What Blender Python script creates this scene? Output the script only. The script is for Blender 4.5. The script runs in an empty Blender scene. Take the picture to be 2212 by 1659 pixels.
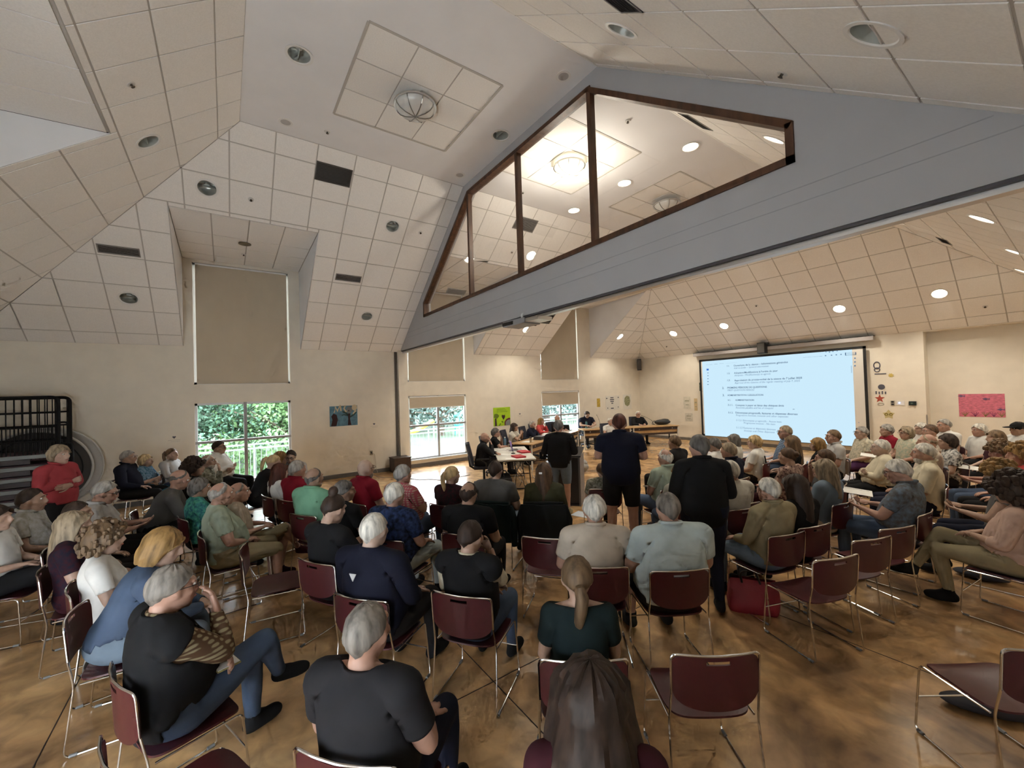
import bpy, bmesh, math, random, time
import numpy as np
from mathutils import Vector, Matrix
T0 = time.time()
SC = bpy.context.scene
COL = SC.collection

# ------------------------------------------------------------------ camera, world, exposure
CAM = np.array([12.176, 0.5203, 2.2566])
YAW, PITCH, ROLL, FPX = 0.9595, 0.018, -0.0319, 885.28
IW, IH = 2212, 1659
_d = np.array([-math.sin(YAW) * math.cos(PITCH), math.cos(YAW) * math.cos(PITCH), math.sin(PITCH)])
_r = np.array([math.cos(YAW), math.sin(YAW), 0.0])
_u = np.cross(_r, _d)
_R = math.cos(ROLL) * _r + math.sin(ROLL) * _u
_U = -math.sin(ROLL) * _r + math.cos(ROLL) * _u
cd = bpy.data.cameras.new('camera')
cam = bpy.data.objects.new('camera', cd)
COL.objects.link(cam)
cd.sensor_fit = 'HORIZONTAL'
cd.sensor_width = 36.0
cd.lens = FPX / IW * 36.0
cd.clip_start = 0.05
cd.clip_end = 400
cam.matrix_world = Matrix(((_R[0], _U[0], -_d[0], CAM[0]), (_R[1], _U[1], -_d[1], CAM[1]), (_R[2], _U[2], -_d[2], CAM[2]), (0, 0, 0, 1)))
SC.camera = cam

SC.view_settings.view_transform = 'Standard'
SC.view_settings.look = 'None'
SC.view_settings.gamma = 1.0
SC.view_settings.use_curve_mapping = False
SC.view_settings.exposure = 1.05
SC.cycles.max_bounces = 6
SC.cycles.use_light_tree = False
SC.cycles.diffuse_bounces = 3
SC.cycles.adaptive_threshold = .09
SC.cycles.adaptive_min_samples = 12
SC.cycles.glossy_bounces = 2
SC.cycles.transmission_bounces = 2
SC.cycles.transparent_max_bounces = 8
SC.cycles.caustics_reflective = False
SC.cycles.caustics_refractive = False

wd = bpy.data.worlds.new('sky')
SC.world = wd
wd.use_nodes = True
_nt = wd.node_tree
_nt.nodes.clear()
_o = _nt.nodes.new('ShaderNodeOutputWorld')
_b = _nt.nodes.new('ShaderNodeBackground')
_b.inputs['Color'].default_value = (0.83, 0.92, 1.0, 1)      # even overcast sky
_b.inputs['Strength'].default_value = 8.0
_nt.links.new(_b.outputs[0], _o.inputs[0])

CAN_W = 60.0        # watts of each lit ceiling can
BOWL_W = 60.0
LAMP_COL = (1.0, 0.91, 0.76)

def pix(u, v, z):
    """the point at height z that lies under pixel (u, v) of the photograph"""
    q = _d + (u - IW / 2) / FPX * _R - (v - IH / 2) / FPX * _U
    t = (z - CAM[2]) / q[2]
    return CAM + t * q

# ------------------------------------------------------------------ helpers
def tag(o, label=None, cat=None, group=None, kind=None):
    if label: o['label'] = label
    if cat: o['category'] = cat
    if group: o['group'] = group
    if kind: o['kind'] = kind
    return o

def link(o, parent=None):
    COL.objects.link(o)
    if parent is not None: o.parent = parent
    return o

def empty(name, loc=(0, 0, 0), rz=0.0):
    o = bpy.data.objects.new(name, None)
    o.empty_display_size = 0.1
    COL.objects.link(o)
    o.location = loc
    o.rotation_euler = (0, 0, rz)
    return o

class MB:
    """collects vertices and faces; build() links them as one mesh object"""
    def __init__(s): s.v = []; s.f = []
    def add(s, vs, fs):
        n = len(s.v); s.v += [tuple(map(float, p)) for p in vs]; s.f += [tuple(i + n for i in f) for f in fs]; return s
    def box(s, x0, x1, y0, y1, z0, z1):
        if x0 > x1: x0, x1 = x1, x0
        if y0 > y1: y0, y1 = y1, y0
        if z0 > z1: z0, z1 = z1, z0
        return s.add([(x0, y0, z0), (x1, y0, z0), (x1, y1, z0), (x0, y1, z0), (x0, y0, z1), (x1, y0, z1), (x1, y1, z1), (x0, y1, z1)],
                     [(0, 3, 2, 1), (4, 5, 6, 7), (0, 1, 5, 4), (1, 2, 6, 5), (2, 3, 7, 6), (3, 0, 4, 7)])
    def prism(s, poly, off):
        """poly: list of 3-D points, extruded by vector off"""
        n = len(poly); a = [np.array(p, float) for p in poly]; b = [p + np.array(off, float) for p in a]
        return s.add(a + b, [tuple(range(n))[::-1], tuple(range(n, 2 * n))] + [(i, (i + 1) % n, (i + 1) % n + n, i + n) for i in range(n)])
    def tube(s, pts, r, n=8, closed=False):
        pts = [np.array(p, float) for p in pts]; m = len(pts)
        rr = r if isinstance(r, (list, tuple)) else [r] * m
        rings = []; up = None
        for i, p in enumerate(pts):
            if closed: t = pts[(i + 1) % m] - pts[i - 1]
            else: t = pts[min(i + 1, m - 1)] - pts[max(i - 1, 0)]
            t = t / (np.linalg.norm(t) + 1e-9)
            if up is None:
                up = np.array([0, 0, 1.0]) if abs(t[2]) < .9 else np.array([0, 1.0, 0])
            a = np.cross(t, up); a /= np.linalg.norm(a) + 1e-9
            up = np.cross(a, t)
            rings.append([p + rr[i] * (math.cos(2 * math.pi * k / n) * a + math.sin(2 * math.pi * k / n) * up) for k in range(n)])
        vs = [q for g in rings for q in g]; fs = []
        for i in range(m if closed else m - 1):
            j = (i + 1) % m
            for k in range(n):
                k2 = (k + 1) % n
                fs.append((i * n + k, i * n + k2, j * n + k2, j * n + k))
        if not closed:
            fs.append(tuple(range(n))); fs.append(tuple(range((m - 1) * n, m * n))[::-1])
        return s.add(vs, fs)
    def cyl(s, c, r, h, n=20, axis=(0, 0, 1), r2=None):
        c = np.array(c, float); ax = np.array(axis, float)
        return s.tube([c, c + ax * h], [r, r if r2 is None else r2], n)
    def lathe(s, prof, n=24, c=(0, 0, 0)):
        """prof: list of (r, z) about the z axis"""
        m = len(prof); vs = [(c[0] + r * math.cos(2 * math.pi * k / n), c[1] + r * math.sin(2 * math.pi * k / n), c[2] + z) for r, z in prof for k in range(n)]
        fs = [(i * n + k, i * n + (k + 1) % n, (i + 1) * n + (k + 1) % n, (i + 1) * n + k) for i in range(m - 1) for k in range(n)]
        return s.add(vs, fs)
    def ball(s, c, r, n=10, m=7):
        c = np.array(c, float); r = np.array(r if hasattr(r, '__len__') else (r, r, r), float)
        vs = [c + (0, 0, r[2])]
        for i in range(1, m):
            a = math.pi * i / m
            for k in range(n): vs.append(c + r * (math.sin(a) * math.cos(2 * math.pi * k / n), math.sin(a) * math.sin(2 * math.pi * k / n), math.cos(a)))
        vs.append(c - (0, 0, r[2])); L = len(vs) - 1; fs = [(0, 1 + k, 1 + (k + 1) % n) for k in range(n)]
        for i in range(m - 2):
            for k in range(n): fs.append((1 + i * n + k, 1 + (i + 1) * n + k, 1 + (i + 1) * n + (k + 1) % n, 1 + i * n + (k + 1) % n))
        fs += [(L, 1 + (m - 2) * n + (k + 1) % n, 1 + (m - 2) * n + k) for k in range(n)]
        return s.add(vs, fs)
    def mesh(s, name, mat=None, smooth=False, fixn=True):
        me = bpy.data.meshes.new(name)
        me.from_pydata(s.v, [], s.f)
        if fixn:
            bm = bmesh.new(); bm.from_mesh(me); bmesh.ops.recalc_face_normals(bm, faces=bm.faces); bm.to_mesh(me); bm.free()
        if mat: me.materials.append(mat)
        if smooth:
            me.polygons.foreach_set('use_smooth', [True] * len(me.polygons))
            try: me.set_sharp_from_angle(angle=math.radians(40))
            except Exception: pass
        return me
    def build(s, name, mat=None, parent=None, smooth=False, loc=None, rz=None, bevel=0):
        me = s.mesh(name, mat, smooth)
        if bevel:
            bm = bmesh.new(); bm.from_mesh(me)
            bmesh.ops.bevel(bm, geom=list(bm.edges), offset=bevel, segments=2, affect='EDGES', profile=.7); bm.to_mesh(me); bm.free()
        o = bpy.data.objects.new(name, me); link(o, parent)
        if loc is not None: o.location = loc
        if rz is not None: o.rotation_euler = (0, 0, rz)
        return o

def inst(name, me, parent=None, loc=(0, 0, 0), rot=None, scale=None, mw=None):
    o = bpy.data.objects.new(name, me); link(o, parent)
    if mw is not None: o.matrix_local = mw
    else:
        o.location = loc
        if rot is not None: o.rotation_euler = rot
        if scale is not None: o.scale = scale if hasattr(scale, '__len__') else (scale,) * 3
    return o

def arc(p, q, bulge, n=8):
    p = np.array(p, float); q = np.array(q, float); b = np.array(bulge, float)
    return [p + (q - p) * t + b * (4 * t * (1 - t)) for t in np.linspace(0, 1, n)]

def rounded(pts, r, n=4):
    """polyline with its inner corners rounded"""
    pts = [np.array(p, float) for p in pts]; out = [pts[0]]
    for a, b, c in zip(pts, pts[1:], pts[2:]):
        u = (a - b); lu = np.linalg.norm(u); u = u / lu; w = (c - b); lw = np.linalg.norm(w); w = w / lw
        k = min(r, lu * .45, lw * .45); p = b + u * k; q = b + w * k
        for i in range(n + 1):
            t = i / n; out.append((1 - t) ** 2 * p + 2 * t * (1 - t) * b + t * t * q)
    return out + [pts[-1]]

# ------------------------------------------------------------------ materials
_M = {}
def mat(name, col, rough=.6, metal=0.0, var=0.0, vscale=8.0, bump=0.0, bscale=40.0, spec=.5, stretch=(1, 1, 1), col2=None, sheen=0.0, coat=0.0):
    """plain or mottled procedural surface"""
    if name in _M: return _M[name]
    m = bpy.data.materials.new(name); m.use_nodes = True
    nt = m.node_tree; b = nt.nodes['Principled BSDF']
    b.inputs['Base Color'].default_value = (*col, 1)
    b.inputs['Roughness'].default_value = rough
    b.inputs['Metallic'].default_value = metal
    b.inputs['Specular IOR Level'].default_value = spec
    if coat: b.inputs['Coat Weight'].default_value = coat
    if sheen: b.inputs['Sheen Weight'].default_value = sheen
    if var or bump:
        tc = nt.nodes.new('ShaderNodeTexCoord'); mp = nt.nodes.new('ShaderNodeMapping')
        mp.inputs['Scale'].default_value = stretch
        nt.links.new(tc.outputs['Object'], mp.inputs[0])
    if var or col2:
        n = nt.nodes.new('ShaderNodeTexNoise'); n.inputs['Scale'].default_value = vscale; n.inputs['Detail'].default_value = 3
        nt.links.new(mp.outputs[0], n.inputs['Vector'])
        r = nt.nodes.new('ShaderNodeValToRGB')
        c1 = tuple(max(0, c * (1 - var)) for c in col); c2 = col2 or tuple(min(1, c * (1 + var)) for c in col)
        r.color_ramp.elements[0].color = (*c1, 1); r.color_ramp.elements[1].color = (*c2, 1)
        r.color_ramp.elements[0].position = .35; r.color_ramp.elements[1].position = .65
        nt.links.new(n.outputs[0], r.inputs[0]); nt.links.new(r.outputs[0], b.inputs['Base Color'])
    if bump:
        n2 = nt.nodes.new('ShaderNodeTexNoise'); n2.inputs['Scale'].default_value = bscale; n2.inputs['Detail'].default_value = 2
        nt.links.new(mp.outputs[0], n2.inputs['Vector'])
        bp = nt.nodes.new('ShaderNodeBump'); bp.inputs['Strength'].default_value = bump; bp.inputs['Distance'].default_value = .01
        nt.links.new(n2.outputs[0], bp.inputs['Height']); nt.links.new(bp.outputs[0], b.inputs['Normal'])
    _M[name] = m
    return m

def emit(name, col, strength):
    if name in _M: return _M[name]
    m = bpy.data.materials.new(name); m.use_nodes = True; nt = m.node_tree
    b = nt.nodes['Principled BSDF']; b.inputs['Base Color'].default_value = (*col, 1)
    b.inputs['Emission Color'].default_value = (*col, 1); b.inputs['Emission Strength'].default_value = strength
    m.cycles.emission_sampling = 'NONE'
    _M[name] = m
    return m

def glass(name, tint=(1, 1, 1), refl=.08):
    """thin pane: mostly clear, a little mirror, more at grazing angles"""
    if name in _M: return _M[name]
    m = bpy.data.materials.new(name); m.use_nodes = True; nt = m.node_tree; nt.nodes.clear()
    o = nt.nodes.new('ShaderNodeOutputMaterial'); mx = nt.nodes.new('ShaderNodeMixShader')
    t = nt.nodes.new('ShaderNodeBsdfTransparent'); t.inputs[0].default_value = (*tint, 1)
    g = nt.nodes.new('ShaderNodeBsdfGlossy'); g.inputs['Roughness'].default_value = .01
    f = nt.nodes.new('ShaderNodeFresnel'); ge = nt.nodes.new('ShaderNodeNewGeometry'); mr = nt.nodes.new('ShaderNodeMapRange'); mr.inputs[3].default_value = 1.5; mr.inputs[4].default_value = 1 / 1.5
    nt.links.new(ge.outputs['Backfacing'], mr.inputs[0]); nt.links.new(mr.outputs[0], f.inputs[0])
    nt.links.new(f.outputs[0], mx.inputs[0]); nt.links.new(t.outputs[0], mx.inputs[1]); nt.links.new(g.outputs[0], mx.inputs[2]); nt.links.new(mx.outputs[0], o.inputs[0])
    _M[name] = m
    return m

def cloth_blind(name, col, trans=.12):
    if name in _M: return _M[name]
    m = bpy.data.materials.new(name); m.use_nodes = True; nt = m.node_tree; nt.nodes.clear()
    o = nt.nodes.new('ShaderNodeOutputMaterial'); mx = nt.nodes.new('ShaderNodeMixShader'); mx.inputs[0].default_value = trans
    d = nt.nodes.new('ShaderNodeBsdfDiffuse'); t = nt.nodes.new('ShaderNodeBsdfTranslucent')
    n = nt.nodes.new('ShaderNodeTexNoise'); n.inputs['Scale'].default_value = 6
    r = nt.nodes.new('ShaderNodeValToRGB'); r.color_ramp.elements[0].color = (*[c * .93 for c in col], 1); r.color_ramp.elements[1].color = (*[min(1, c * 1.06) for c in col], 1)
    nt.links.new(n.outputs[0], r.inputs[0])
    for s in (d, t): nt.links.new(r.outputs[0], s.inputs[0])
    nt.links.new(d.outputs[0], mx.inputs[1]); nt.links.new(t.outputs[0], mx.inputs[2]); nt.links.new(mx.outputs[0], o.inputs[0])
    _M[name] = m
    return m
# ------------------------------------------------------------------ the hall
RW, RA, ZW, ZC = 12.527, 4.2705, 3.561, 6.827      # width, run of the slopes, wall top, flat ceiling
YN, YB, YF = -3.4835, 4.919, 16.257                # near wall, partition, far wall
Y1, Y2 = YN + RA, YF - RA
KS = (ZC - ZW) / RA
SLEN = math.hypot(RA, ZC - ZW)
PIT = .665
m_wall = mat('cream_paint', (.80, .74, .635), .75, var=.03, vscale=3)
m_tile = mat('ceiling_tile_white', (.87, .845, .81), .9, var=.03, vscale=60)
m_bar = mat('ceiling_grid_bar', (.52, .49, .455), .7)
m_flat = mat('ceiling_drywall', (.83, .825, .835), .85, var=.02, vscale=2)
m_beam = mat('partition_grey_paint', (.43, .43, .445), .7, var=.02, vscale=2)
m_wood = mat('stained_wood', (.085, .036, .017), .45, var=.35, vscale=14, stretch=(1, 1, .15))
m_alu = mat('brushed_aluminium', (.62, .62, .62), .35, 1.0)
m_white = mat('white_enamel', (.80, .80, .80), .4)
m_black = mat('black_plastic', (.012, .012, .013), .45)
m_rubber = mat('grey_rubber_base', (.16, .15, .14), .6, var=.1, vscale=6)
m_pane = glass('clear_glass')
m_dark = mat('dark_void', (.03, .03, .03), .9)

def floor_mat():
    m = bpy.data.materials.new('stained_concrete'); m.use_nodes = True; nt = m.node_tree; b = nt.nodes['Principled BSDF']; L = nt.links
    tc = nt.nodes.new('ShaderNodeTexCoord'); mp = nt.nodes.new('ShaderNodeMapping'); mp.inputs['Scale'].default_value = (1, 1, 1); L.new(tc.outputs['Object'], mp.inputs[0])
    n1 = nt.nodes.new('ShaderNodeTexNoise'); n1.inputs['Scale'].default_value = .9; n1.inputs['Detail'].default_value = 5; n1.inputs['Distortion'].default_value = 1.2
    n2 = nt.nodes.new('ShaderNodeTexNoise'); n2.inputs['Scale'].default_value = 5; n2.inputs['Detail'].default_value = 6; n2.inputs['Distortion'].default_value = .6
    for n in (n1, n2): L.new(mp.outputs[0], n.inputs['Vector'])
    r1 = nt.nodes.new('ShaderNodeValToRGB'); c = r1.color_ramp
    c.elements[0].position = .30; c.elements[0].color = (.23, .135, .072, 1); c.elements[1].position = .72; c.elements[1].color = (.72, .48, .245, 1)
    e = c.elements.new(.5); e.color = (.54, .325, .155, 1)
    r2 = nt.nodes.new('ShaderNodeValToRGB'); r2.color_ramp.elements[0].color = (.55, .55, .55, 1); r2.color_ramp.elements[1].color = (1.25, 1.2, 1.1, 1); r2.color_ramp.elements[0].position = .3; r2.color_ramp.elements[1].position = .7
    mx = nt.nodes.new('ShaderNodeMix'); mx.data_type = 'RGBA'; mx.blend_type = 'MULTIPLY'; mx.inputs[0].default_value = .8
    L.new(n1.outputs[0], r1.inputs[0]); L.new(n2.outputs[0], r2.inputs[0]); L.new(r1.outputs[0], mx.inputs[6]); L.new(r2.outputs[0], mx.inputs[7]); L.new(mx.outputs[2], b.inputs['Base Color'])
    rr = nt.nodes.new('ShaderNodeMapRange'); rr.inputs[3].default_value = .15; rr.inputs[4].default_value = .30; L.new(n2.outputs[0], rr.inputs[0]); L.new(rr.outputs[0], b.inputs['Roughness'])
    b.inputs['Specular IOR Level'].default_value = .6
    bp = nt.nodes.new('ShaderNodeBump'); bp.inputs['Strength'].default_value = .03; L.new(n2.outputs[0], bp.inputs['Height']); L.new(bp.outputs[0], b.inputs['Normal'])
    return m

def struct(o, **k): o['kind'] = 'structure'; return tag(o, **k)

fl = struct(MB().box(-.25, RW + .2, YN - .25, YF + .6, -.15, 0).build('floor', floor_mat()), label='polished brown stained concrete floor of the hall')
# saw-cut control joints of the slab
m_joint = mat('slab_joint', (.035, .02, .012), .8)
jm = {}
for x in (3.1, 6.25, 9.4): MB().box(x - .004, x + .004, YN, YF, 0, .0012).build('floor_joint', m_joint, fl)
for y in (-.5, 2.2, 4.9, 7.8, 10.7, 13.5): MB().box(0, RW, y - .004, y + .004, 0, .0012).build('floor_joint', m_joint, fl)

# ---- windows of the left wall: (y0, y1, lower glass z0, z1, upper z0, z1, dormer y0, y1)
WIN = [(-.07, 1.93, -.255, 2.19), (5.14, 7.14, 5.02, 7.50), (10.42, 12.39, 10.36, 13.12)]
LZ0, LZ1, UZ0, UZ1, DZ = .24, 2.206, 2.655, 5.56, 5.66
NWIN = [(5.2, 7.25, 5.0, 7.45), (9.7, 11.7, None, None)]  # the second opening is unseen, added to let in daylight
RWIN = [(-2.6, -.6, None, None)]  # unseen side-wall opening, added to brighten the near half
TOPZ = 7.25      # to stop light leaks the walls are carried up behind the slopes to the roof
def dorm_x(z): return (z - ZW) / KS
wl = MB()
ys = [YN - .2]
def wallcols(mb, wins, a0, a1, put):
    """put(u0,u1,z0,z1) boxes of a wall with the window holes left out"""
    p = a0
    for w0, w1, d0, d1 in wins:
        put(p, w0, 0, TOPZ)
        put(w0, w1, 0, LZ0)
        if d0 is None: put(w0, w1, LZ1, TOPZ)
        else: put(w0, w1, LZ1, UZ0); put(w0, w1, UZ1, TOPZ)
        p = w1
    put(p, a1, 0, TOPZ)
wallcols(wl, WIN, YN - .2, YF + .2, lambda u0, u1, z0, z1: wl.box(-.16, 0, u0, u1, z0, z1) if u1 > u0 + .001 else None)
wall_left = struct(wl.build('wall_left', m_wall), label='long cream wall with three tall windows')
wn = MB(); wallcols(wn, NWIN, -.16, RW + .2, lambda u0, u1, z0, z1: wn.box(u0, u1, YN - .16, YN, z0, z1))
struct(wn.build('wall_near', m_wall), label='cream end wall with a dormer window')
wr = MB(); wallcols(wr, RWIN, YN - .16, YF + .6, lambda u0, u1, z0, z1: wr.box(RW, RW + .16, u0, u1, z0, z1))
struct(wr.build('wall_right', m_wall), label='plain cream side wall')
XS = 9.47
wf = MB(); wf.box(-.16, XS, YF, YF + .6, 0, TOPZ); wf.box(XS, RW + .16, YF + .42, YF + .6, 0, TOPZ); wf.box(XS, RW + .16, YF, YF + .6, ZW - .02, ZW + .12)
wall_far = struct(wf.build('wall_far', m_wall), label='cream end wall carrying the projection screen, stepped back past it')
struct(MB().box(XS - .012, XS + .012, YF - .012, YF + .012, 0, 1.25).build('trim_2', m_alu, None), label='metal corner guard on the wall step')
# baseboards
bb = MB(); bb.box(0, .012, YN, 4.72, 0, .11); bb.box(0, .012, 5.02, YF, 0, .11)
struct(bb.build('baseboard_left', m_rubber), label='dark rubber baseboard along the window wall')
struct(MB().box(0, XS, YF - .012, YF, 0, .11).box(XS, RW, YF + .408, YF + .42, 0, .11).build('baseboard_far', m_rubber), label='dark rubber baseboard below the screen')
# partition pilaster on the left wall
pil = struct(MB().box(0, .07, 4.83, 5.03, 0, 3.6).build('trim_1', m_wall), label='cream pilaster where the folding partition closes')
MB().box(0, .03, 4.73, 4.80, 0, 3.56).build('shadow_gap_strip', mat('shadow_gap_dark', (.10, .09, .08), .9), pil)  # dark colour stands in for the shadow gap beside the pilaster

struct(MB().box(-.16, RW + .16, YN - .16, YF + .6, TOPZ, TOPZ + .1).build('blocker', m_dark), label='flat roof over the ceiling void, added to stop light leaks')  # added lid, closes the void so that no sky light leaks in
# ---- sloping tile ceilings
def clip_poly(poly, n, d):
    """keep n.p <= d"""
    out = []
    for i in range(len(poly)):
        p, q = poly[i], poly[(i + 1) % len(poly)]; a = n[0] * p[0] + n[1] * p[1] - d; b = n[0] * q[0] + n[1] * q[1] - d
        if a <= 0: out.append(p)
        if (a < 0 < b) or (b < 0 < a): s = a / (a - b); out.append((p[0] + s * (q[0] - p[0]), p[1] + s * (q[1] - p[1])))
    return out
def area(p): return .5 * abs(sum(p[i][0] * p[(i + 1) % len(p)][1] - p[(i + 1) % len(p)][0] * p[i][1] for i in range(len(p))))
def inset(poly, d):
    n = len(poly); sgn = 1 if sum(poly[i][0] * poly[(i + 1) % n][1] - poly[(i + 1) % n][0] * poly[i][1] for i in range(n)) > 0 else -1
    out = poly
    for i in range(n):
        p, q = poly[i], poly[(i + 1) % n]; ex, ey = q[0] - p[0], q[1] - p[1]; l = math.hypot(ex, ey)
        if l < 1e-6: continue
        nx, ny = ey / l * sgn, -ex / l * sgn
        out = clip_poly(out, (nx, ny), nx * p[0] + ny * p[1] - d)
        if len(out) < 3: return []
    return out

FRAMES = {}
def slope(name, O, U, Vv, umin, umax, vmax, halfs, holes, u0, v0, label, lights=(), pit=PIT):
    """tile plane: O origin, U along the wall, Vv up the slope; room side is the normal that points down"""
    O = np.array(O, float); U = np.array(U, float); Vv = np.array(Vv, float); Nn = np.cross(U, Vv); Nn = Nn / np.linalg.norm(Nn)
    if Nn[2] > 0: Nn = -Nn
    FRAMES[name] = (O, U, Vv, Nn)
    P3 = lambda p, h=0.: O + U * p[0] + Vv * p[1] + Nn * h
    grid = MB(); cells = []
    i0 = math.floor((umin - u0) / pit) - 1; i1 = math.ceil((umax - u0) / pit) + 1; j0 = math.floor((0 - v0) / pit) - 1; j1 = math.ceil((vmax - v0) / pit) + 1
    for i in range(i0, i1):
        for j in range(j0, j1):
            a, b, c, d = u0 + i * pit, u0 + (i + 1) * pit, v0 + j * pit, v0 + (j + 1) * pit
            rects = [(a, b, c, d)]
            for (ha, hb, hc, hd) in holes:
                nr = []
                for (p, q, r, s) in rects:
                    if q <= ha or p >= hb or s <= hc or r >= hd: nr.append((p, q, r, s)); continue
                    if p < ha: nr.append((p, ha, r, s)); p = ha
                    if q > hb: nr.append((hb, q, r, s)); q = hb
                    if s > hd: nr.append((p, q, hd, s))
                    if r < hc: nr.append((p, q, r, hc))
                rects = nr
            for (p, q, r, s) in rects:
                poly = [(p, r), (q, r), (q, s), (p, s)]
                for n, dd in [((-1, 0), -umin), ((1, 0), umax), ((0, -1), 0), ((0, 1), vmax)] + halfs:
                    poly = clip_poly(poly, n, dd)
                    if len(poly) < 3: break
                if len(poly) < 3 or area(poly) < .0015: continue
                cells.append(poly)
    root = bpy.data.objects.new(name, None)
    tiles = []
    for poly in cells:
        ins = inset(poly, .011)
        if len(ins) < 3 or area(ins) < .002:
            grid.add([P3(p) for p in poly], [tuple(range(len(poly)))]); continue
        # bars: ring between cell and tile
        if len(ins) == len(poly):
            n = len(poly); k = min(range(n), key=lambda s: sum(math.hypot(poly[t][0] - ins[(t + s) % n][0], poly[t][1] - ins[(t + s) % n][1]) for t in range(n)))
            ii = [ins[(t + k) % n] for t in range(n)]
            grid.add([P3(p) for p in poly] + [P3(p) for p in ii], [(t, (t + 1) % n, n + (t + 1) % n, n + t) for t in range(n)])
        else: grid.add([P3(p, -.019) for p in poly], [tuple(range(len(poly)))])
        hole = None
        for (lu, lv, lr) in lights:
            cx, cy = lu, lv
            if all(((q[0] - p[0]) * (cy - p[1]) - (q[1] - p[1]) * (cx - p[0])) * (1 if 1 else -1) >= 0 for p, q in zip(ins, ins[1:] + ins[:1])) or all(((q[0] - p[0]) * (cy - p[1]) - (q[1] - p[1]) * (cx - p[0])) <= 0 for p, q in zip(ins, ins[1:] + ins[:1])): hole = (lu, lv, lr)
        tiles.append((ins, hole))
    o = grid.build(name, m_bar); bpy.data.objects.remove(root)
    struct(o, label=label)
    full = None
    R3 = Matrix((tuple(U), tuple(Vv), tuple(np.cross(U, Vv)))).transposed().to_4x4(); hs = 1 if np.cross(U, Vv) @ Nn > 0 else -1
    for ins, hole in tiles:
        c = (sum(p[0] for p in ins) / len(ins), sum(p[1] for p in ins) / len(ins))
        isfull = hole is None and len(ins) == 4 and abs(area(ins) - (pit - .022) ** 2) < 1e-3
        if isfull and full: me = full
        else:
            mb = MB(); z0, z1 = .007 * hs, -.018 * hs
            loc = [(p[0] - c[0], p[1] - c[1]) for p in ins]
            if hole is None: mb.prism([(*p, z0) for p in loc], (0, 0, z1 - z0))
            else:
                hx, hy, hr = hole[0] - c[0], hole[1] - c[1], hole[2]; n = 24; outer = []; inner = []
                for k in range(n):
                    th = 2 * math.pi * k / n; dx, dy = math.cos(th), math.sin(th); best = 9
                    for p, q in zip(loc, loc[1:] + loc[:1]):
                        ex, ey = q[0] - p[0], q[1] - p[1]; den = dx * ey - dy * ex
                        if abs(den) < 1e-9: continue
                        s = ((p[0] - hx) * ey - (p[1] - hy) * ex) / den; w = ((p[0] - hx) * dy - (p[1] - hy) * dx) / den
                        if s > 0 and -1e-6 <= w <= 1 + 1e-6: best = min(best, s)
                    outer.append((hx + dx * best, hy + dy * best)); inner.append((hx + dx * min(hr, best * .96), hy + dy * min(hr, best * .96)))
                # exact corners on the outer ring
                for p in loc:
                    k = min(range(n), key=lambda t: math.hypot(outer[t][0] - p[0], outer[t][1] - p[1])); outer[k] = p
                vs = [(*p, z0) for p in outer] + [(*p, z0) for p in inner] + [(*p, z1) for p in outer] + [(*p, z1) for p in inner]
                fs = []
                for k in range(n):
                    k2 = (k + 1) % n; fs += [(k, k2, n + k2, n + k), (2 * n + k, 3 * n + k, 3 * n + k2, 2 * n + k2), (k, 2 * n + k, 2 * n + k2, k2), (n + k, n + k2, 3 * n + k2, 3 * n + k)]
                mb.add(vs, fs)
            me = mb.mesh('ceiling_tile', m_tile)
            if isfull: full = me
        M = R3.copy(); M.translation = Vector(P3(c)); inst('ceiling_tile', me, o, mw=M)
    return o

c37, s37 = RA / SLEN, (ZC - ZW) / SLEN
hv = lambda x: x / RA * SLEN
# cans on each plane: (u, v) with u along the wall
CAN_R = .14
L_near = [(.316, hv(3.236)), (-1.035, hv(1.067)), (3.65, hv(3.24)), (3.65, hv(1.075))]
L_far = [(7.58, hv(3.23)), (5.79, hv(2.9)), (9.0, hv(1.05)), (13.785, hv(1.042))]
L_end = [(4.544, hv(3.164)), (8.0, hv(3.164)), (10.3, hv(1.06))]
R_near = [(3.802, hv(RW - 9.586)), (.3, hv(RW - 9.58)), (3.8, hv(1.06))]
R_far = [(7.115, hv(RW - 9.6)), (9.3, hv(RW - 11.32)), (12.3, hv(RW - 9.85)), (11.75, hv(RW - 11.45)), (14.4, hv(RW - 11.36))]
F_far = [(2.541, hv(1.045)), (4.57, hv(1.045)), (7.938, hv(1.045)), (9.983, hv(1.05)), (6.25, hv(3.2))]
hole = lambda L: [(u, v, CAN_R) for u, v in L]
VD = hv(2.845)      # height of the dormer openings up the slope
t45 = SLEN / RA
slope('ceiling_slope_left_near', (0, 0, ZW), (0, 1, 0), (c37, 0, s37), YN, YB, SLEN, [((-t45, 1), -t45 * YN)], [(-.255, 2.19, -1, VD)], -.02, .345, 'tiled ceiling slope above the near window wall', hole(L_near))
slope('ceiling_slope_near_end', (0, YN, ZW), (1, 0, 0), (0, c37, s37), 0, RW, SLEN, [((-t45, 1), 0), ((t45, 1), t45 * RW)], [(5.0, 7.45, -1, VD)], 6.19, .345, 'tiled ceiling slope at the near end with a dormer', hole(L_end))
slope('ceiling_slope_right_near', (RW, 0, ZW), (0, 1, 0), (-c37, 0, s37), YN, YB, SLEN, [((-t45, 1), -t45 * YN)], [], 3.47, -.015, 'tiled ceiling slope opposite the windows, this side of the partition', hole(R_near))
slope('ceiling_slope_left_far', (0, 0, ZW), (0, 1, 0), (c37, 0, s37), YB + .2, YF, SLEN, [((t45, 1), t45 * YF)], [(5.02, 7.50, -1, VD), (10.36, 13.12, -1, VD)], 13.69, .345, 'tiled ceiling slope above the far windows', hole(L_far))
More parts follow.
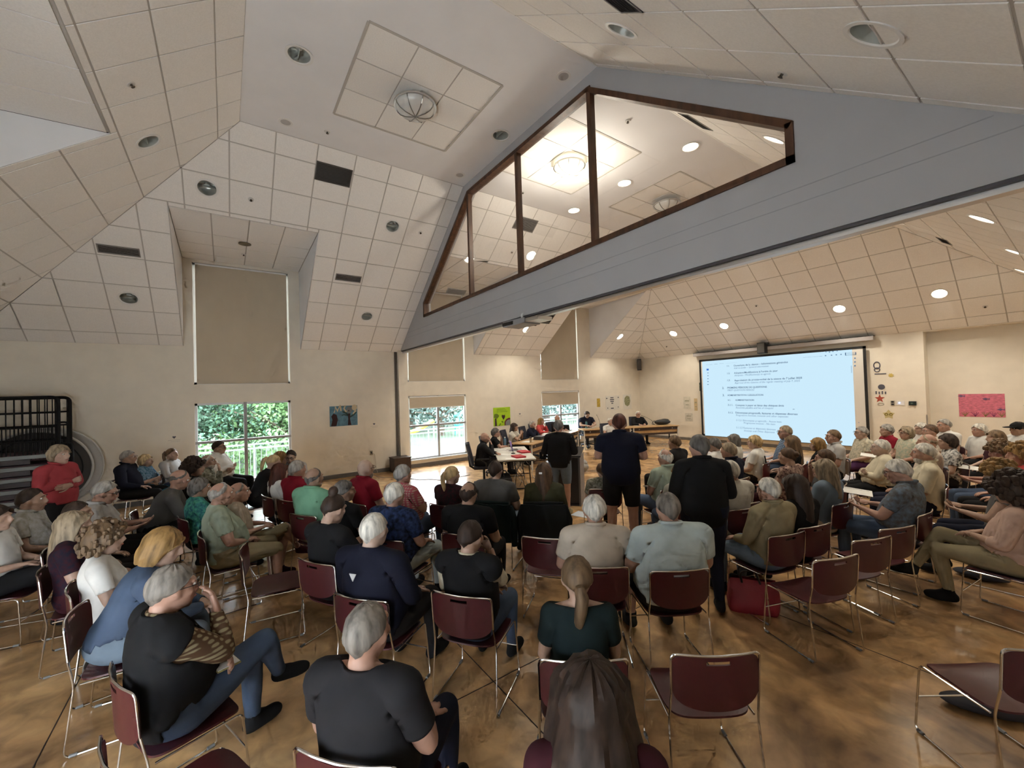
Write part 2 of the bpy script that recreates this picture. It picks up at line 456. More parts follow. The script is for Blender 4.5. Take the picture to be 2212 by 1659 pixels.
slope('ceiling_slope_far_end', (0, YF, ZW), (1, 0, 0), (0, -c37, s37), 0, RW, SLEN, [((-t45, 1), 0), ((t45, 1), t45 * RW)], [], 8.98, .345, 'tiled ceiling slope above the projection screen', hole(F_far))
slope('ceiling_slope_right_far', (RW, 0, ZW), (0, 1, 0), (-c37, 0, s37), YB + .2, YF, SLEN, [((t45, 1), t45 * YF)], [], 5.5, -.015, 'tiled ceiling slope over the far audience', hole(R_far))

# flat ceiling with a square of nine tiles in each half, holes for cans
FLAT_NEAR = [(6.23, 1.40), (6.23, 4.615)]
FLAT_FAR = [(7.86, 7.89), (6.27, 7.895), (4.66, 7.89), (6.26, 11.2)]
def flat_ceiling(name, x0, x1, y0, y1, patches, cans, label):
    xs = sorted({x0, x1} | {q for p in patches for q in p[:2]} | {c + s * .2 for c, _ in cans for s in (-1, 1)}); ysq = sorted({y0, y1} | {q for p in patches for q in p[2:]} | {c + s * .2 for _, c in cans for s in (-1, 1)})
    mb = MB()
    for a, b in zip(xs, xs[1:]):
        for c, d in zip(ysq, ysq[1:]):
            mx, my = (a + b) / 2, (c + d) / 2
            if any(p[0] < mx < p[1] and p[2] < my < p[3] for p in patches): continue
            hc = [k for k in cans if abs(k[0] - mx) < .2 and abs(k[1] - my) < .2]
            if not hc: mb.add([(a, c, ZC), (b, c, ZC), (b, d, ZC), (a, d, ZC)], [(0, 3, 2, 1)])
    for (cx, cy) in cans:
        n = 24; o, i = [], []
        for k in range(n):
            th = 2 * math.pi * (k + .5) / n; dx, dy = math.cos(th), math.sin(th); s = .2 / max(abs(dx), abs(dy)); o.append((cx + dx * s, cy + dy * s, ZC)); i.append((cx + dx * CAN_R, cy + dy * CAN_R, ZC))
        for px, py in ((-.2, -.2), (.2, -.2), (.2, .2), (-.2, .2)):
            k = min(range(n), key=lambda t: math.hypot(o[t][0] - cx - px, o[t][1] - cy - py)); o[k] = (cx + px, cy + py, ZC)
        mb.add(o + i, [(k, (k + 1) % n, n + (k + 1) % n, n + k) for k in range(n)])
    ob = mb.build(name, m_flat); struct(ob, label=label)
    for patch in patches:
        # recess frame of the patch
        a, b, c, d = patch; f = MB()
        for q in ((a - .02, a + .015, c, d), (b - .015, b + .02, c, d), (a, b, c - .02, c + .015), (a, b, d - .015, d + .02)): f.box(q[0], q[1], q[2], q[3], ZC - .006, ZC + .03)
        f.build('patch_frame', m_bar, ob)
        p = (b - a) / 3; me = MB().box(-p / 2 + .01, p / 2 - .01, -p / 2 + .01, p / 2 - .01, .0, .025).mesh('ceiling_tile', m_tile)
        for i in range(3):
            for j in range(3): inst('ceiling_tile', me, ob, (a + p * (i + .5), c + p * (j + .5), ZC + .004))
        MB().box(a, b, c, d, ZC + .012, ZC + .03).build('patch_grid', m_bar, ob)
    return ob
PATCH_N = (5.265, 7.225, 2.03, 3.99)
PATCH_F = (5.265, 7.225, 5.27, 7.23)
flat_ceiling('ceiling_flat_near', RA, RW - RA, Y1, YB, [PATCH_N], FLAT_NEAR, 'flat white ceiling with a nine-tile square and unlit bowl lamp')
flat_ceiling('ceiling_flat_far', RA, RW - RA, YB + .2, Y2, [PATCH_F, (5.265, 7.225, 8.52, 10.48)], FLAT_FAR, 'flat white ceiling with a lit bowl lamp behind the glazing')

# dormers: cheeks and tiled ceilings
def dormer(name, tf, d0, d1, label):
    """tf maps (along, out, z) to the hall; the wall is at out = 0"""
    xd = 2.845; zd = ZW + KS * xd
    mb = MB()
    for u in (d0, d1):
        s = -1 if u == d0 else 1
        mb.prism([tf(u, 0, ZW), tf(u, 0, 5.63), tf(u, xd, zd)], np.array(tf(u + s * .03, 0, 0)) - np.array(tf(u, 0, 0)))
    o = mb.build(name, m_flat); struct(o, label=label)
    # ceiling tiles of the dormer
    n = 4; w = (d1 - d0) / n; rows = [0, .45, 1.115, 1.78, xd - .02]
    back = MB().add([tf(d0, -.02, 5.645), tf(d1, -.02, 5.645), tf(d1, xd, zd + .012), tf(d0, xd, zd + .012)], [(0, 1, 2, 3)]); back.build('dormer_grid', m_bar, o)
    zz = lambda x: 5.63 + (zd - 5.63) * x / xd
    for i in range(n):
        for j in range(4):
            a, b = d0 + w * i + .011, d0 + w * (i + 1) - .011; c, d = rows[j] + .011, rows[j + 1] - .011
            MB().prism([tf(a, c, zz(c)), tf(b, c, zz(c)), tf(b, d, zz(d)), tf(a, d, zz(d))], (0, 0, .012)).build('ceiling_tile', m_tile, o)
for i, (w0, w1, d0, d1) in enumerate(WIN): dormer('ceiling_dormer_%d' % (i + 1), lambda u, x, z: (x, u, z), d0, d1, ['dormer with tiled ceiling above the near window', 'dormer over the window next to the partition', 'dormer over the far window'][i])
dormer('ceiling_dormer_4', lambda u, x, z: (u, YN + x, z), 5.0, 7.45, 'dormer cut in the near end slope')

# ---- windows
m_frame = mat('window_frame_white', (.72, .74, .76), .4)
def window(nm, w0, w1, tf, label, upper=True):
    r = None
    mb = MB(); fw = .05
    def bar(a, b, z0, z1, x0=-.12, x1=-.05):
        p, q = tf(a, x0, z0), tf(b, x1, z1); mb.box(p[0], q[0], p[1], q[1], p[2], q[2])
    for z0, z1 in ((LZ0, LZ1), (UZ0, UZ1))[:2 if upper else 1]:
        bar(w0, w0 + fw, z0, z1); bar(w1 - fw, w1, z0, z1); bar(w0, w1, z0, z0 + fw); bar(w0, w1, z1 - fw, z1)
    o = mb.build(nm, m_frame); struct(o, label=label)
    def part(name, a, b, z0, z1, x0, x1, m):
        p, q = tf(a, x0, z0), tf(b, x1, z1); return MB().box(p[0], q[0], p[1], q[1], p[2], q[2]).build(name, m, o)
    mid = (w0 + w1) / 2
    part('mullion', mid - .035, mid + .035, LZ0, LZ1, -.12, -.04, mat('mullion_grey', (.36, .36, .37), .45))
    part('transom', w0, w1, 1.24, 1.30, -.115, -.045, mat('mullion_grey', (.36, .36, .37), .45))
    part('window_sill', w0 - .03, w1 + .03, LZ0 - .035, LZ0, -.10, .05, m_frame)
    for a, b in ((w0 + fw, mid - .035), (mid + .035, w1 - fw)):
        for z0, z1 in ((LZ0 + fw, 1.24), (1.30, LZ1 - fw)): part('pane', a, b, z0, z1, -.088, -.084, m_pane)
    if upper: part('pane', w0 + fw, w1 - fw, UZ0 + fw, UZ1 - fw, -.088, -.084, m_pane)
    return o
tL = lambda u, x, z: (x, u, z); tN = lambda u, x, z: (u, YN + x, z)
for i, (w0, w1, d0, d1) in enumerate(WIN): window('window_%d' % (i + 1), w0, w1, tL, ['tall window behind the seated man in white', 'tall window beside the partition pilaster', 'tall window behind the council table'][i])
window('window_4', 5.2, 7.25, tN, 'tall window of the near end wall')
window('window_6', 9.7, 11.7, tN, 'unseen low window added for daylight, near end wall, camera side', False)  # added out of view as a daylight source
tR = lambda u, x, z: (RW - x, u, z)
window('window_7', -2.6, -.6, tR, 'unseen low window added for daylight, side wall behind the camera', False)  # added behind the camera to light the room with daylight

def portal(c, rot, sx_, sy_):
    l = bpy.data.lights.new('window_daylight', 'AREA'); l.shape = 'RECTANGLE'; l.size = sx_; l.size_y = sy_; l.cycles.is_portal = True; lo = bpy.data.objects.new('window_daylight', l); link(lo); lo.location = c; lo.rotation_euler = rot
zm, zh = (LZ0 + LZ1) / 2, LZ1 - LZ0
for w0, w1, d0, d1 in WIN: portal((-.14, (w0 + w1) / 2, zm), (math.pi / 2, 0, -math.pi / 2), w1 - w0, zh)
for w0, w1, d0, d1 in NWIN: portal(((w0 + w1) / 2, YN - .14, zm), (math.pi / 2, 0, math.pi * 0 ), w1 - w0, zh)
for w0, w1, d0, d1 in RWIN: portal((RW + .14, (w0 + w1) / 2, zm), (math.pi / 2, 0, math.pi / 2), w1 - w0, zh)

m_blind = cloth_blind('beige_blind_cloth', (.58, .50, .39), .10)
def blind(w0, w1, z0, z1, tf, label, group=None):
    c = tf((w0 + w1) / 2, 0, z0)
    r = empty('roller_blind', c); tag(r, label, 'blind', group)
    def part(n, a, b, zz0, zz1, x0, x1, m, **k):
        p, q = np.array(tf(a, x0, zz0)) - c, np.array(tf(b, x1, zz1)) - c; return MB().box(p[0], q[0], p[1], q[1], p[2], q[2]).build(n, m, r)
    part('blind_cloth', w0, w1, z0, z1, -.022, -.019, m_blind); part('hem_bar', w0, w1, z0 - .02, z0, -.028, -.012, m_white)
    mb = MB(); a, b = np.array(tf(w0, -.03, z1 - .02)) - c, np.array(tf(w1, -.03, z1 - .02)) - c; mb.tube([a, b], .026, 10); mb.build('roller', m_white, r)
BL = 'beige roller blinds over the windows'
blind(-.02, 1.89, 2.665, 5.55, tL, 'large lowered beige blind in the dormer above the seated man', BL)
blind(5.18, 7.09, 2.665, 5.55, tL, 'lowered beige blind in the dormer next to the partition', BL)
blind(10.45, 12.34, 2.665, 5.55, tL, 'lowered beige blind in the dormer above the council table', BL)
blind(5.18, 7.09, 1.84, 2.19, tL, 'short beige blind at the top of the window next to the pilaster', BL)
blind(10.45, 12.34, 1.68, 2.19, tL, 'half raised beige blind on the window behind the council', BL)
blind(5.25, 7.2, 2.665, 5.55, tN, 'lowered beige blind in the near end dormer', BL); blind(5.25, 7.2, .30, 2.19, tN, 'unseen closed blind added to block daylight at the lower near end window', BL)  # the lower blind is added out of view to keep daylight off the floor

# ---- partition header with glazing
BZ = 3.60
sx = lambda z: (z - ZW) / KS
def mir(p): return (RW - p[0], p[1])
G0, G1, G2, G3, GX = 1.90, 4.313, 4.70, 6.644, 4.45
def ext(poly, y0=YB, y1=YB + .2): return [(p[0], y0, p[1]) for p in poly], (0, y1 - y0, 0)
pm = MB()
pm.prism(*ext([(sx(BZ), BZ), (RW - sx(BZ), BZ), (RW - sx(G1), G1), (sx(G1), G1)]))
lp = [(sx(G1), G1), (G0, G1), (G0, G2), (GX, G3), (RA, ZC)]
pm.prism(*ext(lp)); pm.prism(*ext([mir(p) for p in lp])); pm.prism(*ext([(RA, ZC), (GX, G3), (RW - GX, G3), (RW - RA, ZC)]))
part_w = struct(pm.build('wall_partition', m_beam), label='grey header of the folding partition with a glazed gable')
for z in (3.92, 4.06): MB().box(sx(z) + .05, RW - sx(z) - .05, YB - .003, YB, z, z + .008).build('board_seam', mat('seam_grey', (.36, .36, .38), .8), part_w)
MB().box(sx(BZ), RW - sx(BZ), YB + .01, YB + .19, BZ - .03, BZ).build('track_groove', mat('track_dark', (.08, .075, .08), .6), part_w)
MB().box(.05, RW - .05, YB + .05, YB + .15, BZ - .075, BZ - .02).build('sliding_track', m_alu, part_w)
out = [(G0, G1), (G0, G2), (GX, G3), (RW - GX, G3), (RW - G0, G2), (RW - G0, G1)]
cx0 = sum(p[0] for p in out) / 6
def fbar(p, q, w=.085, y0=YB - .025, y1=YB + .12):
    p, q = np.array(p, float), np.array(q, float); d = (q - p) / np.linalg.norm(q - p); n = np.array([-d[1], d[0]])
    if n @ (np.array([RW / 2, 5.3]) - p) < 0: n = -n
    a = [p - d * .0, q + d * .0, q + n * w, p + n * w]
    return MB().prism([(x[0], y0, x[1]) for x in a], (0, y1 - y0, 0)).build('glazing_frame', m_wood, part_w)
for p, q in zip(out, out[1:] + out[:1]): fbar(p, q, .07)
MX = [GX, RW / 2, RW - GX]
for x in MX: MB().box(x - .036, x + .036, YB - .02, YB + .075, G1 + .02, G3 - .0).build('glazing_mullion', m_wood, part_w)
pn = [[(G0, G1), (G0, G2), (GX, G3), (GX, G1)], [(GX, G1), (GX, G3), (RW / 2, G3), (RW / 2, G1)], [(RW / 2, G1), (RW / 2, G3), (RW - GX, G3), (RW - GX, G1)], [(RW - GX, G1), (RW - GX, G3), (RW - G0, G2), (RW - G0, G1)]]
for p in pn: MB().prism([(x[0], YB + .03, x[1]) for x in p], (0, .006, 0)).build('pane', m_pane, part_w)
# ------------------------------------------------------------------ ceiling fixtures
m_chrome = mat('can_reflector', (.62, .64, .60), .30, .55)
m_lit = emit('lit_lamp', (1.0, .90, .70), 9.0)
m_trimw = mat('can_trim_white', (.80, .79, .77), .5)
m_grille = mat('dark_grille', (.10, .095, .09), .6)
m_grille2 = mat('grey_grille', (.26, .25, .24), .6)
_me_trim = MB().lathe([(.105, .004), (.128, .0), (.130, -.008), (.108, -.008), (.102, .0)], 28).mesh('trim', m_trimw, True)
_me_cone = MB().lathe([(.104, -.004), (.100, .05), (.088, .12), (.055, .15), (0.001, .155)], 28).mesh('cone', m_chrome, True)
_me_bulb = MB().lathe([(.001, .075), (.028, .08), (.036, .105), (.026, .135), (.014, .15)], 16).mesh('bulb', mat('frosted_bulb', (.62, .64, .60), .3), True)
_me_vane = MB().box(-.1, .1, -.002, .002, .02, .1).mesh('vane', m_chrome)
_me_lens = MB().lathe([(.001, .018), (.06, .022), (.1, .03)], 28).mesh('lens', m_lit, True)
for _m in (_me_trim, _me_cone, _me_bulb, _me_vane, _me_lens):
    for _v in _m.vertices: _v.co.x *= CAN_R / .105; _v.co.y *= CAN_R / .105
def frame_of(name, u, v, h=0.):
    O, U, Vv, Nn = FRAMES[name]; Z = -Nn; X = U; Yv = np.cross(Z, X)
    p = O + U * u + Vv * v + Nn * h
    return Matrix(((X[0], Yv[0], Z[0], p[0]), (X[1], Yv[1], Z[1], p[1]), (X[2], Yv[2], Z[2], p[2]), (0, 0, 0, 1)))
def flat_frame(x, y, h=0.): return Matrix.Translation((x, y, ZC - h))
def can(M, lit, label, group):
    o = bpy.data.objects.new('can_light', None); o.empty_display_size = .1; COL.objects.link(o); o.matrix_world = M; tag(o, label, 'ceiling light', group)
    inst('trim_ring', _me_trim, o, (0, 0, -.007)); inst('reflector', _me_cone, o)
    if lit:
        inst('lamp_lens', _me_lens, o)
        l = bpy.data.lights.new('can_lamp', 'SPOT'); l.energy = CAN_W; l.color = LAMP_COL; l.shadow_soft_size = .09; l.spot_size = math.radians(128); l.spot_blend = .7
        lo = bpy.data.objects.new('can_lamp', l); link(lo, o); lo.location = (0, 0, -.03)
        # lamps burn straight down even on the slopes
        R = M.to_3x3().inverted(); lo.rotation_euler = R.to_euler()
    else: inst('bulb', _me_bulb, o); inst('vane', _me_vane, o)
GN, GF = 'unlit recessed can lights of the near half', 'lit recessed can lights of the far half'
for (u, v), lb in zip(L_near, ['unlit can light in the slope above the dormer corner, near the hip', 'unlit can light low on the slope beside the window dormer, rack side', 'unlit can light high on the slope between dormer and partition', 'unlit can light low on the slope next to the partition']):
    can(frame_of('ceiling_slope_left_near', u, v), False, lb, GN)
for (u, v), lb in zip(L_end, ['unlit can light in the near end slope beside its dormer corner', 'unlit can light in the near end slope past the dormer', 'unlit can light low on the near end slope']):
    can(frame_of('ceiling_slope_near_end', u, v), False, lb, GN)
for (u, v), lb in zip(R_near, ['unlit can light in the slope beside the long grille, near the partition', 'unlit can light of the slope overhead, near end', 'unlit can light low on the slope by the partition end']):
    can(frame_of('ceiling_slope_right_near', u, v), False, lb, GN)
for (u, v), lb in zip(FLAT_NEAR, ['unlit can light in the flat ceiling, far side of the tile square', 'unlit can light in the flat ceiling between tile square and glazed gable']):
    can(flat_frame(u, v), False, lb, GN)
for (u, v), lb in zip(L_far, ['lit can light seen through the second glazing pane, on the slope', 'lit can light seen through the narrow end pane of the glazing', 'bright can light on the slope between the two far dormers', 'lit can light on the slope beside the far corner']):
    can(frame_of('ceiling_slope_left_far', u, v), True, lb, GF)
for (u, v), lb in zip(F_far, ['lit can light above the screen, first from the far corner', 'lit can light above the screen, second from the far corner', 'lit can light above the screen, third from the far corner', 'lit can light above the pink poster wall', 'lit can light high on the slope above the screen']):
    can(frame_of('ceiling_slope_far_end', u, v), True, lb, GF)
for (u, v), lb in zip(R_far, ['lit can light at the tip of the widest glazing pane', 'large lit can light on the slope under the partition end', 'lit can light on the far slope close to the hip line', 'lit can light on the far slope below the large one', 'lit can light on the far slope at the picture edge']):
    can(frame_of('ceiling_slope_right_far', u, v), True, lb, GF)
for (u, v), lb in zip(FLAT_FAR, ['lit can light in the far flat ceiling, behind the widest glazing pane', 'lit can light in the far flat ceiling, right beside the thick glazing mullion', 'lit can light in the far flat ceiling, left of the thick glazing mullion', 'lit can light in the far flat ceiling beyond the glazing']):
    can(flat_frame(u, v), True, lb, GF)

# bowl lamps
m_bowl_off = mat('frosted_bowl', (.66, .66, .64), .25, coat=.4)
m_bowl_on = emit('lit_bowl', (1.0, .93, .72), 1.1)
m_rib = mat('bowl_rib_metal', (.30, .29, .27), .3, .8)
def bowl(x, y, lit, label):
    o = empty('bowl_light', (x, y, ZC - .10)); tag(o, label, 'ceiling light', 'bowl lamps of the flat ceiling')
    prof = [(.30, .0), (.285, -.045), (.24, -.095), (.16, -.135), (.06, -.155), (.001, -.158)]
    MB().lathe(prof, 32).build('bowl', m_bowl_on if lit else m_bowl_off, o, smooth=True)
    MB().lathe([(.29, -.01), (.325, -.012), (.325, .012), (.29, .014)], 32).build('rim', m_alu if not lit else m_rib, o, smooth=True)
    MB().cyl((0, 0, 0), .03, .1, 12).build('stem', m_rib, o)
    for k in range(8):
        a = 2 * math.pi * k / 8; MB().tube([((r + .004) * math.cos(a), (r + .004) * math.sin(a), z - .004) for r, z in prof[:-1]] + [(0, 0, -.163)], .007, 6).build('rib', m_rib, o)
    MB().ball((0, 0, -.165), .018, 10, 6).build('finial', m_rib, o)
    if lit:
        l = bpy.data.lights.new('bowl_lamp', 'POINT'); l.energy = BOWL_W; l.color = LAMP_COL; l.shadow_soft_size = .2; lo = bpy.data.objects.new('bowl_lamp', l); link(lo, o); lo.location = (0, 0, -.6)
pass
bowl(6.245, 3.01, False, 'unlit glass bowl lamp in the near tile square')
bowl(6.245, 6.25, True, 'lit glass bowl lamp seen through the glazed gable')
bowl(6.245, 9.5, False, 'unlit glass bowl lamp in the farther tile square behind the glazing')

# air grilles
def vent(M, w, h, label, m, n=7):
    o = bpy.data.objects.new('air_grille', None); o.empty_display_size = .1; COL.objects.link(o); o.matrix_world = M; tag(o, label, 'vent', 'air grilles in the ceiling slopes')
    f = MB(); t = .018
    for q in ((-w / 2, w / 2, -h / 2, -h / 2 + t), (-w / 2, w / 2, h / 2 - t, h / 2), (-w / 2, -w / 2 + t, -h / 2, h / 2), (w / 2 - t, w / 2, -h / 2, h / 2)): f.box(q[0], q[1], q[2], q[3], -.016, 0)
    f.build('grille_frame', m, o); MB().box(-w / 2 + t, w / 2 - t, -h / 2 + t, h / 2 - t, -.009, -.007).build('backing', m_dark, o)
    sl = MB().add([(-w / 2 + t, -.006, -.015), (w / 2 - t, -.006, -.015), (w / 2 - t, .008, -.009), (-w / 2 + t, .008, -.009)], [(0, 1, 2, 3)]).mesh('slat', m)
    for k in range(n): inst('slat', sl, o, (0, -h / 2 + t + (h - 2 * t) * (k + .5) / n, 0))
vent(frame_of('ceiling_slope_left_near', 2.30, hv(3.89)), .64, .36, 'large dark return grille near the top of the window slope', m_grille, 12)
vent(frame_of('ceiling_slope_left_near', -1.03, hv(1.975)), .58, .19, 'narrow grey grille on the slope above the rack side', m_grille2)
vent(frame_of('ceiling_slope_left_near', 2.98, hv(2.0)), .58, .19, 'narrow grey grille on the slope between blind and partition', m_grille2)
vent(frame_of('ceiling_slope_right_near', 3.25, hv(RW - 9.98)), .42, .28, 'dark grille beside the overhead can light', m_grille)
vent(frame_of('ceiling_slope_left_far', 6.9, hv(3.89)), .66, .36, 'large grey return grille seen through the glazing', m_grille2, 12)
vent(frame_of('ceiling_slope_left_far', 5.85, hv(2.0)), .58, .19, 'narrow grille seen through the narrow glazing panes', m_grille2)
vent(frame_of('ceiling_slope_right_far', 7.0, hv(RW - 8.50)), .75, .22, 'slim grey grille at the upper edge of the widest pane', m_grille2)
vent(frame_of('ceiling_slope_left_far', 9.55, hv(1.5)), .50, .50, 'square white diffuser on the slope between the far dormers', m_trimw, 4)
vent(frame_of('ceiling_slope_right_far', 13.2, hv(RW - 10.4)), .6, .2, 'narrow grille on the far audience slope', m_grille2)

# sprinklers
m_spr = mat('bronze_sprinkler', (.10, .085, .07), .4, .6)
_me_s1 = MB().lathe([(.001, -.002), (.045, -.003), (.05, .006)], 16).mesh('esc', mat('sprinkler_white', (.7, .69, .67), .5), True)
_me_s2 = MB().tube([(0, 0, 0), (0, 0, -.03)], [.014, .010], 8).box(-.018, .018, -.003, .003, -.03, -.004).lathe([(.001, -.035), (.022, -.032), (.022, -.029), (.001, -.029)], 12).mesh('head', m_spr)
def sprinkler(M, label):
    o = bpy.data.objects.new('sprinkler', None); o.empty_display_size = .05; COL.objects.link(o); o.matrix_world = M; tag(o, label, 'sprinkler', 'ceiling sprinklers')
    inst('escutcheon', _me_s1, o, (0, 0, -.008)); inst('sprinkler_head', _me_s2, o, (0, 0, -.006))
for nm, u, v, lb in [('ceiling_slope_left_near', .976, hv(3.197), 'sprinkler on the slope above the large blind'), ('ceiling_slope_left_near', 4.314, hv(3.233), 'sprinkler on the slope beside the glazed gable'), ('ceiling_slope_near_end', 5.836, hv(3.16), 'sprinkler on the near end slope above its dormer'),
                     ('ceiling_slope_right_near', 4.56, hv(RW - 10.689), 'sprinkler on the slope above the partition end'), ('ceiling_slope_left_far', 6.92, hv(3.22), 'sprinkler on the far slope below the grey grille'), ('ceiling_slope_far_end', 1.85, hv(.5), 'sprinkler low on the slope beside the corner speaker'),
                     ('ceiling_slope_far_end', 5.93, hv(1.6), 'sprinkler on the slope above the screen'), ('ceiling_slope_far_end', 10.67, hv(.52), 'sprinkler above the pink poster')]:
    sprinkler(frame_of(nm, u, v), lb)
sprinkler(flat_frame(4.725, 2.033), 'sprinkler in the flat ceiling by the tile square'); sprinkler(flat_frame(7.711, 6.246), 'sprinkler seen through the widest glazing pane'); sprinkler(flat_frame(4.75, 6.2), 'sprinkler in the far flat ceiling by the lit bowl')
# round loudspeaker grilles in the flat ceiling
m_spk = mat('speaker_grille_cloth', (.52, .50, .49), .8, bump=.3, bscale=400)
for x, y, lb in [(4.62, 1.413, 'round ceiling loudspeaker above the dormer slope'), (4.655, 4.623, 'round ceiling loudspeaker at the partition corner'), (7.857, 4.638, 'round ceiling loudspeaker at the gable peak')]:
    o = empty('ceiling_speaker', (x, y, ZC)); tag(o, lb, 'speaker', 'round ceiling loudspeakers')
    MB().lathe([(.075, -.004), (.11, -.006), (.115, .0)], 24).build('speaker_rim', m_trimw, o, smooth=True); MB().lathe([(.001, -.012), (.05, -.010), (.076, -.004)], 24).build('speaker_cone', m_spk, o, smooth=True)
# dormer can and sprinkler
o = empty('can_light', (1.55, .93, 5.672)); tag(o, 'shallow unlit downlight in the dormer ceiling above the blind', 'ceiling light'); MB().lathe([(.001, -.01), (.09, -.012), (.12, -.004), (.12, .01)], 24).build('trim_ring', mat('bronze_trim', (.25, .22, .17), .4, .5), o, smooth=True)
sprinkler(Matrix.Translation((.85, .93, 5.655)), 'sprinkler in the dormer ceiling above the blind')

# ------------------------------------------------------------------ projection screen
PX0, PX1, PZ0, PZ1 = 3.04, 8.27, .25, 3.275
YS = YF - .13
scr = empty('projection_screen', (PX0, YS, 0)); tag(scr, 'wide projection screen showing a bilingual meeting agenda', 'screen')
m_scr = mat('screen_cloth', (.74, .72, .68), .8)
MB().box(0, PX1 - PX0, .0, .012, PZ0, PZ1).build('screen_cloth', m_scr, scr)
W_ = PX1 - PX0
f = MB(); t = .075
for q in ((0, W_, PZ1 - t, PZ1), (0, W_, PZ0, PZ0 + t), (0, t, PZ0, PZ1), (W_ - t, W_, PZ0, PZ1)): f.box(q[0], q[1], -.004, .0, q[2], q[3])
f.build('screen_border', m_black, scr)
MB().box(-.2, W_ + .2, -.09, .1, 3.42, 3.55).build('screen_case', mat('screen_case_grey', (.42, .39, .385), .5), scr, bevel=.02)
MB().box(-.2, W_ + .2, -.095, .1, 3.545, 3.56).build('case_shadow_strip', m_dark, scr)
def scr_mat():
    m = bpy.data.materials.new('projected_page'); m.use_nodes = True; nt = m.node_tree; nt.nodes.clear()
    o = nt.nodes.new('ShaderNodeOutputMaterial'); e = nt.nodes.new('ShaderNodeEmission'); e.inputs[0].default_value = (.60, .82, .96, 1); e.inputs[1].default_value = PAGE_E
    nt.links.new(e.outputs[0], o.inputs[0]); return m
PAGE_E = .49
m_page = scr_mat()
def yf_pix(u, v):
    q = _d + (u - IW / 2) / FPX * _R - (v - IH / 2) / FPX * _U; s = (YS - .006 - CAM[1]) / q[1]; p = CAM + q * s; return p[0] - PX0, p[2]
pg = [(1522.7, 779.5), (1851.7, 751), (1862, 957), (1528.5, 936)]
pz1, pz0 = PZ1 - t, PZ0 + .02
MB().box(.13, W_ - .33, -.0065, -.005, PZ0 + t * .2, PZ1 - t).build('projected_page', m_page, scr)
m_txt = mat('page_print', (.16, .20, .27), .8); m_txt2 = mat('page_print_grey', (.34, .41, .49), .8)
def emis(name, col):
    m = bpy.data.materials.new(name); m.use_nodes = True; nt = m.node_tree; nt.nodes.clear(); o = nt.nodes.new('ShaderNodeOutputMaterial'); e = nt.nodes.new('ShaderNodeEmission'); e.inputs[0].default_value = (*col, 1); e.inputs[1].default_value = PAGE_E; nt.links.new(e.outputs[0], o.inputs[0]); m.cycles.emission_sampling = 'NONE'; return m
m_txt = emis('projected_print', (.045, .10, .19)); m_txt2 = emis('projected_print_grey', (.15, .25, .38)); m_ui = emis('projected_blue', (.07, .20, .62)); m_ui2 = emis('projected_toolbar', (.42, .56, .68))
def text_mesh(s, bold=False, italic=False):
    c = bpy.data.curves.new('t', 'FONT'); c.body = s; c.size = 1.0; c.shear = .22 if italic else 0; c.offset = .012 if bold else 0; c.resolution_u = 2
    o = bpy.data.objects.new('t', c); COL.objects.link(o); dg = bpy.context.evaluated_depsgraph_get(); me = bpy.data.meshes.new_from_object(o.evaluated_get(dg)); bpy.data.objects.remove(o); return me
def page_text(s, a, b, bold=False, italic=False, m=None):
    """text whose baseline runs from crop point a to crop point b"""
    P = lambda c: yf_pix(1480 + c[0] / 5.027, 720 + c[1] / 5.027)
    (x0, z0), (x1, z1) = P(a), P(b); me = text_mesh(s, bold, italic); co = np.array([v.co[:] for v in me.vertices]); w = co[:, 0].max(); k = (x1 - x0) / w; h = min(max(k, .07), .15)
    me.materials.append(m or m_txt); o = inst('text_line', me, scr); o.matrix_local = Matrix.Translation((x0, -.0075, (z0 + z1) / 2)) @ Matrix.Rotation(math.pi / 2, 4, 'X') @ Matrix.Diagonal((k, h, 1, 1))
for s, a, b, bo, it in [
    ('1.1.', (450, 362), (482, 361), 1, 0), ('Ouverture de la séance – Informations générales', (527, 360), (1115, 322), 1, 0), ('Call to order – General information', (530, 386), (907, 364), 0, 1),
    ('1.2.', (453, 442), (487, 441), 1, 0), ("Adoption/Modifications à l'ordre du jour", (532, 439), (1005, 416), 1, 0), ('Adoption / Modification(s) to agenda', (535, 464), (927, 449), 0, 1),
    ('1.3.', (455, 520), (490, 519), 1, 0), ('Approbation du procès-verbal de la séance du 7 juillet 2025', (535, 519), (1270, 494), 1, 0), ('Approval of the minutes of the regular meeting of July 7, 2025', (538, 546), (1247, 526), 0, 1),
    ('2.', (403, 604), (424, 604), 1, 0), ('PREMIÈRE PÉRIODE DE QUESTIONS', (458, 600), (888, 591), 1, 0), ('FIRST QUESTION PERIOD', (458, 627), (752, 623), 0, 1),
    ('3.', (406, 682), (427, 682), 1, 0), ('ADMINISTRATION / LÉGISLATION', (460, 680), (848, 678), 1, 0), ('3.1.', (463, 732), (495, 733), 1, 0), ('ADMINISTRATION', (545, 732), (748, 734), 1, 0),
    ('3.1.1.', (463, 786), (520, 787), 1, 0), ('Comptes à payer et listes des chèques émis', (545, 789), (1073, 795), 1, 0), ('Accounts payable and list of cheques', (548, 815), (957, 822), 0, 1),
    ('3.1.2.', (467, 869), (522, 870), 1, 0), ('Décomptes progressifs, factures et dépenses diverses', (547, 870), (1221, 888), 1, 0), ('Progressive invoices, invoices and other expenses', (550, 897), (1120, 914), 0, 1),
    ('3.1.2.1 Décomptes progressifs - Aucun item', (552, 952), (1047, 970), 0, 0), ('Progressive invoices - No item', (634, 983), (978, 994), 0, 1), ('3.1.2.2 Factures et dépenses diverses', (553, 1032), (982, 1053), 0, 0), ('Invoices and Other Expenses', (638, 1065), (972, 1084), 0, 1)]:
    page_text(s, a, b, bo, it, m_txt if bo else m_txt2)
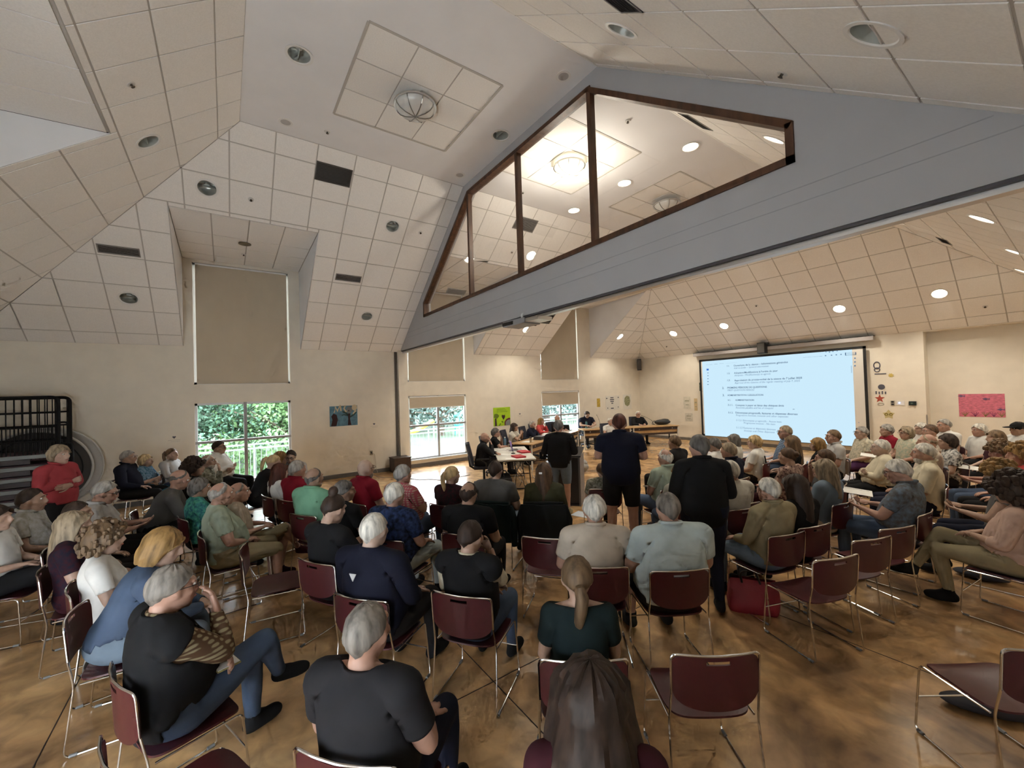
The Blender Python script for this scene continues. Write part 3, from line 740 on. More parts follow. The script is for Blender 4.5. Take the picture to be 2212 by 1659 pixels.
def ui(a, b, m, nm='toolbar_mark'):
    P = lambda c: yf_pix(1480 + c[0] / 5.027, 720 + c[1] / 5.027); (x0, z0), (x1, z1) = P(a), P(b); MB().box(x0, x1, -.0078, -.0068, z0, z1).build(nm, m, scr)
ui((233, 405), (256, 383), m_ui)
for y in (430, 460, 493, 524, 556): ui((241, y + 4), (255, y - 4), m_txt2)
for x, y in ((1530, 200), (1568, 203), (1605, 196), (1650, 190), (1590, 238), (1642, 233), (1693, 229), (1525, 243)): ui((x - 7, y + 6), (x + 7, y - 6), m_txt2)
for y in (270, 310, 352): ui((1835, y + 7), (1852, y - 7), m_txt2)
ui((1738, 238), (1856, 232), m_txt); ui((1738, 214), (1856, 207), m_txt); ui((1738, 238), (1746, 210), m_txt); ui((1848, 234), (1856, 207), m_txt); ui((1752, 227), (1842, 218), m_txt2)
ui((230, 345), (296, 337), m_ui2); ui((315, 338), (352, 331), m_ui2); ui((372, 332), (420, 325), m_ui2); ui((438, 327), (565, 316), m_ui2); ui((1283, 264), (1490, 247), m_txt2); ui((1168, 826), (1188, 822), m_txt); ui((1803, 430), (1809, 350), m_ui2)
ui((1880, 972), (1890, 966), m_txt2)

# speaker over the screen, corner speaker, projector
o = empty('wall_speaker', (5.49, YF - .3, 3.48)); tag(o, 'black loudspeaker on a bracket above the projection screen', 'speaker')
MB().box(-.13, .13, -.12, .10, -.18, .20).build('cabinet', m_black, o, bevel=.02); MB().box(-.11, .11, -.126, -.12, -.15, .17).build('speaker_grille', m_grille, o); MB().tube([(.0, .1, .1), (.05, .24, .2)], .025, 8).build('bracket', m_black, o); MB().box(.08, .2, -.05, .05, .12, .19).build('clamp', m_black, o)
o = empty('wall_speaker', (.22, YF - .24, 3.28)); tag(o, 'slim black loudspeaker hung in the far corner', 'speaker'); o.rotation_euler = (0, 0, math.radians(40))
MB().box(-.09, .09, -.09, .09, -.25, .26).build('cabinet', m_black, o, bevel=.015); MB().box(-.075, .075, -.096, -.09, -.22, .22).build('speaker_grille', m_grille, o); MB().tube([(0, .09, .1), (0, .26, .1)], .02, 8).build('bracket', m_black, o)
pp = CAM + (pix(1128, 698, 3.47) - CAM)
o = empty('projector', pp, .05); tag(o, 'ceiling projector hanging behind the partition header', 'projector')
MB().box(-.33, .27, -.19, .19, -.05, .05).build('projector_body', mat('projector_grey', (.30, .30, .31), .5), o, bevel=.015); MB().cyl((0.1, .19, 0), .05, .04, 16, (0, 1, 0)).build('lens', m_black, o); MB().box(-.33, -.03, -.197, -.19, -.03, .03).build('exhaust_grille', m_black, o)
MB().box(-.1, .1, -.1, .1, .05, .07).build('mount_plate', m_alu, o); MB().tube(rounded([(0, 0, .07), (0, 0, .17), (0, -(pp[1] - YB - .2), .17)], .04), .02, 8).build('mount_arm', m_white, o)
MB().box(.27, .6, -.16, .16, -.03, .03).build('cable_tray', m_alu, o)

# ------------------------------------------------------------------ posters, decals, sockets on the walls
def on_left(nm, y, z, label, cat, group=None): o = empty(nm, (.0, y, z)); o.rotation_euler = (0, 0, math.pi / 2); return tag(o, label, cat, group)       # local x runs along +Y, local -y points into the room
def on_far(nm, x, z, label, cat, yy=YF, group=None): o = empty(nm, (x, yy, z)); return tag(o, label, cat, group)
def sheet(o, w, h, m, nm='sheet', d=.006): return MB().box(-w / 2, w / 2, -d, 0, -h / 2, h / 2).build(nm, m, o)
def blob(o, nm, pts, m, d0=.006, d1=.010): return MB().prism([(x, -d0, z) for x, z in pts], (0, -(d1 - d0), 0)).build(nm, m, o)
def ring(cx, cz, rx, rz, n=16): return [(cx + rx * math.cos(2 * math.pi * k / n), cz + rz * math.sin(2 * math.pi * k / n)) for k in range(n)]
def P_(nm, c, **k): return mat('paper_' + nm, c, .85, **k)
o = on_left('wall_poster', 3.245, 1.72, 'blue tree poster with cut-out letters beside the near window', 'poster')
sheet(o, .74, .56, P_('blue', (.12, .25, .34), var=.25, vscale=9))
tan = P_('tan', (.62, .52, .34)); dk = P_('darkbrown', (.05, .02, .022)); grn = P_('pine', (.03, .07, .06)); gry = P_('grey', (.23, .25, .26))
for pts in ([(-.27, .02), (-.235, .02), (-.225, .22), (-.165, .10), (-.10, .24), (-.07, .22), (-.05, .06), (-.09, .06), (-.11, .17), (-.165, .03), (-.215, .15)],): blob(o, 'cut_letter', [(x, z + .08) for x, z in pts], tan)
blob(o, 'cut_letter', [(.03, .30), (.06, .28), (.03, .20), (.09, .12), (.05, .09), (-.01, .20)], tan); blob(o, 'cut_letter', ring(.29, .22, .075, .085), tan); blob(o, 'cut_letter', [(.24, .06), (.30, .14), (.36, .13), (.30, .08), (.25, .02)], tan)
blob(o, 'trunk', [(.10, -.27), (.20, -.27), (.165, -.10), (.18, .06), (.11, .06), (.12, -.10)], dk)
for pts in ([(.12, -.02), (.0, .02), (-.06, .0), (-.05, .03), (.02, .05), (.12, .03)], [(.16, -.02), (.26, .04), (.34, .10), (.35, .07), (.27, .0), (.17, -.06)], [(.12, .04), (.04, .12), (-.04, .14), (-.03, .10), (.03, .07), (.12, .0)]): blob(o, 'branch', pts, grn)
blob(o, 'bush', [(-.34, -.27), (-.2, -.27), (-.16, -.1), (-.19, .04), (-.27, .08), (-.33, .0), (-.30, -.1)], dk); blob(o, 'paper_animal', ring(.15, .16, .075, .10), gry); blob(o, 'paper_animal_nose', ring(.135, .14, .015, .02, 10), dk, .010, .012)
o = on_left('wall_poster', 8.57, 1.375, 'lime green poster with tree and heart behind the council', 'poster')
sheet(o, .72, .65, P_('lime', (.42, .66, .02), var=.08, vscale=4)); blob(o, 'trunk', [(-.31, -.32), (-.22, -.32), (-.24, -.05), (-.30, -.05)], dk)
blob(o, 'tree_crown', [(-.34, -.02), (-.2, -.06), (-.12, .03), (-.2, .11), (-.32, .10)], P_('olive', (.14, .22, .02)))
blob(o, 'heart', [(.06, -.12), (.13, -.02), (.12, .05), (.085, .06), (.06, .03), (.03, .06), (-.01, .05), (-.01, -.02)], dk); blob(o, 'arch', [(.10, -.32), (.10, -.20), (.18, -.10), (.30, -.06), (.35, -.08), (.35, -.32)], P_('maroon', (.13, .02, .03))); blob(o, 'arch_inner', [(.14, -.32), (.15, -.21), (.22, -.14), (.34, -.12), (.34, -.32)], gry, .010, .013)
for k in range(3): MB().box(-.22, .24 - k * .05, -.009, -.006, .16 + .05 * k, .18 + .05 * k).build('printed_line', P_('darklime', (.20, .34, .02)), o)
for x in (-.08, .0, .02, -.12): blob(o, 'leaf_mark', ring(x, -.18 - abs(x), .03, .02, 8), P_('olive', (.14, .22, .02)))
o = on_left('wall_notice', 13.51, 1.66, 'small yellow notice on the wall behind the council', 'notice'); sheet(o, .19, .36, P_('mustard', (.55, .38, .06), var=.3, vscale=20))
o = on_left('wall_notice', 15.36, 1.62, 'white sheet with a green map near the far corner', 'notice'); sheet(o, .56, .66, P_('white', (.72, .69, .62))); blob(o, 'map_print', [(-.16, -.12), (-.02, -.2), (.14, -.14), (.2, .05), (.14, .24), (-.04, .28), (-.18, .18), (-.2, .02)], P_('mapgreen', (.30, .30, .17), var=.4, vscale=25))
o = on_left('wall_notice', 14.4, 1.62, 'white notice with dark lettering between map and yellow notice', 'notice'); sheet(o, .9, .62, P_('white', (.72, .69, .62)))
for x, z, w in ((-.38, .2, .07), (-.05, .22, .2), (-.05, .14, .26), (-.05, .06, .22), (-.04, -.02, .12), (.36, .22, .07), (-.34, -.22, .05), (-.05, -.24, .18), (.34, -.2, .04)): MB().box(x - w / 2, x + w / 2, -.009, -.006, z - .022, z + .022).build('lettering', P_('ink', (.10, .10, .13)), o)
def small_sticker(o): blob(o, 'heart_print', [(0, -.03), (.035, .01), (.02, .03), (0, .018), (-.02, .03), (-.035, .01)], P_('ink', (.10, .10, .13)), .002, .004); MB().box(-.11, .11, -.004, -.002, -.065, -.06).build('scribble', P_('greyink', (.40, .38, .35)), o); MB().box(-.06, .10, -.004, -.002, -.10, -.096).build('scribble', P_('greyink', (.40, .38, .35)), o)
SG = 'small heart wall stickers'
for y, z, lb in ((-.45, 1.45, 'small heart sticker on the wall near the rack'), (4.08, 1.43, 'small heart sticker beside the blue tree poster'), (9.36, 1.42, 'small heart sticker beside the lime green poster')): small_sticker(on_left('wall_sticker', y, z, lb, 'sticker', SG))
o = on_far('wall_sticker', 11.27, 1.6, 'small heart sticker beside the pink poster', 'sticker', YF + .42, SG); small_sticker(o); o.scale = (1.5, 1, 1.5)
o = on_left('wall_socket', 3.98, .60, 'wall socket with a plugged-in cable below the heart sticker', 'socket'); sheet(o, .075, .12, mat('socket_beige', (.30, .26, .19), .5), 'cover_plate', .01); MB().box(-.02, .02, -.02, -.01, -.02, .03).build('plug', m_black, o); MB().tube([(.02, -.02, 0), (.09, -.03, -.05), (.11, -.03, -.25), (.13, -.04, -.5), (.15, -.06, -.59)], .006, 6).build('cable', mat('cable_beige', (.5, .45, .36), .6), o)
# far wall, beside the screen
o = on_far('wall_poster', 10.42, 1.50, 'pink underwater poster on the stepped-back wall', 'poster', YF + .42)
sheet(o, .80, .60, P_('pink', (.62, .17, .24), var=.22, vscale=14, stretch=(1, 1, 4)))
for x, z in ((-.35, .25), (.08, .17), (.32, -.10)): blob(o, 'fish_print', [(x - .06, z), (x, z + .03), (x + .05, z), (x + .07, z + .03), (x + .07, z - .03), (x + .04, z - .01), (x, z - .035)], P_('mauve', (.17, .10, .20)))
for i, x in enumerate((-.3, -.12, .06, .2, .33)):
    for s in (-.06, -.02, .03, .07): MB().prism([(x, -.006, -.29), (x + .012, -.006, -.29), (x + s + .008, -.006, -.18), (x + s, -.006, -.18)], (0, -.003, 0)).build('weed_print', [P_('weed', (.22, .20, .06)), P_('plum', (.20, .03, .11))][i % 2], o)
DG = 'decals beside the projection screen'
ink = P_('ink', (.10, .10, .13))
o = on_far('wall_decal', 8.47, 2.68, 'black looped letter decal at the screen edge', 'decal', YF, DG)
MB().tube([(x, -.006, z) for x, z in ring(0, 0, .07, .10)], .014, 6, True).build('letter_loop', ink, o); MB().tube([(x, -.006, z) for x, z in ring(.0, -.13, .06, .06)], .012, 6, True).build('letter_loop', ink, o); MB().box(-.06, .2, -.008, 0, -.27, -.24).build('letter_stroke', ink, o)
o = on_far('wall_decal', 8.77, 2.37, 'small yellow sun decal past the screen edge', 'decal', YF, DG); blob(o, 'sun_shape', [(.07 * (1 if k % 2 else .6) * math.cos(k * math.pi / 8), .07 * (1 if k % 2 else .6) * math.sin(k * math.pi / 8)) for k in range(16)], P_('sun', (.55, .42, .12)), 0, .004)
o = on_far('wall_decal', 8.55, 2.04, 'round black decal with small letters under it', 'decal', YF, DG); blob(o, 'black_disc', ring(0, 0, .08, .08), ink, 0, .004)
for k in range(4): MB().box(-.14 + .07 * k, -.11 + .07 * k, -.005, 0, -.21, -.12 - .015 * (k % 2)).build('small_letter', ink, o)
o = on_far('wall_decal', 8.50, 1.70, 'small red star decal low beside the screen', 'decal', YF, DG); blob(o, 'star_shape', [((.12 if k % 2 == 0 else .05) * math.sin(k * math.pi / 5), (.13 if k % 2 == 0 else .055) * math.cos(k * math.pi / 5)) for k in range(10)], P_('starred', (.42, .08, .05)), 0, .004); MB().tube([(x, -.004, z) for x, z in ring(.02, -.16, .07, .035)], .006, 6, True).build('ring_mark', P_('greyink', (.40, .38, .35)), o)
o = on_far('wall_decal', 8.68, 1.24, 'yellow paper star with drawn eyeglasses', 'decal', YF, DG); blob(o, 'star_shape', [((.14 if k % 2 == 0 else .09) * math.sin(k * math.pi / 5), (.14 if k % 2 == 0 else .08) * math.cos(k * math.pi / 5)) for k in range(10)], P_('starcream', (.58, .50, .26)), 0, .004)
for s in (-1, 1): MB().tube([(x, -.006, z) for x, z in ring(s * .05, .0, .035, .03)], .007, 6, True).build('drawn_lens', P_('olivine', (.20, .17, .02)), o)
o = on_far('wall_socket', 8.78, 1.57, 'dark double socket on the wall past the screen', 'socket'); sheet(o, .09, .14, mat('socket_plate', (.42, .39, .33), .5), 'cover_plate', .012); [MB().box(-.028, .028, -.016, -.012, z - .022, z + .022).build('outlet', m_black, o) for z in (-.035, .035)]
o = on_far('wall_switch', 8.95, 1.57, 'white control plate with a blue lamp past the screen', 'switch'); sheet(o, .16, .12, m_white, 'cover_plate', .012); MB().box(-.04, -.01, -.018, -.012, -.01, .025).build('blue_lamp', emit('blue_led', (.2, .35, 1), 3), o)
o = on_far('thermostat', 9.2, 1.565, 'small dark wall panel beside the control plate', 'panel'); sheet(o, .15, .115, mat('panel_dark', (.02, .03, .028), .3), 'panel_body', .03); MB().box(-.05, .02, -.034, -.03, -.02, .03).build('display', mat('panel_glass', (.05, .08, .07), .15), o)
for x, z, w, h, lb, c in ((2.36, 1.55, .32, .5, 'pale sheet pinned on the wall before the screen', (.66, .62, .52)), (2.42, .95, .34, .34, 'pale drawing low on the wall before the screen', (.63, .59, .50)), (2.75, 1.48, .14, .5, 'narrow orange drawing at the near edge of the screen', (.60, .46, .26)), (2.97, 2.2, .07, .34, 'dark green decal touching the screen frame', (.05, .08, .06))):
    o = on_far('wall_notice', x, z, lb, 'notice', YF, 'papers beside the screen'); sheet(o, w, h, P_(lb[:12].replace(' ', '_'), c, var=.08, vscale=12)); MB().box(-w * .3, w * .3, -.008, -.006, h * .12, h * .2).build('drawn_mark', P_('sage', (.30, .30, .20)), o); MB().box(-w * .2, w * .25, -.008, -.006, -h * .2, -h * .14).build('drawn_mark', P_('sage', (.30, .30, .20)), o)
# ------------------------------------------------------------------ people: pose library
def _rot(ax, a):
    c, s = math.cos(a), math.sin(a)
    if ax == 'x': return np.array([[1, 0, 0], [0, c, -s], [0, s, c]])
    if ax == 'y': return np.array([[c, 0, s], [0, 1, 0], [-s, 0, c]])
    return np.array([[c, -s, 0], [s, c, 0], [0, 0, 1]])

def V(*a): return np.array(a, float)

def _xm(p): return V(-p[0], p[1], p[2])

HSC = 1.08         # head size
HEAD_TOP = .11 * HSC
def base_seated():
    J = dict(P=V(0, -.06, .56), N=V(0, -.125, 1.06), nod=0.0)
    J['E'] = [V(.245, -.05, .735), V(-.245, -.05, .735)]
    J['W'] = [V(.15, .17, .668), V(-.15, .17, .668)]
    J['F'] = [V(-.25, .9, -.12), V(.25, .9, -.12)]           # finger directions
    J['B'] = [V(0, -.1, -1), V(0, -.1, -1)]                  # palm directions
    J['H'] = [V(.092, -.04, .545), V(-.092, -.04, .545)]
    J['K'] = [V(.135, .41, .535), V(-.135, .41, .535)]
    J['A'] = [V(.135, .41, .10), V(-.135, .41, .10)]
    J['T'] = [V(.12, 1, -.06), V(-.12, 1, -.06)]
    return J

def base_standing():
    J = dict(P=V(0, 0, .97), N=V(0, -.03, 1.47), nod=0.0)
    J['E'] = [V(.255, -.05, 1.15), V(-.255, -.05, 1.15)]
    J['W'] = [V(.25, .07, .92), V(-.25, .07, .92)]
    J['F'] = [V(-.1, .25, -1), V(.1, .25, -1)]
    J['B'] = [V(-1, 0, 0), V(1, 0, 0)]
    J['H'] = [V(.092, 0, .93), V(-.092, 0, .93)]
    J['K'] = [V(.115, .03, .50), V(-.115, .03, .50)]
    J['A'] = [V(.12, -.02, .10), V(-.12, -.02, .10)]
    J['T'] = [V(.2, 1, -.06), V(-.2, 1, -.06)]
    return J

def pose_joints(name):
    J = base_standing() if name.startswith('stand') else base_seated()
    up = .415 if name.startswith('stand') else 0
    def arms_cross():
        J['E'] = [V(.25, .0, .775 + up), V(-.25, .0, .775 + up)]
        J['W'] = [V(-.03, .155, .83 + up), V(.03, .175, .78 + up)]
        J['F'] = [V(-1, .0, .1), V(1, -.05, .0)]
        J['B'] = [V(0, -1, 0), V(0, -1, 0)]
    if name == 'lap': pass
    elif name == 'clasp':
        J['W'] = [V(.075, .16, .675), V(-.075, .15, .655)]
        J['F'] = [V(-.85, .5, -.1), V(.85, .5, -.1)]
    elif name in ('cross', 'stand_cross'): arms_cross()
    elif name == 'chin':
        J['E'] = [V(.17, .13, .80), V(-.25, .0, .76)]
        J['W'] = [V(.075, .115, 1.035), V(.06, .16, .745)]
        J['F'] = [V(-.4, -.1, 1), V(1, .1, 0)]
        J['B'] = [V(-.3, -1, .1), V(0, -1, -.3)]
        J['nod'] = -.06
    elif name == 'anklecross':
        J['K'][0] = V(.34, .36, .60); J['A'][0] = V(-.07, .42, .665); J['T'][0] = V(-.55, .35, -.7)
        J['P'] = V(0, -.04, .55); J['N'] = V(0, -.17, 1.04)
        J['W'] = [V(.16, .17, .70), V(-.13, .14, .68)]
    elif name == 'kneecross':
        J['K'][0] = V(.02, .43, .665); J['A'][0] = V(-.14, .60, .29); J['T'][0] = V(-.1, .85, -.5)
        J['K'][1] = V(-.10, .42, .53); J['A'][1] = V(-.06, .36, .10)
        J['W'] = [V(.09, .17, .74), V(-.08, .19, .74)]; J['F'] = [V(-.8, .6, -.1), V(.8, .6, -.1)]
    elif name == 'kneechin':
        J['K'][0] = V(.0, .43, .665); J['A'][0] = V(-.16, .60, .29); J['T'][0] = V(-.1, .85, -.5)
        J['E'] = [V(.15, .14, .80), V(-.25, .0, .76)]
        J['W'] = [V(.08, .13, 1.03), V(.06, .16, .745)]
        J['F'] = [V(-.3, -.15, 1), V(1, .1, 0)]
        J['B'] = [V(-.3, -1, .1), V(0, -1, -.3)]
        J['N'] = V(0, -.10, 1.05)
    elif name == 'lean':
        J['N'] = V(0, .13, 1.0); J['P'] = V(0, -.06, .56); J['nod'] = -.35
        J['E'] = [V(.20, .24, .70), V(-.20, .24, .70)]
        J['W'] = [V(.06, .43, .67), V(-.06, .42, .66)]; J['F'] = [V(-.7, .6, -.3), V(.7, .6, -.3)]
    elif name == 'read':
        J['E'] = [V(.25, .02, .745), V(-.25, .02, .745)]; J['nod'] = -.3
        J['W'] = [V(.13, .25, .775), V(-.13, .25, .775)]; J['F'] = [V(-.4, .8, .15), V(.4, .8, .15)]
        J['B'] = [V(-.5, 0, .9), V(.5, 0, .9)]
    elif name == 'table':
        J['N'] = V(0, -.02, 1.05); J['E'] = [V(.26, .14, .805), V(-.26, .14, .805)]
        J['W'] = [V(.10, .34, .80), V(-.10, .34, .80)]; J['F'] = [V(-.6, .8, -.1), V(.6, .8, -.1)]
    elif name == 'tablechin':
        J['N'] = V(0, .0, 1.05); J['E'] = [V(.20, .21, .80), V(-.26, .14, .805)]
        J['W'] = [V(.06, .20, 1.03), V(-.02, .33, .80)]; J['F'] = [V(-.3, -.3, 1), V(.9, .4, -.1)]
        J['B'] = [V(-.3, -1, 0), V(0, 0, -1)]
    elif name == 'tablehands':
        J['N'] = V(0, -.02, 1.05); J['E'] = [V(.23, .19, .81), V(-.23, .19, .81)]
        J['W'] = [V(.07, .27, 1.0), V(-.07, .27, 1.0)]; J['F'] = [V(-.5, .0, .8), V(.5, .0, .8)]; J['B'] = [V(-.8, -.4, -.3), V(.8, -.4, -.3)]
    elif name == 'stand_front':
        J['E'] = [V(.265, .0, 1.15), V(-.265, .0, 1.15)]; J['W'] = [V(.12, .22, 1.12), V(-.12, .22, 1.12)]
        J['F'] = [V(-.3, .9, -.2), V(.3, .9, -.2)]; J['B'] = [V(0, 0, -1), V(0, 0, -1)]
    elif name == 'stand_hip':
        J['E'] = [V(.26, -.05, 1.15), V(-.33, -.10, 1.17)]; J['W'] = [V(.23, .08, .93), V(-.20, .05, 1.0)]
        J['F'] = [V(-.1, .25, -1), V(.6, .3, -.7)]
    return J

SK_C, SK_H = V(0, -.012, .008), V(.0765, .097, .102)      # skull ellipsoid in head space

class Prim:
    def __init__(s, tagname, pts, rad, t0=0.0, t1=1.0): s.tag = tagname; s.p = [np.array(p, float) for p in pts]; s.r = rad; s.t0 = t0; s.t1 = t1

def hand_mesh(mb, w, f, b, side):
    """palm and five bent fingers; w wrist, f finger direction, b palm direction"""
    f = f / np.linalg.norm(f); b = b - f * (b @ f); b = b / np.linalg.norm(b); s = np.cross(f, b)
    # s points to the thumb side for the right hand when palm faces b
    s = s * (-1 if side == 0 else 1)
    n = 10; vs = []; rows = [(-.03, .024, .020), (0, .027, .019), (.03, .038, .017), (.07, .042, .015), (.092, .040, .012)]
    for d, a, c in rows:
        for k in range(n):
            th = 2 * math.pi * k / n; vs.append(w + f * d + s * (a * math.cos(th)) + b * (c * math.sin(th)))
    fs = [(i * n + k, i * n + (k + 1) % n, (i + 1) * n + (k + 1) % n, (i + 1) * n + k) for i in range(len(rows) - 1) for k in range(n)]
    fs += [tuple(range(n)), tuple(range((len(rows) - 1) * n, len(rows) * n))]
    mb.add(vs, fs)
    for i, L in enumerate((.070, .080, .074, .058)):
        o = w + f * .082 + s * (.030 - i * .0205); d = f.copy(); p = o; pts = [p]; cu = .32
        for seg in (.46, .30, .24):
            d = d * math.cos(cu) + b * math.sin(cu); d = d / np.linalg.norm(d); p = p + d * L * seg; pts.append(p); cu = .42
        mb.tube(pts, [.0098, .0094, .0086, .0062], 6)
    o = w + f * .025 + s * .026; d1 = f * .65 + s * .75 + b * .25; d1 /= np.linalg.norm(d1); p1 = o + d1 * .042; d2 = f * .9 + s * .25 + b * .35; d2 /= np.linalg.norm(d2)
    mb.tube([o, p1, p1 + d2 * .030, p1 + d2 * .030 + (d2 + b * .3) * .024], [.014, .012, .0105, .007], 6)

def _eval(me, mods):
    o = bpy.data.objects.new('tmp', me); COL.objects.link(o)
    for typ, kw in mods:
        m = o.modifiers.new('m', typ)
        for k, v in kw.items(): setattr(m, k, v)
    dg = bpy.context.evaluated_depsgraph_get(); ev = o.evaluated_get(dg); r = bpy.data.meshes.new_from_object(ev)
    bpy.data.objects.remove(o)
    return r

def _arrays(me):
    me.calc_loop_triangles(); n = len(me.vertices); v = np.empty(n * 3); me.vertices.foreach_get('co', v)
    t = np.empty(len(me.loop_triangles) * 3, np.int64); me.loop_triangles.foreach_get('vertices', t)
    return v.reshape(-1, 3), t.reshape(-1, 3)

def _edges(tri):
    e = np.vstack([tri[:, [0, 1]], tri[:, [1, 2]], tri[:, [2, 0]]]); e.sort(axis=1)
    return np.unique(e, axis=0)

def _lap(x, e, n, lam=.5, w=None):
    x = x.copy(); one = x.ndim == 1
    if one: x = x[:, None]
    cnt = np.bincount(e.ravel(), minlength=len(x)).astype(float)
    cnt[cnt == 0] = 1
    for _ in range(n):
        acc = np.zeros_like(x)
        for k in range(x.shape[1]):
            acc[:, k] = np.bincount(e[:, 0], x[e[:, 1], k], len(x)) + np.bincount(e[:, 1], x[e[:, 0], k], len(x))
        d = acc / cnt[:, None] - x
        x += d * (lam if w is None else (lam * w)[:, None])
    return x[:, 0] if one else x

def vnormals(v, t):
    fn = np.cross(v[t[:, 1]] - v[t[:, 0]], v[t[:, 2]] - v[t[:, 0]]); n = np.zeros_like(v)
    for k in range(3):
        for c in range(3): n[:, c] += np.bincount(t[:, k], fn[:, c], len(v))
    return n / (np.linalg.norm(n, axis=1)[:, None] + 1e-12)

_POSE = {}
def get_pose(name, lod):
    if (name, lod) in _POSE: return _POSE[(name, lod)]
    J = pose_joints(name); mb = MB(); prims = []
    def tube(tagname, pts, rad, t0=0., t1=1., sub=1, n=12):
        mb.tube(pts, list(rad), n); mb.ball(pts[0], rad[0] * .98, 10, 8); mb.ball(pts[-1], rad[-1] * .98, 10, 8)
        prims.append(Prim(tagname, pts, rad, t0, t1))
    P, N = J['P'], J['N']; ax = N - P; L = np.linalg.norm(ax); ax = ax / L; fw = np.cross(ax, V(1, 0, 0)); fw = -fw if fw[1] < 0 else fw
    # torso: elliptical rings on a gently curved spine
    rings = [(-.09, .135, .10, -.01), (-.05, .165, .118, -.015), (.03, .172, .122, -.012), (.12, .158, .113, .005), (.22, .160, .112, .008), (.33, .172, .116, .0), (.41, .176, .108, -.008), (.455, .150, .088, -.012), (.49, .095, .066, -.006), (.525, .058, .056, .0)]
    n = 20; vs = []
    for h, a, b, off in rings:
        c = P + ax * (h / .5 * L)
        for k in range(n):
            th = 2 * math.pi * k / n
            ca, sa = math.cos(th), math.sin(th)
            x = a * math.copysign(abs(ca) ** .85, ca); y = b * math.copysign(abs(sa) ** .85, sa)
            vs.append(c + V(1, 0, 0) * x + fw * (y + off))
    m = len(rings)
    mb.add(vs, [(i * n + k, i * n + (k + 1) % n, (i + 1) * n + (k + 1) % n, (i + 1) * n + k) for i in range(m - 1) for k in range(n)] + [tuple(range(n))[::-1], tuple(range((m - 1) * n, m * n))])
    prims.append(Prim('torso', [P - ax * .06, P + ax * .10, P + ax * .38, P + ax * (L * .9)], [.14, .13, .14, .09]))
    # head
    nod = J['nod']; HR = _rot('x', nod)
    Hc = N + V(0, .045 + (.03 if nod < -.2 else 0), .147); h = lambda x, y, z: Hc + HR @ (V(x, y, z) * HSC)
    mb.tube([N - ax * .03, N + ax * .05, Hc + HR @ V(0, -.02, -.05)], [.060, .054, .054], 12)
    prims.append(Prim('neck', [N - ax * .0, Hc + HR @ V(0, -.02, -.05)], [.057, .054]))
    hb = MB()
    hb.ball(SK_C, SK_H, 20, 14)
    hb.ball((0, .022, -.048), (.060, .070, .076), 16, 12)
    hb.ball((0, .066, -.098), (.030, .026, .024), 12, 8)
    hb.tube([(0, .086, .022), (0, .101, -.005), (0, .112, -.032)], [.009, .012, .0155], 8); hb.ball((0, .107, -.034), (.019, .013, .011), 10, 6)
    hb.tube([(-.050, .070, .024), (-.028, .087, .030), (0, .089, .027), (.028, .087, .030), (.050, .070, .024)], .010, 8)
    hb.tube([(-.024, .083, -.066), (0, .094, -.064), (.024, .083, -.066)], .0085, 8)
    for s in (-1, 1):
        hb.ball((s * .048, .052, -.022), (.022, .024, .024), 10, 8)
        hb.ball((s * .078, -.006, -.012), (.011, .021, .031), 10, 8)
    hv = [h(*p) for p in hb.v]; mb.add(hv, hb.f)
    prims.append(Prim('head', [h(0, -.02, .02), h(0, .0, -.03)], [.095, .085]))
    # arms
    for s in (0, 1):
        sg = 1 if s == 0 else -1
        S = N + V(sg * .178, .0, -.058) - ax * .0
        E, W_ = J['E'][s], J['W'][s]
        mb.tube([N + V(sg * .03, 0, -.01), N + V(sg * .10, 0, -.028), S], [.05, .052, .058], 10); mb.ball(S, .062, 12, 10)
        m1 = S + (E - S) * .45; tube('uarm%d' % s, [S, m1, E], [.057, .050, .041], 0, 1)
        m2 = E + (W_ - E) * .28; tube('farm%d' % s, [E, m2, W_ + (W_ - E) * .02], [.041, .043, .0265], 1, 2)
        Hh, K, A, T = J['H'][s], J['K'][s], J['A'][s], J['T'][s]; T = T / np.linalg.norm(T)
        m3 = Hh + (K - Hh) * .35; tube('thigh%d' % s, [Hh, m3, K], [.092, .086, .058], 0, 1)
        m4 = K + (A - K) * .28; tube('shin%d' % s, [K, m4, A], [.056, .056, .036], 1, 2)
        dn = A - K; dn = dn / np.linalg.norm(dn); T2 = T - dn * (T @ dn) * .6; T2 /= np.linalg.norm(T2); sole = A + dn * .045
        mb.tube([sole - T2 * .055, sole - T2 * .02, sole + T2 * .05, sole + T2 * .12, sole + T2 * .175, sole + T2 * .195], [.028, .038, .041, .043, .034, .018], 10)
        mb.ball(A + dn * .01, .040, 10, 8)
        mb.tube([A + dn * .005, A + dn * .02 + T2 * .06, sole + T2 * .12], [.038, .038, .03], 10)
        prims.append(Prim('foot%d' % s, [sole - T2 * .05, sole + T2 * .17], [.045, .04])); prims.append(Prim('foot%d' % s, [A + dn * .01, A + dn * .02 + T2 * .06], [.04, .04]))
    mb.ball(P + V(0, .0, -.04), (.165, .115, .08), 16, 10)
    me = mb.mesh('b', fixn=False)
    r = _eval(me, [('REMESH', dict(mode='VOXEL', voxel_size=.0105))])
    v, t = _arrays(r); bpy.data.meshes.remove(me); bpy.data.meshes.remove(r)
    e = _edges(t); dh = np.linalg.norm(v - Hc, axis=1); wgt = np.clip((dh - .11) / .06, .12, 1)
    v = _lap(v, e, 9, .5, wgt)
    me = bpy.data.meshes.new('b'); me.from_pydata(v.tolist(), [], t.tolist())
    r = _eval(me, [('DECIMATE', dict(ratio=lod / len(t)))]); bpy.data.meshes.remove(me)
    v, t = _arrays(r); bpy.data.meshes.remove(r)
    e = _edges(t)
    # nearest primitive per vertex
    best = np.full(len(v), 9.); tg = np.zeros(len(v), int); tp = np.zeros(len(v)); names = sorted({p.tag for p in prims})
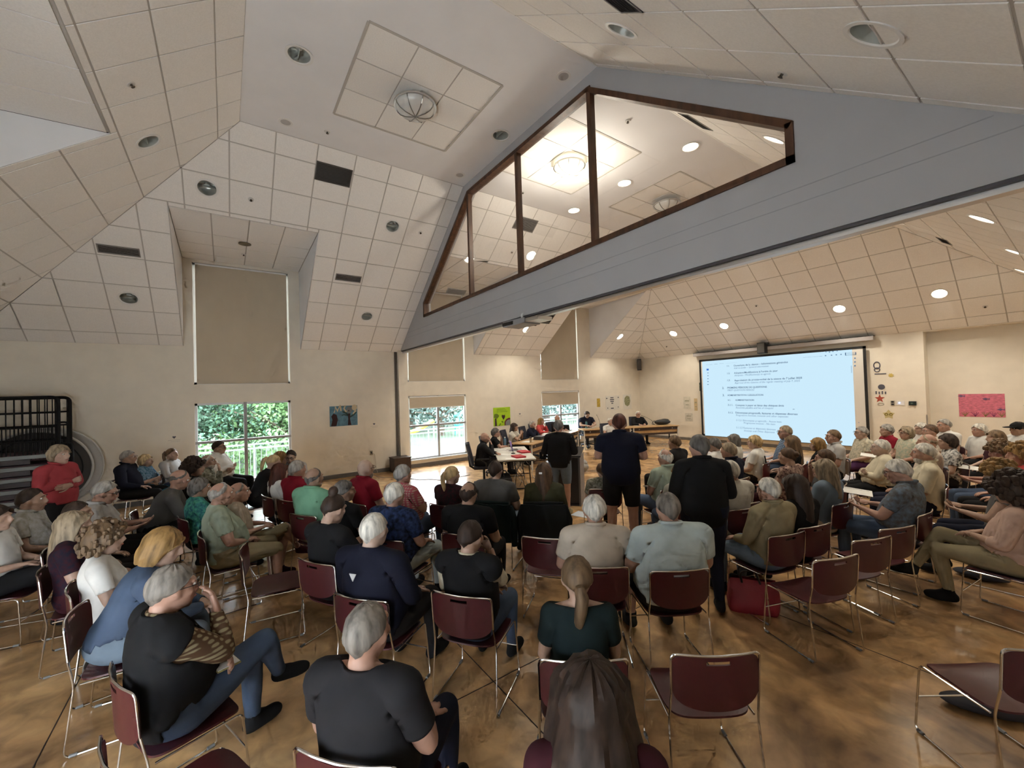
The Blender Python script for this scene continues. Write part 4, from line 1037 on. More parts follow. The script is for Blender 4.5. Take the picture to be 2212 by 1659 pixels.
    for p in prims:
        acc = 0.; ln = sum(np.linalg.norm(b - a) for a, b in zip(p.p, p.p[1:]))
        for a, b, ra, rb in zip(p.p, p.p[1:], p.r, p.r[1:]):
            d = b - a; l = np.linalg.norm(d); s = ((v - a) @ d) / (l * l); sc = np.clip(s, 0, 1)
            dist = np.linalg.norm(v - (a + sc[:, None] * d), axis=1) - (ra + (rb - ra) * sc)
            if p.tag == 'torso': dist -= .012
            k = dist < best; best[k] = dist[k]; tg[k] = names.index(p.tag)
            tp[k] = (p.t0 + (p.t1 - p.t0) * (acc + sc * l) / ln)[k]; acc += l
    is_ = lambda q: np.isin(tg, [i for i, x in enumerate(names) if x.startswith(q)])
    hN = (v - N) @ ax; hP = (v - P) @ ax / L * .5
    D = dict(v=v, t=t, e=e, n=vnormals(v, t), J=J, Hc=Hc, HR=HR, N=N, P=P, ax=ax, fw=fw, tp=tp, hP=hP,
             arm=is_('uarm') | is_('farm'), leg=is_('thigh') | is_('shin'), foot=is_('foot'), torso=is_('torso'), headm=is_('head') | is_('neck'))
    nk = (Hc - N); nl = np.linalg.norm(nk); D['hn'] = ((v - N) @ nk) / nl
    D['whead'] = _lap(np.clip(((D['hn'] - .0) / .10), 0, 1) * (D['headm'] | (D['hn'] > .02)), e, 3)
    side = (v @ V(1, 0, 0)); D['side'] = side
    wf = np.where(D['torso'], np.exp(-((hP - .14) / .20) ** 2), 0.) + np.where(D['leg'] & (tp < .5), .35, 0) + np.where(D['arm'] & (tp < 1), .25, 0)
    D['wfat'] = _lap(wf, e, 10)
    hands = MB()
    for s in (0, 1): hand_mesh(hands, J['W'][s], J['F'][s], J['B'][s], s)
    me = hands.mesh('h'); D['hv'], D['ht'] = _arrays(me); bpy.data.meshes.remove(me)
    _POSE[(name, lod)] = D
    return D

def clip(v, t, f, extra=()):
    """keep the part of the triangle mesh where f < 0, cut cleanly along f = 0; extra: per-vertex arrays carried along"""
    ins = f < 0; c = ins[t].sum(1); keep = [t[c == 3]]; nv = [v]; n0 = len(v); cache = {}; pts = []; tri = []; pairs = []
    def mid(a, b):
        k = (a, b) if a < b else (b, a)
        if k not in cache:
            s = f[k[0]] / (f[k[0]] - f[k[1]]); cache[k] = n0 + len(pts); pts.append(v[k[0]] + s * (v[k[1]] - v[k[0]])); pairs.append((k[0], k[1], s))
        return cache[k]
    for a, b, d in t[c == 1].tolist():
        while not ins[a]: a, b, d = b, d, a
        tri.append((a, mid(a, b), mid(a, d)))
    for a, b, d in t[c == 2].tolist():
        while ins[a]: a, b, d = b, d, a
        p, q = mid(a, b), mid(a, d); tri.append((p, b, d)); tri.append((p, d, q))
    if pts: nv.append(np.array(pts))
    V2 = np.vstack(nv); T2 = np.vstack(keep + ([np.array(tri)] if tri else []))
    ex = []
    for x in extra:
        if pairs:
            i = np.array([p[0] for p in pairs]); j = np.array([p[1] for p in pairs]); s = np.array([p[2] for p in pairs])
            ss = s if x.ndim == 1 else s[:, None]
            ex.append(np.concatenate([x, x[i] + (x[j] - x[i]) * ss]))
        else: ex.append(x)
    used = np.unique(T2); mp = np.full(len(V2), -1); mp[used] = np.arange(len(used))
    return V2[used], mp[T2], [x[used] for x in ex]

def to_mesh(name, v, t, m, smooth=True):
    me = bpy.data.meshes.new(name); me.vertices.add(len(v)); me.vertices.foreach_set('co', np.ascontiguousarray(v, np.float32).ravel())
    me.loops.add(len(t) * 3); me.loops.foreach_set('vertex_index', np.ascontiguousarray(t, np.int32).ravel())
    me.polygons.add(len(t)); me.polygons.foreach_set('loop_start', np.arange(0, len(t) * 3, 3, dtype=np.int32))
    me.update(calc_edges=True)
    if smooth: me.polygons.foreach_set('use_smooth', np.ones(len(t), bool))
    if m: me.materials.append(m)
    return me

def lip(v, t, inner):
    """turn the open border in towards the body so that hems have an edge"""
    e = np.vstack([t[:, [0, 1]], t[:, [1, 2]], t[:, [2, 0]]]); key = np.sort(e, 1); _, inv, cnt = np.unique(key, axis=0, return_inverse=True, return_counts=True)
    be = e[cnt[inv.ravel()] == 1]
    if not len(be): return v, t
    bv = np.unique(be); mp = np.full(len(v), -1); mp[bv] = len(v) + np.arange(len(bv))
    v2 = np.vstack([v, inner[bv]]); a, b = be[:, 0], be[:, 1]
    return v2, np.vstack([t, np.stack([b, a, mp[a]], 1), np.stack([b, mp[a], mp[b]], 1)])

def fold(v, seed, amp):
    r = np.random.RandomState(seed); o = np.zeros(len(v))
    for k, a in ((9, 1.), (17, .7), (31, .45)):
        d = r.randn(3); d[2] *= .6; d /= np.linalg.norm(d); d2 = r.randn(3); d2 /= np.linalg.norm(d2)
        o += a * np.sin(k * (v @ d) + 1.6 * np.sin(k * .55 * (v @ d2) + r.rand() * 6) + r.rand() * 6)
    return amp * o / 1.6

# ---- hair, in head space (face towards +Y)
def hair_mesh(style, seed):
    rnd = np.random.RandomState(seed); mb = MB(); NP = 40
    S = dict(thick=.014, noise=.004, el=(46, 24, -4, -12), top=None, drop=(0, 0, .014, .064), flare=0.0, taper=.042, rag=0.0)
    S.update({'short': {}, 'crop': dict(thick=.008, noise=.0015, taper=.036), 'thin': dict(thick=.006, noise=.002, el=(60, 38, -2, -12), taper=.036),
              'balding': dict(thick=.008, noise=.003, top=(89, 74, 36, 30), el=(87, 34, -4, -12), rag=5, taper=.038), 'fringe_ring': dict(thick=.005, noise=.002, top=(89, 56, 16, 8), el=(88, 30, -4, -12), rag=4, taper=.036),
              'wavy': dict(thick=.024, noise=.008, el=(40, 16, -10, -14), drop=(0, 0, .02, .075)),
              'bob': dict(thick=.024, noise=.004, el=(38, 8, -10, -10), drop=(0, .0, .105, .105), flare=.012, taper=.02),
              'shortbob': dict(thick=.026, noise=.006, el=(38, 8, -10, -12), drop=(0, 0, .06, .075), flare=.004, taper=.03),
              'loose': dict(thick=.040, noise=.008, el=(40, 10, -10, -10), drop=(0, .0, .26, .42), flare=.05, taper=.0),
              'long': dict(thick=.022, noise=.005, el=(40, 10, -10, -10), drop=(0, .0, .21, .30), flare=.02, taper=.02),
              'verylong': dict(thick=.022, noise=.005, el=(40, 10, -10, -10), drop=(0, .0, .25, .40), flare=.02, taper=.02),
              'tight': dict(thick=.010, noise=.002, el=(46, 26, -6, -12), drop=(0, 0, .01, .058), taper=.045),
              'curly': dict(thick=.040, noise=.006, el=(36, 8, -20, -20), drop=(0, 0, .03, .06), flare=.01, taper=.02),
              'bigcurly': dict(thick=.052, noise=.008, el=(32, 2, -20, -20), drop=(0, 0, .05, .10), flare=.02, taper=.02)}[style])
    def interp(vals, phi):   # phi 0 front .. pi back
        return np.interp(phi, [0, .9, 1.62, math.pi], vals)
    nt = 9; drop_n = 7 if S['drop'][3] > .08 else 4; rows = nt + drop_n; g = np.zeros((NP, rows + 1, 3)); gi = np.zeros((NP, rows + 1, 3))
    ph1, ph2, ph3 = rnd.rand(3) * 6
    for i in range(NP):
        a = 2 * math.pi * i / NP; phi = abs(((a + math.pi) % (2 * math.pi)) - math.pi)
        eb = math.radians(interp(S['el'], phi)); et = math.radians(interp(S['top'], phi)) if S['top'] else math.pi / 2
        et += math.radians(S['rag']) * (math.sin(7 * a + ph1) + .7 * math.sin(13 * a + ph2)) if S['top'] and phi > .9 else 0
        if S['top'] and et < eb + .02: et = eb + .02
        last = None
        for j in range(nt + 1):
            t = j / nt; el = et + (eb - et) * t
            d = V(math.sin(a) * math.cos(el), math.cos(a) * math.cos(el), math.sin(el))
            R = 1 / math.sqrt((d[0] / SK_H[0]) ** 2 + (d[1] / SK_H[1]) ** 2 + (d[2] / SK_H[2]) ** 2)
            th = S['thick'] * (1 if t < .8 or drop_n else max(.15, 1 - (t - .8) / .2 * .85))
            if S['top'] and t < .45: th *= -.35 + t / .45 * 1.35
            th *= 1 if phi > .8 else .75
            nz = S['noise'] * (math.sin(11 * a + ph1 + 3 * t) * .5 + math.sin(19 * a + ph2 - 5 * t) * .35 + math.sin(5 * a + 7 * el + ph3) * .5 + (rnd.rand() - .5) * 1.3) * min(1, math.cos(el) * 2 + .15)
            g[i, j] = SK_C + d * (R + th + nz); gi[i, j] = SK_C + d * (R - .006)
        if drop_n:
            D = interp(S['drop'], phi); D = D if phi > .75 else 0; p0 = g[i, nt].copy(); out = V(p0[0], p0[1], 0); out /= np.linalg.norm(out)
            for j in range(1, drop_n + 1):
                t = j / drop_n; k = math.sin(min(1, t * 1.2) * math.pi / 2)
                p = p0 + V(0, 0, -D * t) + out * (S['flare'] * k - S['taper'] * t ** 1.5 * (D > .008)) + out * S['noise'] * math.sin(14 * a + ph1 + 4 * t) * .6
                if D > .2: p[1] -= .035 * t * (1 if phi > 1.9 else .2)
                p[2] += (rnd.rand() - .5) * .012 * (t == 1) * (D > .02)
                g[i, nt + j] = p; gi[i, nt + j] = p - out * .02
    vs = [tuple(p) for i in range(NP) for p in g[i]] + [tuple(p) for i in range(NP) for p in gi[i]]
    R1 = rows + 1; o2 = NP * R1; fs = []
    for i in range(NP):
        k = (i + 1) % NP
        for j in range(rows):
            fs.append((i * R1 + j, i * R1 + j + 1, k * R1 + j + 1, k * R1 + j)); fs.append((o2 + i * R1 + j, o2 + k * R1 + j, o2 + k * R1 + j + 1, o2 + i * R1 + j + 1))
        fs.append((i * R1 + rows, o2 + i * R1 + rows, o2 + k * R1 + rows, k * R1 + rows))
        if S['top']: fs.append((i * R1, k * R1, o2 + k * R1, o2 + i * R1))
    mb.add(vs, fs)
    return mb

_HAIR = {}
def hair(style, seed, m):
    key = (style, seed, m.name)
    if key in _HAIR: return _HAIR[key]
    base = {'ponytail': 'tight', 'lowtail': 'tight', 'topknot': 'tight', 'bun': 'tight', 'halfup': 'long'}.get(style, style)
    mb = hair_mesh(base, seed)
    if style == 'ponytail':
        mb.tube([(0, -.085, .035), (0, -.125, .045), (0, -.150, .01), (0, -.150, -.06), (0, -.135, -.13), (0, -.125, -.19)], [.018, .024, .030, .030, .024, .008], 10)
    if style == 'lowtail':
        mb.tube([(0, -.095, -.005), (0, -.128, -.01), (.01, -.14, -.05), (.0, -.135, -.12), (-.01, -.125, -.19), (0, -.12, -.235)], [.022, .030, .036, .034, .026, .008], 10)
    if style == 'topknot':
        mb.ball((0, -.05, .135), (.040, .040, .045), 14, 9); mb.tube([(0, -.05, .09), (0, -.05, .12)], .032, 10)
    if style in ('curly', 'bigcurly'):
        rg = np.random.RandomState(seed + 7); big = style == 'bigcurly'; src = [q for q in mb.v[:len(mb.v) // 2]]
        for k in rg.choice(len(src), 170 if big else 130, replace=False):
            q = np.array(src[k]); mb.ball(q + rg.randn(3) * .004, np.array([.021, .021, .024]) * (.75 + .6 * rg.rand()) * (1.2 if big else 1), 6, 4)
    if style == 'bun':
        mb.ball((0, -.118, .035), (.042, .036, .040), 14, 9)
    me = mb.mesh('hair', m, smooth=True, fixn=style not in ('curly', 'bigcurly'))
    _HAIR[key] = me
    return me
# ------------------------------------------------------------------ stacking chairs
m_burg = mat('burgundy_plastic', (.078, .015, .018), .33, var=.06, vscale=30, bump=.03, bscale=500)
m_rod = mat('chrome_rod', (.72, .71, .69), .16, 1.0)
m_cap = mat('clear_grey_glide', (.2, .2, .2), .4)
def shell(fn, nu, nv, th, skip=lambda i, j: False):
    """curved panel: fn(u,v) -> point, u,v in -1..1; th thickness"""
    us = np.linspace(-1, 1, nu); vs_ = np.linspace(-1, 1, nv); P = np.array([[fn(u, v) for v in vs_] for u in us])
    du = np.gradient(P, axis=0); dv = np.gradient(P, axis=1); n = np.cross(du, dv); n /= np.linalg.norm(n, axis=2)[..., None] + 1e-9
    A = P.reshape(-1, 3); B = (P + n * th).reshape(-1, 3); N = nu * nv; mb = MB(); fs = []; idx = lambda i, j: i * nv + j
    cells = {(i, j) for i in range(nu - 1) for j in range(nv - 1) if not skip(i, j)}
    for (i, j) in cells:
        q = [idx(i, j), idx(i + 1, j), idx(i + 1, j + 1), idx(i, j + 1)]; fs.append(tuple(q)); fs.append(tuple(N + k for k in q[::-1]))
        for (a, b), nb in (((q[0], q[1]), (i, j - 1)), ((q[1], q[2]), (i + 1, j)), ((q[2], q[3]), (i, j + 1)), ((q[3], q[0]), (i - 1, j))):
            if nb not in cells: fs.append((a, N + a, N + b, b))
    return mb.add(list(A) + list(B), fs)
def _sq(u, v, p=5):     # square to rounded square
    r = (abs(u) ** p + abs(v) ** p) ** (1 / p); m = max(abs(u), abs(v)); s = m / r if r > 0 else 1
    return u * s, v * s
def seat_fn(u, v):
    a, b = _sq(u, v); x = a * .232; y = b * .215 + .005
    z = .445 + .012 * a * a - .012 * (1 - b * b) * (1 - a * a) - (.022 * ((b - .6) / .4) ** 2 if b > .6 else 0)
    return (x, y, z)
def back_fn(u, v):
    a, b = _sq(u, v, 4 if v < 0 else 7); x = a * .232; z = .685 + b * .135; z += -.02 * (1 - a * a) if b < -.5 else 0
    y = -.235 - .045 * (1 - a * a) - .05 * (z - .55)
    return (x, y, z)
_slot = lambda i, j: 9 <= i <= 12 and j == 10
C_seat = shell(seat_fn, 15, 13, -.011).mesh('seat', m_burg, True)
C_back = shell(back_fn, 23, 14, .010, lambda i, j: 8 <= i <= 13 and j == 11).mesh('backrest', m_burg, True)
_r = .0062
def side_pts(s): return rounded([(s * .236, -.245, .60), (s * .243, -.215, .435), (s * .252, -.265, .008), (s * .252, .235, .008), (s * .236, .205, .432), (s * .236, -.19, .436)], .035, 3)
C_side = [MB().tube(side_pts(s), _r, 7).mesh('side', m_rod, True) for s in (1, -1)]
C_loop = MB().tube([(s_ * .236, -.245, .60) if False else p for p in rounded([(.236, -.245, .60), (.238, -.262, .823), (.12, -.292, .828), (0, -.303, .828), (-.12, -.292, .828), (-.238, -.262, .823), (-.236, -.245, .60)], .03, 3) for s_ in (1,)], _r, 7).mesh('loop', m_rod, True)
C_bar = MB().tube([(-.243, .222, .22), (.243, .222, .22)], .005, 6).mesh('bar', m_rod, True)
C_bar2 = MB().tube([(-.236, .12, .43), (.236, .12, .43)], .005, 6).mesh('bar', m_rod, True)
C_glide = MB().tube([(0, -.02, .004), (0, .02, .004)], .0105, 8).mesh('glide', m_cap)
CHG = 'burgundy stacking chairs of the audience'
def chair(x, y, rz, label):
    o = empty('stacking_chair', (x, y, 0), rz); tag(o, label, 'chair', CHG)
    inst('seat', C_seat, o); inst('backrest', C_back, o)
    for m in C_side: inst('side_frame', m, o)
    inst('back_frame', C_loop, o); inst('crossbar', C_bar, o); inst('crossbar', C_bar2, o)
    for sx_ in (-.252, .252):
        for sy_ in (-.22, .2): inst('floor_glide', C_glide, o, (sx_, sy_, .0075))
    return o

# ------------------------------------------------------------------ council furniture
m_top = mat('birch_laminate', (.50, .31, .14), .35, var=.12, vscale=10, stretch=(1, 6, 1))
m_tedge = mat('dark_table_edge', (.05, .028, .018), .5)
m_apron = mat('birch_apron', (.52, .33, .15), .45, var=.12, vscale=8, stretch=(1, 6, 1))
m_tleg = mat('cream_table_leg', (.62, .60, .55), .4)
m_blackmetal = mat('black_metal', (.015, .015, .016), .4, .3)
m_ply = mat('white_folding_top', (.66, .65, .60), .45, var=.04, vscale=20)
def axes(dx, dy): l = math.hypot(dx, dy); return math.atan2(dy, dx), l
def wood_table(cx, cy, rz, L, D, label):
    """long axis local x; audience side is -y"""
    o = empty('council_table', (cx, cy, 0), rz); tag(o, label, 'table', 'birch council tables')
    MB().box(-L / 2, L / 2, -D / 2, D / 2, .715, .742).build('table_top', m_top, o, bevel=.004); MB().box(-L / 2 + .03, L / 2 - .03, -D / 2 + .06, -D / 2 + .085, .60, .712).build('upper_apron', m_tedge, o)
    MB().box(-L / 2 + .06, L / 2 - .06, -D / 2 + .085, -D / 2 + .10, .50, .62).build('modesty_panel', m_apron, o); MB().box(-L / 2 + .06, L / 2 - .06, -D / 2 + .10, -D / 2 + .115, .42, .51).build('lower_apron', m_tedge, o)
    for x in (-L / 2 + .28, L / 2 - .28): MB().cyl((x, -D / 2 + .06, .655), .018, .012, 12, (0, -1, 0)).build('cable_knob', m_tleg, o)
    for x in (-L / 2 + .05, L / 2 - .05):
        for y in (-D / 2 + .06, D / 2 - .06): MB().tube([(x, y, 0), (x, y, .715)], .026, 10).build('leg', m_tleg if y < 0 else m_blackmetal, o)
# row of two tables with its back to the window wall
ra = math.atan2(.895, -.445)
for i, lb in enumerate(('birch council table with laptop and folders, next to the folding table', 'birch council table in the bend of the council row')):
    c = np.array([2.97, 7.62]) + np.array([-.445, .895]) * (1.0 + 2.02 * i) + np.array([-.895, -.445]) * .375; wood_table(c[0], c[1], ra, 2.0, .75, lb)
rb = math.atan2(.90, .43)
for i, lb in enumerate(('birch council table in front of the writing man', 'birch council table with the black bag, nearest the screen')):
    c = np.array([1.22, 11.35]) + np.array([.43, .90]) * (.97 + 1.96 * i) + np.array([-.90, .43]) * .375; wood_table(c[0], c[1], rb, 1.92, .75, lb)
# folding table
rf = math.atan2(1.07, -1.89); fc = np.array([3.80, 6.34])
ft = empty('folding_table', (fc[0], fc[1], 0), rf); tag(ft, 'white folding table covered with papers and red folders', 'table')
MB().box(-1.05, 1.05, -.43, .43, .705, .74).build('table_top', m_ply, ft, bevel=.006); MB().box(-1.0, 1.0, -.38, .38, .675, .705).build('table_rim', m_blackmetal, ft)
for x in (-.72, .72):
    for y in (-.3, .3): MB().tube([(x, y, .69), (x, y * 1.15, .012)], .014, 8).build('leg', m_blackmetal, ft)
    MB().tube([(x, -.345, .012), (x, .345, .012)], .014, 8).build('foot_bar', m_blackmetal, ft); MB().tube([(x, 0, .35), (x * .35, 0, .69)], .010, 8).build('brace', m_blackmetal, ft); MB().tube([(x, -.3, .35), (x, .3, .35)], .010, 8).build('brace', m_blackmetal, ft)
def on_table(nm, u, v, z, label, cat, group=None, rz=0.):
    p = pix(u, v, z); o = empty(nm, p, rz); return tag(o, label, cat, group)
m_paper = mat('white_paper', (.78, .77, .73), .8)
def paper(u, v, z, w, h, rz, label, group='loose papers on the tables', m=None):
    o = on_table('paper_sheet', u, v, z, label, 'paper', group, rz); MB().box(-w / 2, w / 2, -h / 2, h / 2, 0, .003).build('sheet', m or m_paper, o); MB().box(-w / 2 + .02, w / 2 - .03, -h / 2 + .02, -h / 2 + .03, .003, .0036).build('printed_line', mat('paper_ink_grey', (.35, .35, .35), .8), o); return o
paper(1086, 982, .741, .45, .30, .4, 'cream sheets under the bald man\'s hand'); paper(1112, 991, .741, .42, .28, .9, 'white sheet at the near edge of the folding table'); paper(1085, 971, .741, .3, .22, .6, 'white sheet beside the grey-haired council woman')
for u, v, lb in ((1131, 977, 'red folder stack at the end of the folding table'), (1120, 987.5, 'flat red folder in front of the folder stack')):
    o = on_table('red_folder', u, v, .742, lb, 'folder', 'red folders on the folding table', rf + .3); n = 3 if 'stack' in lb else 1
    for k in range(n): MB().box(-.16, .16, -.12, .12, k * .012 + .001, k * .012 + .011).build('folder_cover', mat('red_card', (.55, .03, .05), .5), o)
o = on_table('laptop', 1117, 972, .742, 'open laptop with purple lid on the folding table', 'laptop', None, rf + .05)
MB().box(-.17, .17, -.12, .12, 0, .016).build('laptop_base', mat('laptop_grey', (.4, .4, .42), .4), o, bevel=.004); MB().box(-.15, .15, -.02, .09, .016, .018).build('keyboard', m_black, o)
MB().prism([(-.17, .12, .012), (.17, .12, .012), (.17, .17, .235), (-.17, .17, .235)], (0, .012, .0)).build('laptop_lid', mat('purple_lid', (.40, .28, .80), .45), o)
def mic(u, v, z, label, h=.3, lean=(.05, .05)):
    o = on_table('table_microphone', u, v, z, label, 'microphone', 'gooseneck table microphones'); MB().lathe([(.001, .025), (.04, .022), (.055, .0)], 16).build('mic_base', m_black, o, smooth=True)
    pts = [(lean[0] * t * t, lean[1] * t * t, .02 + h * t) for t in np.linspace(0, 1, 7)]; MB().tube(pts, .006, 6).build('gooseneck', m_black, o); MB().ball(pts[-1], .014, 8, 6).build('mic_head', m_black, o)
mic(1108.5, 980, .742, 'desk microphone between laptop and papers', .16, (.0, -.03)); mic(1297, 923, .743, 'upright gooseneck microphone beside the writing man', .46, (-.10, -.08)); mic(1412, 917, .743, 'bent gooseneck microphone beside the man in the black suit', .36, (-.25, -.42))
# dark folder stack, cup, laptop, papers on the birch table
o = on_table('folder_stack', 1166, 949, .743, 'stack of dark binders on the birch table', 'binders', None, ra)
for k in range(3): MB().box(-.2 + .01 * k, .2 + .01 * k, -.13, .13, k * .035, k * .035 + .03).build('binder', mat('dark_binder', (.03, .03, .035), .5), o)
o = on_table('travel_cup', 1146.5, 956, .743, 'travel cup with dark lid on the birch table corner', 'cup'); MB().lathe([(.001, 0), (.03, 0), (.038, .14), (.001, .14)], 16).build('cup_body', mat('cup_tan', (.42, .33, .22), .4), o, smooth=True); MB().lathe([(.04, .138), (.04, .16), (.02, .172), (.001, .172)], 16).build('cup_lid', m_black, o, smooth=True)
paper(1140, 954, .743, .4, .3, ra, 'white sheet beside the travel cup'); paper(1183, 937, .743, .5, .35, ra + .2, 'spread sheets before the woman in coral'); paper(1222, 931, .743, .5, .4, ra, 'white sheets beside the dark laptop'); paper(1240, 930, .743, .35, .3, ra + .3, 'open notebook at the bend of the tables'); paper(1274, 924.5, .744, .35, .25, rb, 'sheet under the writing man\'s pen'); paper(1383, 919, .744, .5, .3, rb, 'white sheets in front of the man in the black suit'); paper(1155, 946, .743, .3, .22, ra - .3, 'sheet behind the dark binders')
o = on_table('laptop', 1224, 929, .743, 'dark open laptop on the birch table behind the speaker', 'laptop', None, ra + 1.6); MB().box(-.17, .17, -.12, .12, 0, .016).build('laptop_base', m_black, o); MB().prism([(-.17, .12, .012), (.17, .12, .012), (.17, .2, .22), (-.17, .2, .22)], (0, .01, 0)).build('laptop_lid', m_black, o)
o = on_table('water_bottle', 1267, 925, .743, 'tall teal water bottle in front of the writing man', 'bottle'); MB().lathe([(.001, 0), (.042, 0), (.042, .22), (.03, .26), (.03, .27)], 16).build('bottle_body', mat('teal_bottle', (.10, .24, .26), .35), o, smooth=True); MB().lathe([(.032, .26), (.032, .30), (.001, .305)], 16).build('bottle_cap', m_black, o, smooth=True)
o = on_table('water_bottle', 1091, 962, .743, 'blue water bottle beside the woman in the white blouse', 'bottle'); MB().lathe([(.001, 0), (.035, 0), (.035, .16), (.02, .2), (.02, .22)], 14).build('bottle_body', mat('blue_bottle', (.12, .25, .36), .3), o, smooth=True); MB().lathe([(.021, .21), (.021, .235), (.001, .236)], 12).build('bottle_cap', m_white, o)
o = on_table('soft_bag', 1431, 917, .743, 'black soft bag lying on the table nearest the screen', 'bag', None, rb); mb = MB(); mb.ball((0, 0, .10), (.34, .17, .11), 18, 10); mb.ball((.1, 0, .17), (.18, .12, .06), 14, 8); mb.build('bag_body', mat('black_nylon', (.018, .017, .016), .6, bump=.4, bscale=30), o, smooth=True); MB().tube([(-.25, .02, .12), (-.36, .0, .16), (-.42, 0, .10), (-.45, 0, .03)], .012, 6).build('strap', m_black, o)

# office chairs behind the tables
m_off = mat('navy_mesh_fabric', (.025, .028, .045), .7, bump=.2, bscale=300)
def office_chair(x, y, rz, label):
    o = empty('office_chair', (x, y, 0), rz); tag(o, label, 'office chair', 'navy office chairs of the council')
    MB().box(-.25, .25, -.24, .24, .44, .51).build('seat', m_off, o, bevel=.03); mb = shell(lambda u, v: (u * .23 * (1 - .12 * max(0, v)), -.27 - .06 * (v + 1) + .05 * u * u, .80 + .26 * v), 11, 11, .05); mb.build('backrest', m_off, o, smooth=True); MB().tube([(0, -.2, .42), (0, -.33, .5), (0, -.36, .75)], .025, 8).build('back_bar', m_black, o)
    for s in (-1, 1): MB().tube(rounded([(s * .26, .05, .47), (s * .30, .05, .60), (s * .30, -.06, .68)], .04), .016, 8).build('arm_post', m_black, o); MB().box(s * .30 - .035, s * .30 + .035, -.18, .12, .68, .71).build('armrest', m_black, o, bevel=.01)
    MB().cyl((0, 0, .10), .03, .34, 12).build('gas_column', m_black, o)
    for k in range(5):
        a = 2 * math.pi * k / 5 + .3; MB().tube([(0, 0, .12), (.3 * math.cos(a), .3 * math.sin(a), .075)], [.028, .018], 8).build('base_leg', m_alu if False else m_black, o); MB().ball((.3 * math.cos(a), .3 * math.sin(a), .031), (.028, .028, .031), 10, 6).build('caster', m_black, o)
    return o

# lectern
lc = empty('lectern', (5.99, 6.14, 0), .657); tag(lc, 'black lectern with grey metal edge and a microphone', 'lectern')
m_lec = mat('lectern_black', (.016, .016, .018), .4); m_lgrey = mat('lectern_grey', (.15, .145, .15), .4, .3)
MB().box(-.27, .27, -.22, .24, 0.03, .92).build('body', m_lec, lc); MB().box(.27, .305, -.28, .29, .0, .94).build('side_edge', m_lgrey, lc); MB().box(-.305, -.27, -.28, .29, .0, .94).build('side_edge', m_lgrey, lc); MB().box(-.30, .30, -.27, .28, 0, .03).build('plinth', m_lec, lc)
MB().prism([(-.32, -.27, .94), (.32, -.27, .94), (.32, .28, 1.05), (-.32, .28, 1.05)], (0, 0, .025)).build('reading_top', m_lec, lc); MB().tube([(.2, .2, 1.05), (.2, .18, 1.16), (.21, .1, 1.26), (.22, .0, 1.30)], .007, 6).build('gooseneck', m_black, lc); MB().ball((.22, -.01, 1.30), .018, 8, 6).build('mic_head', m_black, lc)
MB().prism([(-.22, -.20, .985), (.16, -.20, .985), (.16, .2, 1.065), (-.22, .2, 1.065)], (0, 0, .003)).build('notes', m_paper, lc)
o = empty('paper_sheet', pix(1262, 1112, .002), .3); tag(o, 'pale sheet lying on the floor at the foot of the lectern', 'paper'); MB().box(-.2, .2, -.15, .15, 0, .004).build('sheet', mat('pale_blue_sheet', (.55, .60, .66), .6), o)
# grey bag on the floor behind the lectern
o = empty('tote_bag', pix(1256, 1000, .25) - np.array([0, 0, .25]), .4); tag(o, 'grey crumpled bag on the floor behind the lectern', 'bag'); mb = MB(); mb.ball((0, 0, .15), (.2, .14, .15), 16, 10); mb.ball((.05, 0, .25), (.12, .09, .09), 12, 8); mb.build('bag_body', mat('grey_nylon', (.30, .30, .29), .7, bump=.5, bscale=20), o, smooth=True); MB().tube(arc((-.1, 0, .28), (.1, 0, .28), (0, 0, .12)), .01, 6).build('handle', m_black, o)

# ------------------------------------------------------------------ rack of folded chairs and the round table behind it
rk = empty('chair_trolley', (.75, -2.62, 0), 0); tag(rk, 'tall black wire trolley stacked with folded chairs', 'trolley')
m_wire = mat('black_powder_coat', (.010, .010, .011), .7, spec=.2)
for x in (-.35, .35):
    pts = rounded([(x, .60, .12), (x, .60, 2.42 if x > 0 else 2.42), (x, -.80, 2.42), (x, -.80, .12)], .10, 5)
    MB().tube(pts, .030, 8).build('end_frame', m_wire, rk)
    for z in (2.14, 1.88, 1.62, 1.36): MB().tube([(x, -.80, z), (x, .60, z)], .018, 6).build('wire_rail', m_wire, rk)
    for k in range(13):
        y = .60 - .1 * (k + .4)
        if y > -.75 and k % 1 == 0: MB().tube([(x, y - .05, 1.30), (x, y - .05, 1.88)], .007, 5).build('wire', m_wire, rk)
        if y > -.78: MB().tube([(x, y, 1.30), (x, y, 2.41)], .009, 5).build('wire', m_wire, rk)
    for y in (-.7, .5): MB().cyl((x - .02, y, .07), .07, .04, 14, (1, 0, 0)).build('caster', m_black, rk)
MB().box(-.38, .38, -.82, .62, .12, .18).build('trolley_deck', m_wire, rk)
for z, y in ((1.95, .66), (1.55, .72)): MB().tube(rounded([(.35, .60, z), (.35, y + .06, z), (.35, y + .06, z - .45), (.35, .60, z - .45)], .05, 3), .018, 7).build('side_handle', m_wire, rk)
m_fold = mat('grey_steel_edge', (.27, .30, .31), .5)
for k in range(6):
    z = .28 + k * .2
    o = empty('folded_chair', (.80, -2.72, z)); tag(o, 'folded chair with pale grey rail in the trolley, %s from the bottom' % ('first', 'second', 'third', 'fourth', 'fifth', 'sixth')[k], 'folded chair', 'folded chairs stacked in the trolley')
    MB().box(.30, .36, -.72, .60, .04, .105).build('frame_rail', m_fold, o, bevel=.01); MB().box(-.33, .30, -.70, .56, .0, .13).build('folded_seat', mat('maroon_vinyl', (.055, .02, .028), .5, var=.5, vscale=7), o, bevel=.03)
    MB().box(.30, .33, -.5, .35, -.05, .035).build('crossing_brace', mat('dark_steel', (.06, .05, .055), .5), o)
